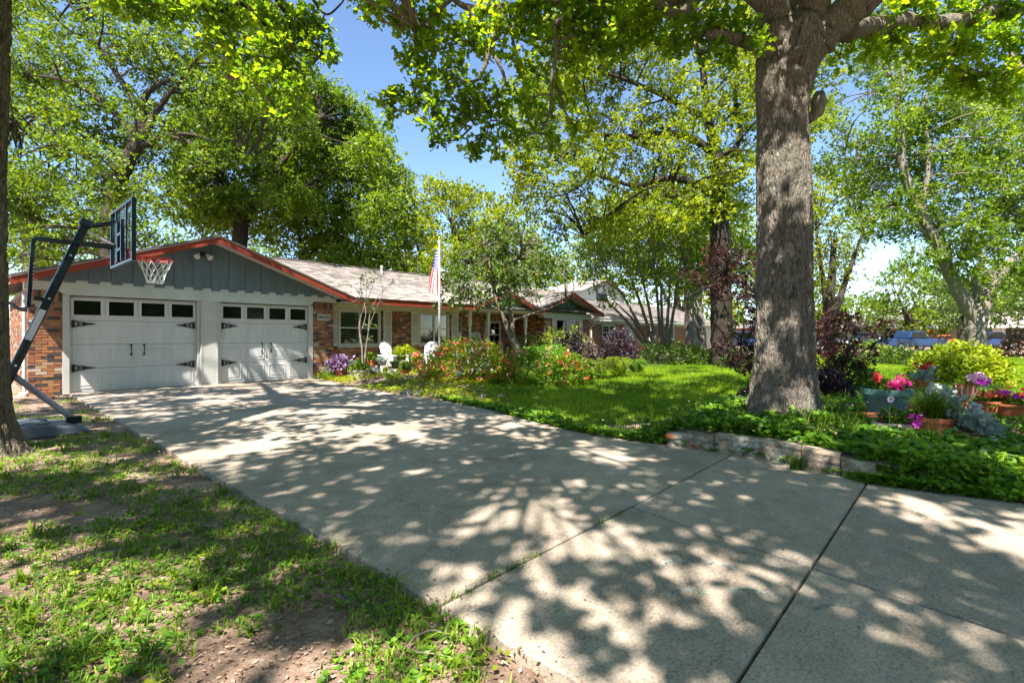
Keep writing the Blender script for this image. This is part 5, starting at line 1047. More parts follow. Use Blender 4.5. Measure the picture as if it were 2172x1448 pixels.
# ---- strap-leaved tufts
def straps(pos, n_each, length, width, rng=RNG, lean=.75, zf=None):
    N = len(pos) * n_each; base = np.repeat(pos, n_each, 0) + rng.normal(0, .018, (N, 3)) * [1, 1, 0]; a_ = rng.random(N) * 6.283; el = rng.uniform(.35, 1.0, N)
    ln = np.repeat(length, n_each) if not np.isscalar(length) else length
    L_ = ln * rng.uniform(.55, 1.1, N); W_ = width * rng.uniform(.7, 1.2, N)
    h = np.stack([np.cos(a_), np.sin(a_), 0 * a_], 1); s = np.stack([-np.sin(a_), np.cos(a_), 0 * a_], 1); V = np.zeros((N, 8, 3)); prev = base
    ts = [0, .38, .75, 1.0]; hz = [0, .16, .46, .80]; vz = [0, .36, .56, .50]
    for i, t in enumerate(ts):
        c = base + h * (hz[i] * L_ * lean * (1.3 - el))[:, None] * 1.3 + np.array([0, 0, 1.]) * (vz[i] * L_ * (.5 + el))[:, None]; ww = W_ * [1, .9, .6, .08][i]
        V[:, 2 * i] = c - s * ww[:, None] / 2; V[:, 2 * i + 1] = c + s * ww[:, None] / 2
    return V, [(0, 1, 3, 2), (2, 3, 5, 4), (4, 5, 7, 6)]
def surf(x, y): return np.stack([x, y, hgt(x, y)], 1)
# ================================================================== GRASS AND GROUND COVER
def scatter(n, x0, x1, y0, y1, fn, rng=RNG, near=None):
    x = rng.uniform(x0, x1, n); u01 = rng.random(n)
    y = (y0 * (y1 / y0) ** u01) if near else rng.uniform(y0, y1, n); k = fn(x, y); return x[k], y[k]
def inview(x, y, m=1.15): return (np.abs(x) < y * 1.035 * m + .6)
# mown lawn between the house and the drive
def lawn_fn(x, y): return lawn_mask(x, y) & inview(x, y) & (RNG.random(len(x)) < np.clip(9 / y, .1, 1.0))
for nm_, (x0, x1, y0, y1, n, L_, wd) in {'lawn_grass': (-6, 34, 5.0, 33, 620000, .065, .011)}.items():
    x = RNG.uniform(x0, x1, n); y = 5.2 * (33 / 5.2) ** RNG.random(n); k = lawn_mask(x, y) & inview(x, y); x, y = x[k], y[k]
    P = surf(x, y); N = len(x); sc = np.clip(y / 10, .8, 2.6); a_ = RNG.random(N) * 6.283; ln = np.stack([np.cos(a_), np.sin(a_), 0 * a_], 1) * (RNG.random(N) * .5)[:, None]; h_ = L_ * RNG.uniform(.6, 1.25, N) * (.9 + .15 * sc)
    a2 = RNG.random(N) * 3.14; s_ = np.stack([np.cos(a2), np.sin(a2), 0 * a2], 1) * (wd * sc * RNG.uniform(.7, 1.3, N))[:, None] / 2
    V = np.stack([P - s_, P + s_, P + (np.array([0, 0, 1.]) + ln) * h_[:, None]], 1); rn = np.clip(RNG.random(N) * .62 + (fbm(x, y, .8) - .5) * 1.1 + (fbm(x + 9, y, 3.5) - .5) * .5 + .17, 0, 1)
    fastmesh(nm_, V, [(0, 1, 2)], 3, 'grass', rn, kind='stuff', label='mown green lawn between the house, the drive and the street', cat='grass')
    print('lawn blades', N)
# weeds and tufts on the bare ground left of the drive
def patch(x, y): return fbm(x * .9 + 3.1, y * 1.2 + 5, .95)
def leftzone(x, y): u, v = UV(x, y); return (u < -.03) & (v < 1.0) & inview(x, y, 1.1)
def wmask(x, y, t=.47, s=.10): d = sstep(.0, 1.2, y - 1.0); return RNG.random(len(x)) < sstep(t - s, t + s, patch(x, y) + .07 * (y > 3.0))
n = 34000; x = RNG.uniform(-13, 1, n); y = 1.35 * (11.5 / 1.35) ** RNG.random(n); k = leftzone(x, y) & wmask(x, y, .50, .09) & (RNG.random(n) < .6); x, y = x[k], y[k]
V, fc = straps(surf(x, y), 6, .070, .006, lean=1.1); fastmesh('weed_grass', V, fc, 4, 'grassd', RNG.random(len(V)) * .9, kind='stuff', label='patchy tufts of coarse grass on the bare ground left of the drive', cat='grass')
n = 46000; x = RNG.uniform(-13, 1, n); y = 1.3 * (11.5 / 1.3) ** RNG.random(n); k = leftzone(x, y) & wmask(x, y, .515, .08); x, y = x[k], y[k]
P = surf(x, y); P[:, 2] += RNG.random(len(x)) * .03; P3 = np.repeat(P, 3, 0) ; a_ = RNG.random(len(P3)) * 6.283; D = np.stack([np.cos(a_), np.sin(a_), .15 + .3 * RNG.random(len(a_))], 1)
leafmesh('clover_weeds', P3, D, unit(RNG.normal(0, .25, (len(P3), 3)) + [0, 0, 1]), .021, T_ROUND, 'leafG', kind='stuff', label='low round-leaved weeds spread over the ground left of the drive', cat='ground cover')
n = 2600; x = RNG.uniform(-9, 1, n); y = 1.3 * (9 / 1.3) ** RNG.random(n); k = leftzone(x, y) & wmask(x, y, .50, .12) & (RNG.random(n) < .28); x, y = x[k], y[k]
V, fc = straps(surf(x, y), 11, .105 * RNG.uniform(.6, 1.3, len(x)), .012, lean=1.35); fastmesh('strap_weeds', V, fc, 4, 'grassd', RNG.random(len(V)) * .75, kind='stuff', label='broad-bladed weed tufts standing above the low clover', cat='weeds')
# patches of larger round leaves
n = 420; x = RNG.uniform(-6, 1, n); y = 1.3 * (7 / 1.3) ** RNG.random(n); k = leftzone(x, y) & (RNG.random(n) < .35); x, y = x[k], y[k]; C = surf(x, y)
P = np.repeat(C, 16, 0) + RNG.normal(0, 1, (len(C) * 16, 3)) * [.05, .05, 0]; P[:, 2] = hgt(P[:, 0], P[:, 1]) + .02 + RNG.random(len(P)) * .025; a_ = RNG.random(len(P)) * 6.283
leafmesh('oxalis_patch', P, np.stack([np.cos(a_), np.sin(a_), .3 + 0 * a_], 1), unit(RNG.normal(0, .4, (len(P), 3)) + [0, 0, 1]), .022, T_ROUND, 'leafB', kind='stuff', rnd=np.repeat(RNG.random(len(C)) * .8, 16), label='small bright rosettes of round leaves on the bare soil at lower left', cat='ground cover')
# litter
n = 90000; x = RNG.uniform(-13, 2.0, n); y = 1.2 * (11 / 1.2) ** RNG.random(n); u, v = UV(x, y); k = (u < .10 * RNG.random(n) ** 4 - .01) & (v < .5) & inview(x, y); x, y = x[k], y[k]; u, v = UV(x, y); P = surf(x, y); P[:, 2] = np.where(u > -.02, .003, P[:, 2] + .006); P[:, 2] += RNG.random(len(x)) * .008
a_ = RNG.random(len(x)) * 6.283; D = np.stack([np.cos(a_), np.sin(a_), RNG.normal(0, .12, len(a_))], 1); leafmesh('leaf_litter', P, D, unit(RNG.normal(0, .25, (len(P), 3)) + [0, 0, 1]), .018, T_KITE, 'litter', jitter=.8, kind='stuff', rnd=RNG.random(len(P)), label='brown leaf litter and bark crumbs strewn over bare soil', cat='leaf litter', wid=.8)
n = 1100; x = RNG.uniform(-6, 4.5, n); y = 1.6 * (11 / 1.6) ** RNG.random(n); u, v = UV(x, y); k = (u > .0) & (u < u_right(v)) & (v < -.1); x, y = x[k], y[k]; P = np.stack([x, y, 0 * x + .004], 1); a_ = RNG.random(len(x)) * 6.283
leafmesh('drive_debris', P, np.stack([np.cos(a_), np.sin(a_), 0 * a_], 1), np.tile([0, 0, 1.], (len(x), 1)), .012, T_OVAL, 'litter', jitter=.7, kind='stuff', rnd=RNG.random(len(P)) * .6, label='tiny scattered leaf fragments on the driveway', cat='leaf litter')
# twigs on the ground
def twig_obj(px, py, lab, segs, sc):
    x, y = foot(px, py); z = float(hgt(x, y)) + .012; t = empty('fallen_twig', (x, y, z), label=lab, cat='twig', group='fallen twigs beside the drive'); mb = MB()
    for s_ in segs: Pt = spline([(a * sc, b * sc, .004 + c) for a, b, c in s_], 4); mb.tube(Pt, np.linspace(.0042, .0015, len(Pt)), 5)
    mb.build('branchlet', mat('bleached_twig', (.22, .18, .15), .9, .2, 20, .2) if 'bleached_twig' not in bpy.data.materials else bpy.data.materials['bleached_twig'], t, smooth=True)
twig_obj(890, 1355, 'pale forked twig lying by the edge of the drive', [[(-.06, -.12, 0), (-.02, 0, .02), (.05, .08, .01)], [(-.02, 0, .02), (.06, .03, .03), (.16, .0, .0)], [(.05, .08, .01), (.07, .14, 0)]], 1)
twig_obj(905, 1385, 'crooked pale twig lower beside the forked one', [[(-.1, .02, 0), (0, 0, .01), (.12, -.02, 0)], [(0, 0, .01), (.05, .08, .0)]], 1)
twig_obj(350, 1312, 'thin bent twig on bare soil at lower left', [[(-.08, 0, 0), (0, .01, .01), (.07, -.005, 0)]], 1)
twig_obj(560, 1235, 'long thin twig among clover left of the drive', [[(-.15, -.05, 0), (0, 0, .012), (.14, .07, 0)], [(0, 0, .01), (.03, -.06, 0)]], 1)
twig_obj(120, 1240, 'short straw-coloured stick among the weeds at far left', [[(-.1, -.06, 0), (.08, .05, 0)]], 1)
# grass in the joints
def joint_pts(n, v0, ua, ub, sv): u = RNG.uniform(ua, ub, n); v = v0 + RNG.normal(0, sv, n); x = OX + u * HC - v * HS; y = OY + u * HS + v * HC; return np.stack([x, y, np.full(n, -.03)], 1)
P = np.vstack([joint_pts(34, -13.06, .25, .75, .006), joint_pts(14, -13.06, 1.35, 1.75, .006), joint_pts(16, -13.06, .02, .2, .01), joint_pts(18, -9.15, .05, 1.5, .006), joint_pts(6, -13.06, 2.4, 3.3, .005)])
V, fc = straps(P, 5, .075, .005, lean=.5); fastmesh('joint_grass', V, fc, 4, 'grassd', RNG.random(len(V)) * .5, kind='stuff', label='little grass tufts growing in the driveway joints', cat='grass')
# planting beds
def bedzone(x, y):
    u, v = UV(x, y); d = u - u_right(v); wl = (v < -12.3) & (v > -14.45) & (d < .17)
    return (d > .02) & ~lawn_mask(x, y) & (v < WV - .1) & inview(x, y) & ~wl & (d < 12.5) & (y < 31) & ~((v > -3.6) & (v < -2.8) & (d < 2.7)) & ~((u > 21.3) & (v > -3))
POTS = [(1880, 6.9, .30), (1858, 6.55, .25), (1908, 5.75, .27), (1981, 5.6, .2), (2058, 5.45, .12), (2022, 5.55, .12), (2047, 6.6, .14), (2095, 6.5, .16), (2140, 6.4, .18)]
def potfree(x, y):
    k = np.ones(len(x), bool)
    for px, Y, r_ in POTS: X = (px - CXP) / F * Y; k &= (x - X * .97) ** 2 + (y - (Y - .12)) ** 2 > (r_ + .12) ** 2
    return k
def rightbed(x, y): u, v = UV(x, y); d = u - u_right(v); return bedzone(x, y) & (v < -9.0)
n = 62000; x = RNG.uniform(-2, 12, n); y = 3.0 * (12 / 3.0) ** RNG.random(n); k = rightbed(x, y) & potfree(x, y) & ((fbm(x, y, 1.4) > .36) | (y < 5)); x, y = x[k], y[k]; P = surf(x, y); dn = fbm(x, y, 2.3); P[:, 2] += .02 + RNG.random(len(x)) * (.03 + .20 * dn * np.where((x > 4.3) & (y > 5.0), .35, 1))
P3 = np.repeat(P, 4, 0); a_ = RNG.random(len(P3)) * 6.283; D = np.stack([np.cos(a_), np.sin(a_), .1 + .25 * RNG.random(len(a_))], 1); P3[:, 2] += RNG.normal(0, .008, len(P3))
leafmesh('ground_cover', P3, D, unit(RNG.normal(0, .6, (len(P3), 3)) + [0, 0, 1]), .050, T_ROUND, 'leafG', kind='stuff', label='dense leafy ground cover around the big oak and the flower pots', cat='ground cover')
n = 1500; x = RNG.uniform(-1, 9, n); y = 3.2 * (11 / 3.2) ** RNG.random(n); k = rightbed(x, y) & potfree(x, y) & (RNG.random(n) < .75); x, y = x[k], y[k]
V, fc = straps(surf(x, y), 13, .27 * RNG.uniform(.55, 1.35, len(x)), .011, lean=.9); fastmesh('lily_turf', V, fc, 4, 'grassd', RNG.random(len(V)) * .62, kind='stuff', label='arching lily-turf blades rising from the ground cover by the oak', cat='ground cover')
q = at(1690, 1000, 4.8); x = q[0] + RNG.normal(0, .035, 14); y = 4.83 + RNG.normal(0, .02, 14); V, fc = straps(np.stack([x, y, 0 * x - .01], 1), 8, .20, .006, lean=.5); fastmesh('wall_grass', V, fc, 4, 'grassd', RNG.random(len(V)) * .4, kind='stuff', label='upright grass tuft growing at the foot of the masonry wall', cat='grass')
n = 420; x = RNG.uniform(1, 9, n); y = 3.2 * (10 / 3.2) ** RNG.random(n); k = rightbed(x, y) & (fbm(x, y, 1.1) > .45); x, y = x[k], y[k]; P = surf(x, y); P[:, 2] += .19 + RNG.random(len(x)) * .08; P5 = np.repeat(P, 5, 0); a_ = np.tile(np.arange(5) * 1.2566, len(P)); D = np.stack([np.cos(a_), np.sin(a_), .3 + 0 * a_], 1)
leafmesh('oxalis_flower', P5, D, np.tile([0, 0, 1.], (len(P5), 1)), .017, T_ROUND, 'fpale', kind='stuff', label='tiny pale pink flowers dotted over the ground cover', cat='flowers')
# creeping growth that spills over the drive edge
vv = np.concatenate([RNG.uniform(-16.8, -14.22, 2900), RNG.uniform(-14.3, -12.3, 160), RNG.uniform(-12.3, -7.0, 2200)]); dd_ = np.abs(RNG.normal(0, .16, len(vv))) - .05; uu = u_right(vv) + dd_; x = OX + uu * HC - vv * HS; y = OY + uu * HS + vv * HC; P = surf(x, y); P[:, 2] = np.maximum(P[:, 2], 0) + .01 + RNG.random(len(x)) * .07
P3 = np.repeat(P, 3, 0); a_ = RNG.random(len(P3)) * 6.283; leafmesh('creeping_cover', P3, np.stack([np.cos(a_), np.sin(a_), .2 + 0 * a_], 1), unit(RNG.normal(0, .5, (len(P3), 3)) + [0, 0, 1]), .04, T_ROUND, 'leafG', kind='stuff', label='creeping round-leaved growth spilling over the right edge of the drive', cat='ground cover')
# front bed along the house
def frontbed(x, y): u, v = UV(x, y); return bedzone(x, y) & (v >= -9.0)
n = 90000; x = RNG.uniform(-6, 14, n); y = 8.5 * (26 / 8.5) ** RNG.random(n); k = frontbed(x, y); x, y = x[k], y[k]; P = surf(x, y); P[:, 2] += .02 + RNG.random(len(x)) * (.04 + .16 * fbm(x, y, 1.3)); P3 = np.repeat(P, 3, 0); a_ = RNG.random(len(P3)) * 6.283
D = np.stack([np.cos(a_), np.sin(a_), .1 + .3 * RNG.random(len(a_))], 1); leafmesh('ground_cover', P3, D, unit(RNG.normal(0, .35, (len(P3), 3)) + [0, 0, 1]), .055, T_KITE, 'leafB', kind='stuff', label='bright yellow-green ground cover edging the bed beside the garage and drive', cat='ground cover')
n = 900; x = RNG.uniform(-5, 6, n); y = 9 * (19 / 9) ** RNG.random(n); k = frontbed(x, y) & (fbm(x + 4, y, .9) > .5); x, y = x[k], y[k]; P = surf(x, y); P[:, 2] += .16; P5 = np.repeat(P, 5, 0) + RNG.normal(0, .02, (len(P) * 5, 3)); a_ = RNG.random(len(P5)) * 6.28
leafmesh('small_pink_flower', P5, np.stack([np.cos(a_), np.sin(a_), .3 + 0 * a_], 1), np.tile([0, 0, 1.], (len(P5), 1)), .035, T_ROUND, 'fpale', kind='stuff', label='drifts of small pale pink flowers at the front of the shrub bed', cat='flowers')
# edging stones and rocks
def rock(name, px, py, w_, d_, h_, lab, m='stone', cat='rock', rz=0, group=None):
    x, y = foot(px, py); b = MB(); n = 12; v = [];
    for j, (r_, z) in enumerate([(.92, -.3), (1, .1), (.93, .65), (.6, 1.0)]):
        for k in range(n): a_ = k / n * 6.283; rr_ = r_ * (1 + .16 * math.sin(a_ * 3 + px) + random.uniform(-.06, .06)); v.append((rr_ * math.cos(a_) * w_ / 2, rr_ * math.sin(a_) * d_ / 2, z * h_))
    f_ = [(j * n + k, j * n + (k + 1) % n, (j + 1) * n + (k + 1) % n, (j + 1) * n + k) for j in range(3) for k in range(n)] + [tuple(3 * n + k for k in range(n))]
    b.add(v, f_); o = b.build(name, m, label=lab, cat=cat, group=group); o.location = (x, y, float(hgt(x, y))); o.rotation_euler = (0, 0, rz); return o
rock('flat_stone', 878, 834, .55, .45, .10, 'flat grey stone lying at the drive side of the planting bed'); rock('stone', 693, 800, .34, .3, .16, 'whitish rough stone left of the purple potted plant'); rock('stone', 712, 803, .3, .25, .12, 'small pale stone just before the terracotta pot')
rock('stone', 830, 806, .28, .25, .20, 'blue-grey rounded stone among the succulents'); rock('stone', 60, 838, .35, .3, .10, 'pale stone by the corner of the garage', rz=1); rock('stone', 100, 845, .25, .2, .07, 'reddish broken stone at the garage corner', m='terra')

# ================================================================== MASONRY EDGING WALL
mw = empty('masonry_edging_wall', W(4.08, -13.4), HROT, label='low cracked masonry edging wall of whitewashed brick around the oak bed', cat='wall')
m, nt, p = newmat('whitewashed_masonry'); n1 = tex(nt, 'Noise', 5, Detail=8.0, Roughness=.7); n2 = tex(nt, 'Noise', 26, Detail=8.0, Roughness=.75)
r1 = ramp(nt, [(.28, (.15, .125, .09)), (.42, (.31, .265, .195)), (.49, (.36, .26, .185)), (.53, (.42, .38, .30)), (.74, (.60, .565, .49))]); nt.links.new(n1.outputs[0], r1.inputs[0]); r2 = ramp(nt, [(.3, (.5, .48, .45)), (.6, (1.1, 1.1, 1.1))]); nt.links.new(n2.outputs[0], r2.inputs[0])
mx = nt.nodes.new('ShaderNodeMixRGB'); mx.blend_type = 'MULTIPLY'; mx.inputs[0].default_value = 1; nt.links.new(r1.outputs[0], mx.inputs[1]); nt.links.new(r2.outputs[0], mx.inputs[2]); nt.links.new(mx.outputs[0], p.inputs['Base Color']); p.inputs['Roughness'].default_value = .95; bump(nt, p, n2.outputs[0], 1.0, .03); M['wash'] = m
def wallblock(v0, v1, z0, z1, dep, name='masonry_block', m_='wash', seed=0, out=0):
    b = MB(); nv, nz = max(4, int(abs(v1 - v0) / .03)), 8; V = []; uo = lambda v: float(u_right(v)) + .025 - out
    for j in range(nz + 1):
        for i in range(nv + 1):
            v = v0 + (v1 - v0) * i / nv; z = z0 + (z1 - z0) * j / nz; nn = float(fbm(v * 1.0 + seed, z * 1.0 + seed, 9.0)); n3 = float(fbm(v + seed, z * 2, 26.0)); e = min(1, min(i, nv - i) / 1.5) * min(1, (nz - j + .4) / 1.3)
            co = .008 if (z % .068) < .012 else 0; V.append((uo(v) - .045 * (nn - .3) * 1.4 - .02 * n3 + .03 * (1 - e) + co - 4.08, v + 13.4, z + (.02 * (nn - .5) if j == nz else 0)))
    nfr = len(V)
    for i in range(nv + 1): v = v0 + (v1 - v0) * i / nv; V.append((uo(v) + dep - 4.08, v + 13.4, z1 - .01 + .012 * float(fbm(v, 3, 8.0))))
    for i in range(nv + 1): v = v0 + (v1 - v0) * i / nv; V.append((uo(v) + dep - 4.08, v + 13.4, z0))
    w_ = nv + 1; f_ = [(j * w_ + i, (j + 1) * w_ + i, (j + 1) * w_ + i + 1, j * w_ + i + 1) for j in range(nz) for i in range(nv)]
    f_ += [(nz * w_ + i, nfr + i, nfr + i + 1, nz * w_ + i + 1) for i in range(nv)] + [(nfr + i, nfr + w_ + i, nfr + w_ + i + 1, nfr + i + 1) for i in range(nv)]
    f_ += [tuple([j * w_ for j in range(nz + 1)] + [nfr, nfr + w_])[::-1], tuple([j * w_ + nv for j in range(nz + 1)] + [nfr + nv, nfr + w_ + nv])]
    b.add(V, f_); return b.build(name, m_, mw)
vs_ = [-12.30, -12.52, -12.60, -12.78, -13.12, -13.17, -13.42, -13.72, -13.76, -13.98, -14.10, -14.14, -14.40]
hs_ = [.14, .18, .20, .235, .235, .24, .255, .25, .245, .25, .25, .24, .23]
prs = [(-12.30, -12.84, .145), (-12.85, -13.73, .20), (-13.745, -14.08, .205), (-14.088, -14.36, .165)]
for i, (a_, b_, h_) in enumerate(prs): wallblock(a_, b_, -.05, h_, .13, seed=i * 3.3)
for v0, v1, z0, z1 in [(-12.56, -12.72, .0, .055), (-12.30, -12.42, .08, .13)]: wallblock(v0, v1, z0, z1, .1, 'brick', 'terra', 9, .030)

# ================================================================== BASKETBALL HOOP
nx_, ny_ = .66, .75; ln_ = math.hypot(nx_, ny_); nx_, ny_ = nx_ / ln_, ny_ / ln_; brot = math.atan2(ny_, nx_)   # local x towards the court
bb0 = (-5.66, 7.2)
hoop = empty('basketball_hoop', (bb0[0], bb0[1], 0), brot, label='portable basketball hoop with leaning dark pole and clear backboard left of the drive', cat='basketball hoop')
o = MB(); pr_ = [(-.72, 0), (-1.75, 0), (-1.75, .10), (-1.55, .17), (-.95, .17), (-.60, .12), (-.42, .05), (-.42, 0)]
o.prism([(x, z) for x, z in pr_][::-1], -.40, .40); o = o.build('tank_base', 'bbase', hoop, bevel=.04)
o = MB()
for yy in (-.22, .0, .22): o.box(-1.5, -.8, yy - .06, yy + .06, .165, .185)
o.build('tank_rib', 'bbase', hoop, bevel=.01)
pb, pt = np.array([-1.40, 0, .10]), np.array([-.42, 0, 2.83])
dirp = (pt - pb) / np.linalg.norm(pt - pb); perp = np.array([-dirp[2], 0, dirp[0]])
def sqtube(name, a, b, w_, h_, m_, par=hoop, bev=.008, c=8):
    a, b = np.array(a, float), np.array(b, float); d = b - a; d /= np.linalg.norm(d); s_ = np.cross(d, [0, 1., 0]) if abs(d[1]) < .9 else np.cross(d, [1., 0, 0]); s_ /= np.linalg.norm(s_); t_ = np.cross(d, s_); q = MB(); v = []
    for P_ in (a, b):
        for i, j in ((-1, -1), (1, -1), (1, 1), (-1, 1)): v.append(P_ + s_ * i * h_ / 2 + t_ * j * w_ / 2)
    q.add(v, [(0, 3, 2, 1), (4, 5, 6, 7), (0, 1, 5, 4), (1, 2, 6, 5), (2, 3, 7, 6), (3, 0, 4, 7)]); return q.build(name, m_, par, bevel=bev)
sqtube('pole', pb, pt, .085, .10, 'bpole', bev=.025); sqtube('pole_cap', pt - dirp * .02, pt + dirp * .09, .115, .15, 'bpole', bev=.02)
sqtube('pole_brace', (-1.17, 0, .84), (-.52, 0, .14), .06, .075, 'bbase', bev=.02)
for tt in (.08, .30, .62, .84):
    for s_ in (-1, 1): c = pb + (pt - pb) * tt; q = MB(); q.box(c[0] - .012, c[0] + .012, s_ * .056 - .008, s_ * .056 + .008, c[2] - .012, c[2] + .012); q.build('bolt', 'steel', hoop, bevel=.003)
o = MB(); o.box(-.62, -.46, -.06, .06, .10, .2); o.build('brace_foot', 'black', hoop, bevel=.01)
mid = pb + (pt - pb) * .42
for s_ in (-1, 1):
    q0 = mid + perp * .004 + np.array([.0, s_ * .045, 0]); sqtube('sticker', q0, q0 + dirp * .42, .004, .07, 'sticker', bev=0)
# parallelogram arms to the board
zb0, zb1 = 2.45 + .12, 2.45 + .47
for s_ in (-1, 1):
    sqtube('upper_arm', pt + np.array([-.02, s_ * .07, -.02]), (-.10, s_ * .12, zb1), .025, .04, 'bpole', bev=.004)
    q = pb + (pt - pb) * .86; sqtube('lower_arm', q + np.array([-.38, s_ * .07, .13]), (-.10, s_ * .12, zb0), .025, .04, 'bpole', bev=.004)
sqtube('spring_rod', (-.40, 0, 2.76), (-.10, 0, 2.60), .03, .03, 'steel', bev=.004)
q = pb + (pt - pb) * .86 + np.array([-.38, 0, .13]); sl0 = mid + dirp * .52 + perp * .14; sqtube('lift_rod', q, sl0 - dirp * .12, .035, .045, 'bpole', bev=.006)
for k in range(9): c = q + (sl0 - q) * (.42 + k * .06); b_ = MB(); b_.lathe([(.007, -.0195), (.007, .0195)], 8, (0, 0, 0), cap1=True); b_.v = [(c[0] + x * 1, c[1] + z * 1.0, c[2] + y) for x, y, z in b_.v]; b_.build('rod_hole', 'sticker', hoop)
sqtube('height_bracket', mid + dirp * .55 + perp * .04, sl0 + dirp * .02, .06, .05, 'black', bev=.01)
o = MB(); e = sl0 - dirp * .15; o.tube(spline([e + perp * .0, e + perp * .08 + dirp * -.02, e + perp * .2 + dirp * .02, e + perp * .32 + dirp * -.02], 4), [.03, .03, .03, .026, .024, .022, .02, .018, .018, .018, .016, .016, .014][:13], 8); o.build('lift_handle', 'bbase', hoop, smooth=True)
# board: vertical, in local y-z plane at x=0
Wb, Z0, Z1 = 1.37, 2.45 - .12, 2.45 - .12 + .86
o = MB(); [o.box(*q) for q in [(-.03, .02, -Wb / 2, Wb / 2, Z0, Z0 + .035), (-.03, .02, -Wb / 2, Wb / 2, Z1 - .035, Z1), (-.03, .02, -Wb / 2, -Wb / 2 + .035, Z0 + .035, Z1 - .035), (-.03, .02, Wb / 2 - .035, Wb / 2, Z0 + .035, Z1 - .035)]]
board = o.build('backboard', 'bpole', hoop, bevel=.004)
o = MB(); o.box(-.004, .004, -Wb / 2 + .036, Wb / 2 - .036, Z0 + .036, Z1 - .036)
m, nt, p = newmat('clear_acrylic'); gl = nt.nodes.new('ShaderNodeBsdfGlossy'); gl.inputs['Roughness'].default_value = .05; tp = nt.nodes.new('ShaderNodeBsdfTransparent'); tp.inputs[0].default_value = (.90, .94, .93, 1); ms = nt.nodes.new('ShaderNodeMixShader'); ms.inputs[0].default_value = .13
nt.links.new(tp.outputs[0], ms.inputs[1]); nt.links.new(gl.outputs[0], ms.inputs[2]); nt.links.new(ms.outputs[0], nt.nodes['Material Output'].inputs[0]); o.build('acrylic_panel', m, board)
o = MB(); [o.box(*q) for q in [(-.028, -.006, -.33, -.30, Z0 + .036, Z1 - .036), (-.028, -.006, .30, .33, Z0 + .036, Z1 - .036), (-.05, -.008, -.14, -.10, Z0 + .05, Z1 - .22), (-.05, -.008, .10, .14, Z0 + .05, Z1 - .22), (-.05, -.008, -.10, .10, Z0 + .42, Z0 + .46), (-.05, -.008, -.10, .10, Z0 + .2, Z0 + .24)]]; o.build('board_brace', 'bpole', board)
o = MB(); [o.box(*q) for q in [(.0045, .006, -.30, -.25, Z0 + .2, Z0 + .62), (.0045, .006, .25, .30, Z0 + .2, Z0 + .62), (.0045, .006, -.25, .25, Z0 + .57, Z0 + .62)]]; o.build('target_line', 'sticker', board)
o = MB(); o.box(.021, .05, -.12, .12, Z0 + .04, Z0 + .26); o.build('rim_mount', 'rimred', hoop, bevel=.005)
rc = np.array([.39, 0, 2.45]); rr_ = .229; an = np.linspace(0, 2 * np.pi, 41); o = MB(); o.tube([rc + [rr_ * math.cos(a), rr_ * math.sin(a), 0] for a in an], .015, 8, cap=False)
o.tube([(.05, -.08, 2.44), (.175, -.06, 2.44)], .010, 6); o.tube([(.05, .08, 2.44), (.175, .06, 2.44)], .010, 6); o.tube([rc + [(rr_ + .0) * math.cos(a), (rr_) * math.sin(a), -.035] for a in np.linspace(2.2, 4.08, 12)], .007, 6, cap=False); o.build('rim', 'rimred', hoop, smooth=True)
o = MB(); nn_ = 12; lv = [(0, rr_ - .01), (-.10, .185), (-.19, .145), (-.28, .118), (-.35, .105)]
for k in range(nn_):
    for sg in (1, -1):
        pts = [rc + [lv[j][1] * math.cos((k + sg * j * .5) * 6.283 / nn_), lv[j][1] * math.sin((k + sg * j * .5) * 6.283 / nn_), lv[j][0]] for j in range(5)]; o.tube(spline(pts, 3), .005, 4, cap=False)
o.tube([rc + [.105 * math.cos(a), .105 * math.sin(a), -.35] for a in np.linspace(0, 6.283, 25)], .005, 4, cap=False); o.build('net', 'net', hoop)

# ================================================================== FLAG
fx, fy = at(932, 730, 16.3)[:2]; fp = empty('flagpole', (fx, fy, float(hgt(fx, fy))), label='brushed metal flagpole standing in the front bed with a round finial', cat='flagpole'); zt = EYE + (HYP - 508) / F * 16.3 - float(hgt(fx, fy))
o = MB(); o.tube([(0, 0, 0), (0, 0, zt * .5), (0, 0, zt)], [.042, .036, .022], 14); o.build('pole', 'steel', fp, smooth=True); o = MB(); o.lathe([(0, 0), (.035, .02), (.045, .05), (.03, .085), (0, .1)], 14, (0, 0, zt)); o.build('finial', mat('gold_ball', (.55, .38, .12), .3, .05, 5, 0, metal=.7), fp, smooth=True)
o = MB(); o.box(-.07, -.02, -.01, .01, zt - .1, zt - .06); o.build('truck', 'steel', fp)
m, nt, p = newmat('flag_cloth'); uvn = nt.nodes.new('ShaderNodeUVMap'); uvn.uv_map = 'flag'; sx_ = nt.nodes.new('ShaderNodeSeparateXYZ'); nt.links.new(uvn.outputs[0], sx_.inputs[0])
def mth(op, a, b=None, c=None):
    n = nt.nodes.new('ShaderNodeMath'); n.operation = op
    for i, q in enumerate((a, b, c)):
        if q is None: continue
        if isinstance(q, (int, float)): n.inputs[i].default_value = q
        else: nt.links.new(q, n.inputs[i])
    return n.outputs[0]
X_, Y_ = sx_.outputs[0], sx_.outputs[1]; stripe = mth('LESS_THAN', mth('MODULO', mth('MULTIPLY', Y_, 6.5), 1.0), .5)      # 13 stripes, red first at the bottom
mxs = nt.nodes.new('ShaderNodeMixRGB'); mxs.inputs[1].default_value = (.80, .78, .76, 1); mxs.inputs[2].default_value = (.62, .02, .03, 1); nt.links.new(stripe, mxs.inputs[0])
canton = mth('MULTIPLY', mth('LESS_THAN', X_, .40), mth('GREATER_THAN', Y_, 6 / 13))
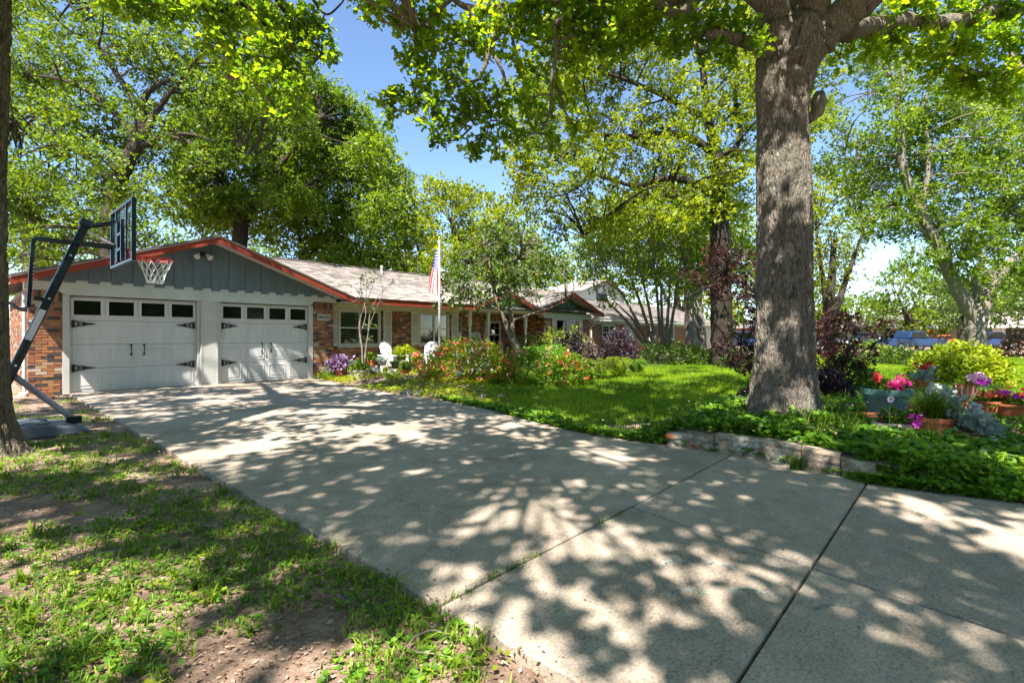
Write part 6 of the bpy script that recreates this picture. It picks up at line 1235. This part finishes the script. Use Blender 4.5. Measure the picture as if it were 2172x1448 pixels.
cx1 = mth('MODULO', mth('MULTIPLY', X_, 11 / .40), 2.0); cy1 = mth('MODULO', mth('MULTIPLY', mth('SUBTRACT', Y_, 6 / 13), 9 / (7 / 13)), 2.0)
def dot(ox, oy): dx = mth('SUBTRACT', cx1, ox); dy = mth('SUBTRACT', cy1, oy); return mth('LESS_THAN', mth('ADD', mth('MULTIPLY', dx, dx), mth('MULTIPLY', dy, dy)), .16)
stars = mth('MINIMUM', mth('ADD', dot(.5, .5), dot(1.5, 1.5)), 1.0); mxc = nt.nodes.new('ShaderNodeMixRGB'); mxc.inputs[1].default_value = (.03, .045, .22, 1); mxc.inputs[2].default_value = (.8, .8, .8, 1); nt.links.new(stars, mxc.inputs[0])
mxf = nt.nodes.new('ShaderNodeMixRGB'); nt.links.new(canton, mxf.inputs[0]); nt.links.new(mxs.outputs[0], mxf.inputs[1]); nt.links.new(mxc.outputs[0], mxf.inputs[2]); nt.links.new(mxf.outputs[0], p.inputs['Base Color']); p.inputs['Roughness'].default_value = .8
fo = empty('flag', (fx, fy, 0), label='striped red and white flag with starred blue canton hanging limp from the pole', cat='flag')
ns, ntt = 46, 24; V = []; UVs = []; zt_ = EYE + (HYP - 527) / F * 16.3
for i in range(ns + 1):
    s = i / ns
    for j in range(ntt + 1):
        t = j / ntt      # t=1 top of hoist
        z = zt_ - (1 - t) * .80 * (1 - .8 * s) - 1.42 * s; ww = min(1, s * 3) ; xx = .06 * ww * (1 - t) - (.33 * s ** .6) * t - .03; fold = math.sin(t * 9.5 + s * 2.0) * .055 * ww; V.append((xx + .02 * math.cos(t * 9.5 + s * 2) * ww, fold - .06, z)); UVs.append((s, t))
w_ = ntt + 1; f_ = [(i * w_ + j, (i + 1) * w_ + j, (i + 1) * w_ + j + 1, i * w_ + j + 1) for i in range(ns) for j in range(ntt)]
me = bpy.data.meshes.new('cloth'); me.from_pydata(V, [], f_); uvl = me.uv_layers.new(name='flag')
for lp in me.loops: uvl.data[lp.index].uv = UVs[lp.vertex_index]
me.materials.append(m); me.polygons.foreach_set('use_smooth', [True] * len(f_)); link('cloth', me, fo)

# ================================================================== CHAIRS AND POTS
def adirondack(px, py, Y, rz, lab):
    x, y = at(px, py, Y)[:2]; t = empty('garden_chair', (x, y, float(hgt(x, y))), rz, label=lab, cat='chair', group='white slatted garden chairs')
    # local -y is the front
    for k in range(7):      # fanned back, the slat tops follow one round arch
        b = MB(); c0, c1 = (k - 3) * .052, (k - 3) * .078; zt2 = .74 + math.sqrt(max(.0, .29 ** 2 - ((k - 3) * .078) ** 2)) * .85; w0, w1 = .024, .037
        L_ = (zt2 - .34) / .64; yb, yt = .20, .20 + .25 * L_
        b.add([(c0 - w0, yb, .34), (c0 + w0, yb, .34), (c1 + w1, yt, zt2 - .012 * (1 if k >= 3 else 0)), (c1 - w1, yt, zt2 - .012 * (1 if k <= 3 else 0)), (c0 - w0, yb + .018, .34), (c0 + w0, yb + .018, .34), (c1 + w1, yt + .018, zt2 - .012 * (1 if k >= 3 else 0)), (c1 - w1, yt + .018, zt2 - .012 * (1 if k <= 3 else 0))],
              [(0, 1, 2, 3), (7, 6, 5, 4), (0, 4, 5, 1), (1, 5, 6, 2), (2, 6, 7, 3), (3, 7, 4, 0)]); b.build('back_slat', 'wchair', t, bevel=.003)
    b = MB(); b.prism([(.345, .64), (.365, .64), (.38, .71), (.36, .71)], -.24, .24, axis='x'); b.build('back_rail', 'wchair', t)
    for k in range(5): b = MB(); yy = -.24 + k * .09; b.box(-.27, .27, yy, yy + .08, .36 - k * .01, .38 - k * .01); b.build('seat_slat', 'wchair', t, bevel=.003)
    for s_ in (-1, 1):
        b = MB(); b.box(s_ * .34 - .065, s_ * .34 + .065, -.34, .36, .56, .585); b.build('armrest', 'wchair', t, bevel=.006)
        b = MB(); b.box(s_ * .29 - .014, s_ * .29 + .014, -.30, -.20, 0, .56); b.build('leg', 'wchair', t, bevel=.003); b = MB(); b.box(s_ * .29 - .014, s_ * .29 + .014, .24, .32, 0, .56); b.build('leg', 'wchair', t, bevel=.003)
        b = MB(); b.prism([(-.27, .28), (-.27, .37), (.36, .30), (.36, .20)], s_ * .262 - .012, s_ * .262 + .012, axis='x'); b.build('side_rail', 'wchair', t)
    return t
adirondack(838, 780, 15.5, math.radians(62), 'white slatted garden chair turned right, beside the arching green plant'); adirondack(900, 770, 16.0, math.radians(-25), 'second white slatted chair, half hidden by the flowering shrub')
tb = empty('side_table', (at(868, 775, 15.9)[0], 15.9, .05), .3, label='small white side table between the two garden chairs', cat='table'); b = MB(); b.lathe([(.24, .46), (.25, .48)], 20, cap1=True); b.build('tabletop', 'white', tb)
for k in range(3): b = MB(); a_ = k * 2.09; b.tube([(.1 * math.cos(a_), .1 * math.sin(a_), .46), (.2 * math.cos(a_), .2 * math.sin(a_), 0)], .01, 6); b.build('leg', 'white', tb)
def pot(px, pyb, Y, rtop, h_, m_, lab, plant=None, name='potted_plant', prof=None, z0=None, sx=1., sy=1., bands=0, rz=0, cat='potted plant', kind_pot='pot', group=None):
    x, y = at(px, pyb, Y)[:2]; z0 = EYE - (pyb - HYP) / F * Y if z0 is None else z0; t = empty(name, (x, y, z0), rz, label=lab, cat=cat, group=group)
    prof = prof or [(rtop * .68, 0), (rtop * .93, h_ * .80), (rtop, h_ * .80), (rtop * 1.02, h_), (rtop * .90, h_), (rtop * .88, h_ * .9), (0, h_ * .9)]
    b = MB(); b.lathe(prof, 28, sx=sx, sy=sy); b.build(kind_pot, m_, t, smooth=False, bevel=.003)
    for k in range(bands): b = MB(); zz = h_ * (.70 - .07 * k); rr = rtop * (.68 + .25 * zz / (h_ * .8)); b.tube([(math.cos(a) * (rr + .002) * sx, math.sin(a) * (rr + .002) * sy, zz) for a in np.linspace(0, 6.283, 33)], .009, 6, cap=False); b.build('band', m_, t)
    b = MB(); b.lathe([(rtop * .885, h_ * .905), (0, h_ * .93)], 20, sx=sx, sy=sy, cap0=False); b.build('soil', 'soil', t)
    return t, np.array([x, y, z0])
def pl_leaves(t, h_, rx, rz_, n, leaf, size, tmpl=T_OVAL, k=4, z=0., spread=.8, sx=1., sy=1., name='foliage', seed_dir=.35):
    q = unit(RNG.normal(0, 1, (n, 3))); q[:, 2] = np.abs(q[:, 2]); P = q * (RNG.random((n, 1)) ** .5) * [rx * sx, rx * sy, rz_] + [0, 0, h_ + z]; p_, d_, up_ = rosettes(P, q + [0, 0, seed_dir], k, size, spread); leafmesh(name, p_, d_, up_, size, tmpl, leaf, t)
def pl_flowers(t, pts, rad, fm, n, fs, name='flower'):
    for (x, y, z) in pts:
        q = unit(RNG.normal(0, 1, (n, 3)) + [0, -.3, .3]); P = np.array([x, y, z]) + q * rad; leafmesh(name, P, unit(q * .4 + RNG.normal(0, .8, (n, 3))), unit(q + RNG.normal(0, .2, (n, 3))), fs, T_ROUND, fm, t)
def pl_straps(t, h_, n, length, width, mt='grassd', lean=.9, r0=.05, cm=.6):
    P = RNG.normal(0, r0, (n // 6, 3)) * [1, 1, 0] + [0, 0, h_]; V, fc = straps(P, 6, length, width, lean=lean); fastmesh('blade', V, fc, 4, mt, RNG.random(len(V)) * cm, t, kind='stuff')
# teal pot group on the right
t, b0 = pot(1880, 886, 6.9, .30, .41, 'teal', 'large ribbed teal pot with red geranium and magenta flowers', bands=3)
pl_leaves(t, .38, .27, .12, 110, 'leafD', .06); pl_flowers(t, [(-.21, -.10, .56), (-.19, -.08, .58)], .035, 'fred', 16, .04); pl_flowers(t, [(-.02, -.2, .50), (.03, -.22, .53), (.08, -.15, .55), (-.10, -.22, .49), (.0, -.24, .46), (-.03, -.23, .47)], .045, 'fpink', 14, .04); pl_flowers(t, [(.20, -.14, .47), (.23, -.12, .49)], .03, 'fpink', 12, .035); pl_flowers(t, [(.16, -.10, .54), (.12, -.05, .55)], .02, 'fred', 8, .03)
pl_straps(t, .38, 36, .25, .012)
o = MB(); o.lathe([(.17, 0), (.22, .035), (.225, .05), (.20, .05), (.16, .02)], 28); so1 = o.build('saucer', 'teal', label='shallow teal saucer on the ground beneath the big teal pot', cat='saucer'); q = at(1858, 886, 6.55); so1.location = (q[0], 6.55, .17)
o = MB(); o.lathe([(.17, 0), (.24, .02), (.25, .03), (.22, .032)], 28, cap1=True); so2 = o.build('saucer', 'terra', label='brown saucer stacked on the teal saucer', cat='saucer'); so2.location = (q[0] + .02, 6.6, .222)
t, b0 = pot(1908, 917, 5.75, .27, .12, 'stone', 'low pebbled concrete bowl with dark leaves and violet petunias', sx=1.15, sy=.6, prof=[(.15, 0), (.24, .07), (.27, .085), (.27, .12), (.23, .12), (.2, .09), (0, .09)], cat='planter', name='planter_bowl', kind_pot='bowl')
pl_leaves(t, .08, .20, .20, 70, 'leafD', .06, sx=1.0); pl_flowers(t, [(.04, -.16, .19), (.08, -.17, .15), (.02, -.19, .13), (.16, -.14, .20), (.19, -.14, .19), (.22, -.14, .12), (.25, -.14, .13), (.11, -.14, .21)], .03, 'fmag', 12, .04)
t, b0 = pot(1981, 934, 5.6, .19, .27, 'terra', 'terracotta pot with a fountain of thin grassy leaves', bands=0); pl_straps(t, .24, 480, .40, .009, lean=1.15, r0=.06, cm=.5)
t, b0 = pot(2058, 938, 5.45, .105, .12, 'terra', 'small terracotta pot overflowing with silvery dusty miller'); pl_leaves(t, .12, .24, .22, 75, 'leafS', .085, T_OAK, k=4, spread=.6)
t, b0 = pot(2022, 926, 5.55, .11, .10, 'terra', 'small terracotta pot with dark leaves between the grass pot and the dusty miller'); pl_leaves(t, .09, .09, .07, 22, 'leafD', .04)
t, b0 = pot(2047, 868, 6.6, .12, .33, 'terra', 'tall latticed terracotta urn with lilac-pink petunias', name='latticed_urn', prof=[(.07, 0), (.085, .02), (.06, .05), (.055, .12), (.10, .2), (.12, .33), (.13, .34), (.11, .34), (.1, .3), (0, .3)])
for k in range(12): b = MB(); a_ = k * .5236; b.tube([(math.cos(a_) * .058, math.sin(a_) * .058, .12), (math.cos(a_) * .104, math.sin(a_) * .104, .2), (math.cos(a_) * .125, math.sin(a_) * .125, .32)], .008, 5); b.build('lattice_rib', 'cream', t)
pl_leaves(t, .32, .16, .10, 45, 'leafM', .045); pl_flowers(t, [(.02, -.12, .44), (.10, -.12, .44), (.16, -.1, .38), (-.04, -.12, .41), (.08, -.14, .39), (.19, -.08, .36)], .035, 'fpale', 14, .045); pl_flowers(t, [(.17, -.13, .37), (.05, -.16, .38)], .03, 'fmag', 12, .04)
t, b0 = pot(2095, 872, 6.5, .15, .14, 'terra', 'terracotta pot of salmon pink blossoms right of the urn'); pl_leaves(t, .13, .15, .09, 40, 'leafM', .05); pl_flowers(t, [(-.12, -.08, .24), (-.04, -.1, .23), (.05, -.08, .27), (.10, -.08, .23), (.16, -.05, .22), (.07, -.12, .2)], .035, 'fsalm', 14, .04)
t, b0 = pot(2140, 880, 6.4, .17, .15, 'terra', 'wide terracotta bowl with mixed red and magenta flowers at the right edge'); pl_leaves(t, .13, .20, .12, 55, 'leafM', .05); pl_flowers(t, [(-.13, -.08, .30), (.0, -.1, .25), (.16, -.08, .22)], .03, 'fmag', 12, .04); pl_flowers(t, [(.10, -.08, .30), (.13, -.05, .26), (.2, 0, .25)], .03, 'fred', 12, .035); pl_flowers(t, [(-.02, 0, .36), (.03, 0, .38)], .03, 'fyel', 8, .04)
t, b0 = pot(1958, 820, 9.2, .14, .14, 'terra', 'distant terracotta pot with dark red geraniums and silvery leaves'); pl_leaves(t, .13, .20, .15, 50, 'leafS', .07, T_OAK, spread=.6); pl_flowers(t, [(-.18, -.05, .38), (-.05, -.05, .37), (.03, -.05, .40), (.08, 0, .42), (.0, 0, .37)], .035, 'fred', 12, .05); pl_flowers(t, [(.16, 0, .38)], .03, 'fpale', 10, .05)
def plant(px, pyb, Y, lab, fn, name='plant'): x, y = at(px, pyb, Y)[:2]; t = empty(name, (x, y, float(hgt(x, y))), label=lab, cat='plant'); fn(t); return t
plant(2000, 815, 8.3, 'sunlit arching strap-leaved plant behind the pots', lambda t: pl_straps(t, .0, 260, .50, .020, lean=1.0, r0=.10))
plant(2010, 880, 6.1, 'silvery dusty miller rising behind the grassy pot', lambda t: pl_leaves(t, .22, .20, .30, 46, 'leafS', .09, T_OAK, spread=.6))
plant(1995, 845, 6.9, 'tangled variegated spider plant left of the urn', lambda t: (pl_straps(t, .1, 220, .42, .014, lean=1.2, r0=.10, cm=.95)))
plant(2110, 838, 8.8, 'thin sapling shoot standing on the sunny lawn edge', lambda t: (pl_leaves(t, .12, .14, .36, 34, 'leafD', .05), MB().tube([(0, 0, 0), (.03, 0, .25), (.0, 0, .5)], .006, 5).build('stem', 'twig', t)))
plant(1925, 880, 6.3, 'single deep magenta bloom low beside the teal pot', lambda t: (pl_leaves(t, .02, .10, .12, 20, 'leafD', .05), pl_flowers(t, [(.0, -.05, .22), (.03, -.05, .24)], .025, 'fpink', 10, .035)))
cf = plant(1888, 930, 5.5, 'single pale pink daisy on a thin stem in front of the teal pot', lambda t: MB().tube([(0, 0, 0), (-.01, 0, .2), (0, 0, .36)], .003, 5).build('stem', 'leafG', t), 'cosmos_flower')
zc = EYE - (846 - HYP) / F * 5.5 - cf.location.z
for k in range(8): V = place(T_OVAL[0], np.array([[0, -.004, zc]]), np.array([[math.cos(k * .785), -.15, math.sin(k * .785)]]), np.array([[0, -1., 0]]), np.array([.045])); fastmesh('petal', V, T_OVAL[1], 4, 'fpale', np.array([.9]), cf)
b = MB(); b.lathe([(0, 0), (.009, .001), (.008, .006), (0, .009)], 10); b.v = [(x, -.012 - z, zc + y) for x, y, z in b.v]; b.build('flower_eye', 'soil', cf)
# front bed pots by the garage
t, b0 = pot(724, 801, 14.6, .19, .26, 'terra', 'terracotta pot with a mound of purple heart leaves beside the garage'); pl_leaves(t, .24, .46, .40, 210, 'leafH', .10, T_OVAL, k=4, spread=.7)
t, b0 = pot(760, 803, 14.4, .27, .26, 'stone', 'rough stone planter with green leaves right of the purple plant', sx=1.15, sy=.8); pl_leaves(t, .24, .33, .25, 80, 'leafM', .09, k=4)
t, b0 = pot(794, 798, 14.7, .12, .14, 'black', 'small dark pot with blue-green succulent leaves'); pl_leaves(t, .13, .2, .12, 50, 'leafS', .06)
t, b0 = pot(788, 776, 15.6, .14, .2, 'terra', 'reddish pot behind the succulents against the brick wall'); pl_leaves(t, .2, .2, .24, 50, 'leafM', .07)
t, b0 = pot(812, 776, 15.0, .13, .16, 'stone', 'pot of blue-grey leaves below the garden chair'); pl_leaves(t, .14, .2, .1, 40, 'leafS', .07); 
t, b0 = pot(838, 782, 14.6, .13, .22, 'black', 'round black pot with a dusty stem in front of the garden chair'); pl_leaves(t, .14, .18, .1, 30, 'leafD', .06)
t, b0 = pot(860, 792, 14.2, .14, .12, 'terra', 'pot of soft green spiky leaves near the path'); pl_straps(t, .1, 110, .34, .02, 'leafM', lean=.9); pl_leaves(t, .1, .22, .2, 50, 'leafD', .08)
t, b0 = pot(858, 768, 16.0, .19, .38, 'terra', 'large potted plant with arching sunlit strap leaves between the chairs', z0=.12); pl_straps(t, .36, 560, .62, .055, 'leafB', lean=1.25, r0=.06, cm=.95)
t, b0 = pot(884, 772, 15.2, .12, .14, 'terra', 'small pot with orange-red and yellow foliage beside the second chair'); pl_leaves(t, .12, .18, .2, 40, 'leafY', .08); pl_flowers(t, [(-.05, -.1, .28), (.05, -.1, .32)], .04, 'fsalm', 12, .07)
plant(700, 796, 15.0, 'leafy dark green plant at the foot of the right brick pier', lambda t: pl_leaves(t, .0, .35, .32, 90, 'leafM', .09))
plant(832, 806, 13.6, 'clump of grey-green leaves at the front of the bed', lambda t: pl_leaves(t, .0, .28, .12, 60, 'leafM', .07))
# garden lights
def path_light(px, pyt, Y, lab, tiers=False):
    x, y = at(px, pyt, Y)[:2]; g0 = float(hgt(x, y)); zt2 = EYE - (pyt - HYP) / F * Y - g0; t = empty('garden_light', (x, y, g0), label=lab, cat='garden light')
    b = MB(); b.tube([(0, 0, 0), (0, 0, zt2 - .14)], .012, 8); b.build('stake', 'black', t)
    if tiers:
        for k in range(3): b = MB(); b.lathe([(.065, zt2 - .14 + k * .055), (.07, zt2 - .135 + k * .055), (.068, zt2 - .105 + k * .055), (.02, zt2 - .10 + k * .055)], 16, cap1=True); b.build('lamp_tier', 'white', t)
    else: b = MB(); b.lathe([(.10, zt2 - .05), (.105, zt2 - .04), (.05, zt2), (0, zt2 + .005)], 16); b.build('lamp_hood', 'cream', t); b = MB(); b.lathe([(.045, zt2 - .14), (.05, zt2 - .05)], 12, cap1=True); b.build('lamp_glass', 'slat', t)
path_light(974, 788, 12.5, 'low hooded garden light in front of the salmon flowering shrub'); path_light(1046, 700, 18.0, 'white tiered garden lamp rising above the hedge by the entry', True)

# ================================================================== NEIGHBOUR, STREET, CARS
nh = empty('brick_house', W(26.3, 3.4), HROT, label='neighbouring orange brick house with white trim seen behind the slim-stemmed tree', cat='house')
NL = 22.0
b = MB(); b.box(.012, NL, .012, 7, -.1, 2.35); nh_wall = b.build('wall', 'mortar', nh)
hl = [(1.35, 3.15, 1.0, 2.06), (4.3, 5.9, 1.0, 2.06), (8.0, 9.4, .5, 2.06), (11.2, 12.8, 1.0, 2.06), (18.6, 21.4, -.1, 2.1)]
st_ = MB(); rc_ = courses(0, NL, -.02, 2.1, hl, mod=.22, h=.075, j=.012)
rc_.sort(key=lambda q: q[0]); k = lay(rc_[:300], 0.0, 'u', 300, nh, nbox, st_); lay(rc_[300:], 0.0, 'u', 0, nh, nbox, st_); lay(courses(.05, 7, -.02, 2.1, mod=.22, h=.075, j=.012), 0.0, 'v', 0, nh, nbox, st_); st_.build('brick', 'nbrick_far', nh, kind='stuff')
b = MB(); b.box(-.03, NL, -.03, .011, 2.11, 2.36); b.build('frieze', 'cream', nh); b = MB(); b.box(-.35, NL + .3, -.62, -.59, 2.28, 2.46); b.build('fascia', 'white', nh); b = MB(); b.box(-.35, NL, -.589, -.031, 2.34, 2.36); b.build('soffit', 'cream', nh)
b = MB(); b.box(-.06, -.03, .0, 6, 2.11, 2.44); b.build('gable_trim', 'white', nh)
R = MB(); zr0, zr1, rv = 2.45, 4.25, 4.6
R.add(*rb([(-.4, -.62, zr0), (NL + .4, -.62, zr0), (NL + .4, rv, zr1), (3.0, rv, zr1), (1.2, 1.4, 3.15)])); R.add(*rb([(-.4, -.62, zr0), (1.2, 1.4, 3.15), (3.0, rv, zr1), (-.4, 8.5, zr0)])); R.add(*rb([(3.0, rv, zr1), (NL + .4, rv, zr1), (NL + .4, 9, zr0), (-.4, 8.5, zr0)]))
nr = R.build('roof', 'roofbase', nh)
S2 = MB(); slp = (zr1 - zr0) / (rv + .62)
for r_ in range(36):
    v0 = -.64 + r_ * .145; z0 = zr0 + (v0 + .62) * slp + .01; u = (-.4 if v0 < 1 else -.4 + (v0 - .4) * .8) + (.15 if r_ % 2 else 0)
    while u < NL + .3: wd = random.choice([.3, .4, .5]); S2.add([(u, v0, z0), (u + wd - .01, v0, z0), (u + wd - .01, v0 + .15, z0 + .15 * slp), (u, v0 + .15, z0 + .15 * slp), (u, v0, z0 + .02), (u + wd - .01, v0, z0 + .02)], [(4, 5, 2, 3), (0, 1, 5, 4)]); u += wd
S2.build('shingle', 'shingle', nr, kind='stuff')
dwindow(1.38, 3.12, 1.0, 2.06, -.05, 2, nh, 'white', False, True); dwindow(4.33, 5.87, 1.0, 2.06, -.05, 2, nh, 'white', False, True)
b = MB(); b.box(8.0, 8.9, -.02, .0, 0, 2.05); b.build('front_door', 'glass', nh); 
for uu in (7.6, 9.3): b = MB(); b.box(uu, uu + .12, -.5, -.38, 0, 2.3); b.build('porch_post', 'white', nh)
b = MB(); b.box(18.5, 21.5, -.04, -.0, 0, 2.12); b.build('garage_door', 'cream', nh); dwindow(11.23, 12.77, 1.0, 2.06, -.05, 2, nh, 'white', False, True)
b = MB(); b.tube(spline([(.62, -.6, 2.36), (.3, -.3, 2.1), (.1, -.05, 1.95), (.08, -.05, 1.8)], 4), .045, 8); b.tube([(.08, -.05, 1.8), (.08, -.05, .1)], .045, 8); b.build('downspout', 'cream', nh)
b = MB(); b.prism([(5.5, 3.6), (12.5, 3.6), (12.5, 5.0), (9, 5.9), (5.5, 5.0)], 4.5, 8); b.build('upper_gable', 'white', nh); b = MB(); b.box(7.8, 9.4, 4.45, 4.5, 4.2, 4.9); b.build('upper_window', 'glass', nh)
b = MB(); b.add(*rb([(5.2, 4.2, 4.95), (9, 4.2, 6.1), (9, 8.6, 6.1), (5.2, 8.6, 4.95)])); b.add(*rb([(9, 4.2, 6.1), (12.8, 4.2, 4.95), (12.8, 8.6, 4.95), (9, 8.6, 6.1)])); b.build('upper_roof', 'shingle', nh)
def simple_house(x0, x1, y, zw, zr_, wallm, lab, extras):
    t = empty('house', (x0, y, 0), label=lab, cat='house'); L_ = x1 - x0
    b = MB(); b.box(0, L_, 0, 8, -.1, zw); b.build('wall', wallm, t); R = MB(); R.add(*rb([(-.6, -.8, zw - .1), (L_ + .6, -.8, zw - .1), (L_ - 2, 4, zr_), (2, 4, zr_)], .12)); R.add(*rb([(-.6, -.8, zw - .1), (2, 4, zr_), (L_ - 2, 4, zr_), (L_ + .6, 8.8, zw - .1), (-.6, 8.8, zw - .1)][::1], .12) if False else rb([(-.6, -.8, zw - .1), (2, 4, zr_), (-.6, 8.8, zw - .1)], .12)); R.build('roof', 'shingle', t)
    b = MB(); b.box(-.6, L_ + .6, -.84, -.8, zw - .26, zw - .06); b.build('fascia', 'white', t)
    for nm, mm_, u0, u1, z0, z1 in extras: b = MB(); b.box(u0, u1, -.06, -.0, z0, z1); b.build(nm, mm_, t)
redb = mat('dark_red_brick_far', (.30, .09, .06), .9, .2, 3, .2)
simple_house(at(2068, 700, 58)[0], at(2330, 700, 58)[0], 58, 2.5, 4.3, 'cream', 'low tan house with pale roof across the street at the right edge', [('window', 'glass', .6, 2.0, 1.0, 2.1), ('post', 'white', 3.1, 3.25, 0, 2.5), ('window', 'glass', 8.0, 9.4, 1.0, 2.1)] + [('fence_board', 'barkC', 3.6 + i * .35, 3.88 + i * .35, .1, 2.3) for i in range(9)])
simple_house(at(1850, 700, 62)[0], at(2040, 700, 62)[0], 62, 2.5, 4.0, 'cream', 'low house with a red front door across the street behind the pickup', [('front_door', 'rimred', 6.8, 7.6, 0, 2.1), ('window', 'glass', 8.2, 9.9, .9, 2.0), ('window', 'glass', 2.2, 4.0, .9, 2.0), ('garage_door', 'white', 4.5, 6.3, 0, 2.1)])
simple_house(at(1620, 700, 66)[0], at(1760, 700, 66)[0], 66, 2.5, 4.2, redb, 'dim brick house across the street behind the red maple', [('window', 'glass', 2, 3.6, .9, 2.0), ('garage_door', 'white', 5, 7.6, 0, 2.1)])
def car(px, Y, L_, kind, paint, lab, flip=1):
    x = at(px, 712, Y)[0]; t = empty('parked_car' if kind != 'truck' else 'pickup_truck', (x, Y, 0), label=lab, cat='car' if kind != 'truck' else 'pickup truck', group='vehicles parked on the far street')
    W_ = 1.85
    if kind == 'truck': low = [(0, .45), (L_, .45), (L_, .95), (L_ * .98, 1.02), (L_ * .72, 1.08), (0, 1.05)]; cab = [(L_ * .34, 1.06), (L_ * .72, 1.06), (L_ * .60, 1.68), (L_ * .38, 1.70)]
    elif kind == 'suv': low = [(0, .4), (L_, .4), (L_, .85), (L_ * .97, .98), (L_ * .76, 1.05), (0, 1.05)]; cab = [(.02, 1.05), (L_ * .78, 1.05), (L_ * .62, 1.66), (L_ * .05, 1.68)]
    else: low = [(0, .35), (L_, .35), (L_, .7), (L_ * .95, .85), (L_ * .72, .95), (L_ * .12, .95), (0, .85)]; cab = [(L_ * .12, .95), (L_ * .74, .95), (L_ * .58, 1.42), (L_ * .28, 1.42)]
    fx_ = lambda q: [((p_[0] - L_ / 2) * flip, p_[1]) for p_ in q][::flip]
    b = MB(); b.prism(fx_(low), 0, W_); b.build('body', paint, t, bevel=.07); b = MB(); b.prism(fx_(cab), .10, W_ - .10); b.build('cabin', paint, t, bevel=.08)
    xs = sorted(p_[0] for p_ in cab); zt_c = max(p_[1] for p_ in cab); zb_c = cab[0][1]
    m0, m1 = cab[3][0] + .12, cab[2][0] - .05; md = (m0 + m1) / 2
    for a_, c_, a2, c2 in ((cab[0][0] + .22, md - .04, m0 + .05, md - .04), (md + .04, cab[1][0] - .22, md + .04, m1)):
        b = MB(); b.prism(fx_([(a_, zb_c + .06), (c_, zb_c + .06), (c2, zt_c - .10), (a2, zt_c - .10)]), .075, .098); b.build('side_window', 'glass', t)
    b = MB(); f0, f1 = cab[1], cab[2]; X = lambda q: (q - L_ / 2) * flip; b.add([(X(f0[0] - .04), .2, f0[1] + .06), (X(f0[0] - .04), W_ - .2, f0[1] + .06), (X(f1[0] + .05), W_ - .25, f1[1] - .08), (X(f1[0] + .05), .25, f1[1] - .08)], [(0, 1, 2, 3)]); b.v = [(v_[0] + flip * .05, v_[1], v_[2]) for v_ in b.v]; b.build('windscreen', 'glass', t)
    for wx in (L_ * .19, L_ * .80):
        for y0 in (.0, W_ - .22):
            b = MB(); n = 20; R_ = .37 if kind != 'sedan' else .32; pts = [((wx - L_ / 2) * flip + R_ * math.cos(k * 6.283 / n), R_ + R_ * math.sin(k * 6.283 / n)) for k in range(n)]; b.prism(pts, y0 - .03, y0 + .2); w1 = b.build('wheel', 'rubber', t); b = MB(); pts = [((wx - L_ / 2) * flip + R_ * .6 * math.cos(k * 6.283 / n), R_ + R_ * .6 * math.sin(k * 6.283 / n)) for k in range(n)]; b.prism(pts, y0 - .045, y0 - .031); b.build('rim', 'steel', w1)
    b = MB(); b.box(min(X(L_ - .08), X(L_ + .01)), max(X(L_ - .08), X(L_ + .01)), -.01, .3, .68, .84); b.build('headlight', 'white', t); b = MB(); b.box(min(X(L_ - .2), X(L_ + .04)), max(X(L_ - .2), X(L_ + .04)), -.02, W_ + .02, .42, .6); b.build('bumper', 'steel', t)
blue = mat('metallic_blue_paint', (.012, .035, .10), .25, .05, 3, 0, spec=.7); nav = mat('dark_blue_paint', (.015, .035, .12), .25, .05, 3, 0, spec=.7); dk = mat('black_car_paint', (.02, .022, .03), .25, .05, 3, 0, spec=.7); sil = mat('silver_car_paint', (.5, .52, .55), .3, .05, 3, 0, spec=.6)
car(1949, 40.5, 4.9, 'truck', blue, 'blue pickup truck parked on the street left of the forked tree'); car(2118, 46, 4.4, 'suv', nav, 'dark blue sport utility vehicle right of the forked tree trunk'); car(1852, 46, 4.6, 'truck', dk, 'black pickup seen through the dark red maple branches', -1)
car(1755, 45, 4.4, 'sedan', sil, 'silver car behind the maple foliage right of the big oak'); car(1582, 42, 4.4, 'suv', blue, 'bright blue vehicle glimpsed between the dark oak and the big oak'); car(2010, 57, 4.2, 'sedan', mat('orange_paint', (.55, .16, .05), .3, .05, 3, 0), 'orange car half hidden behind the blue pickup')
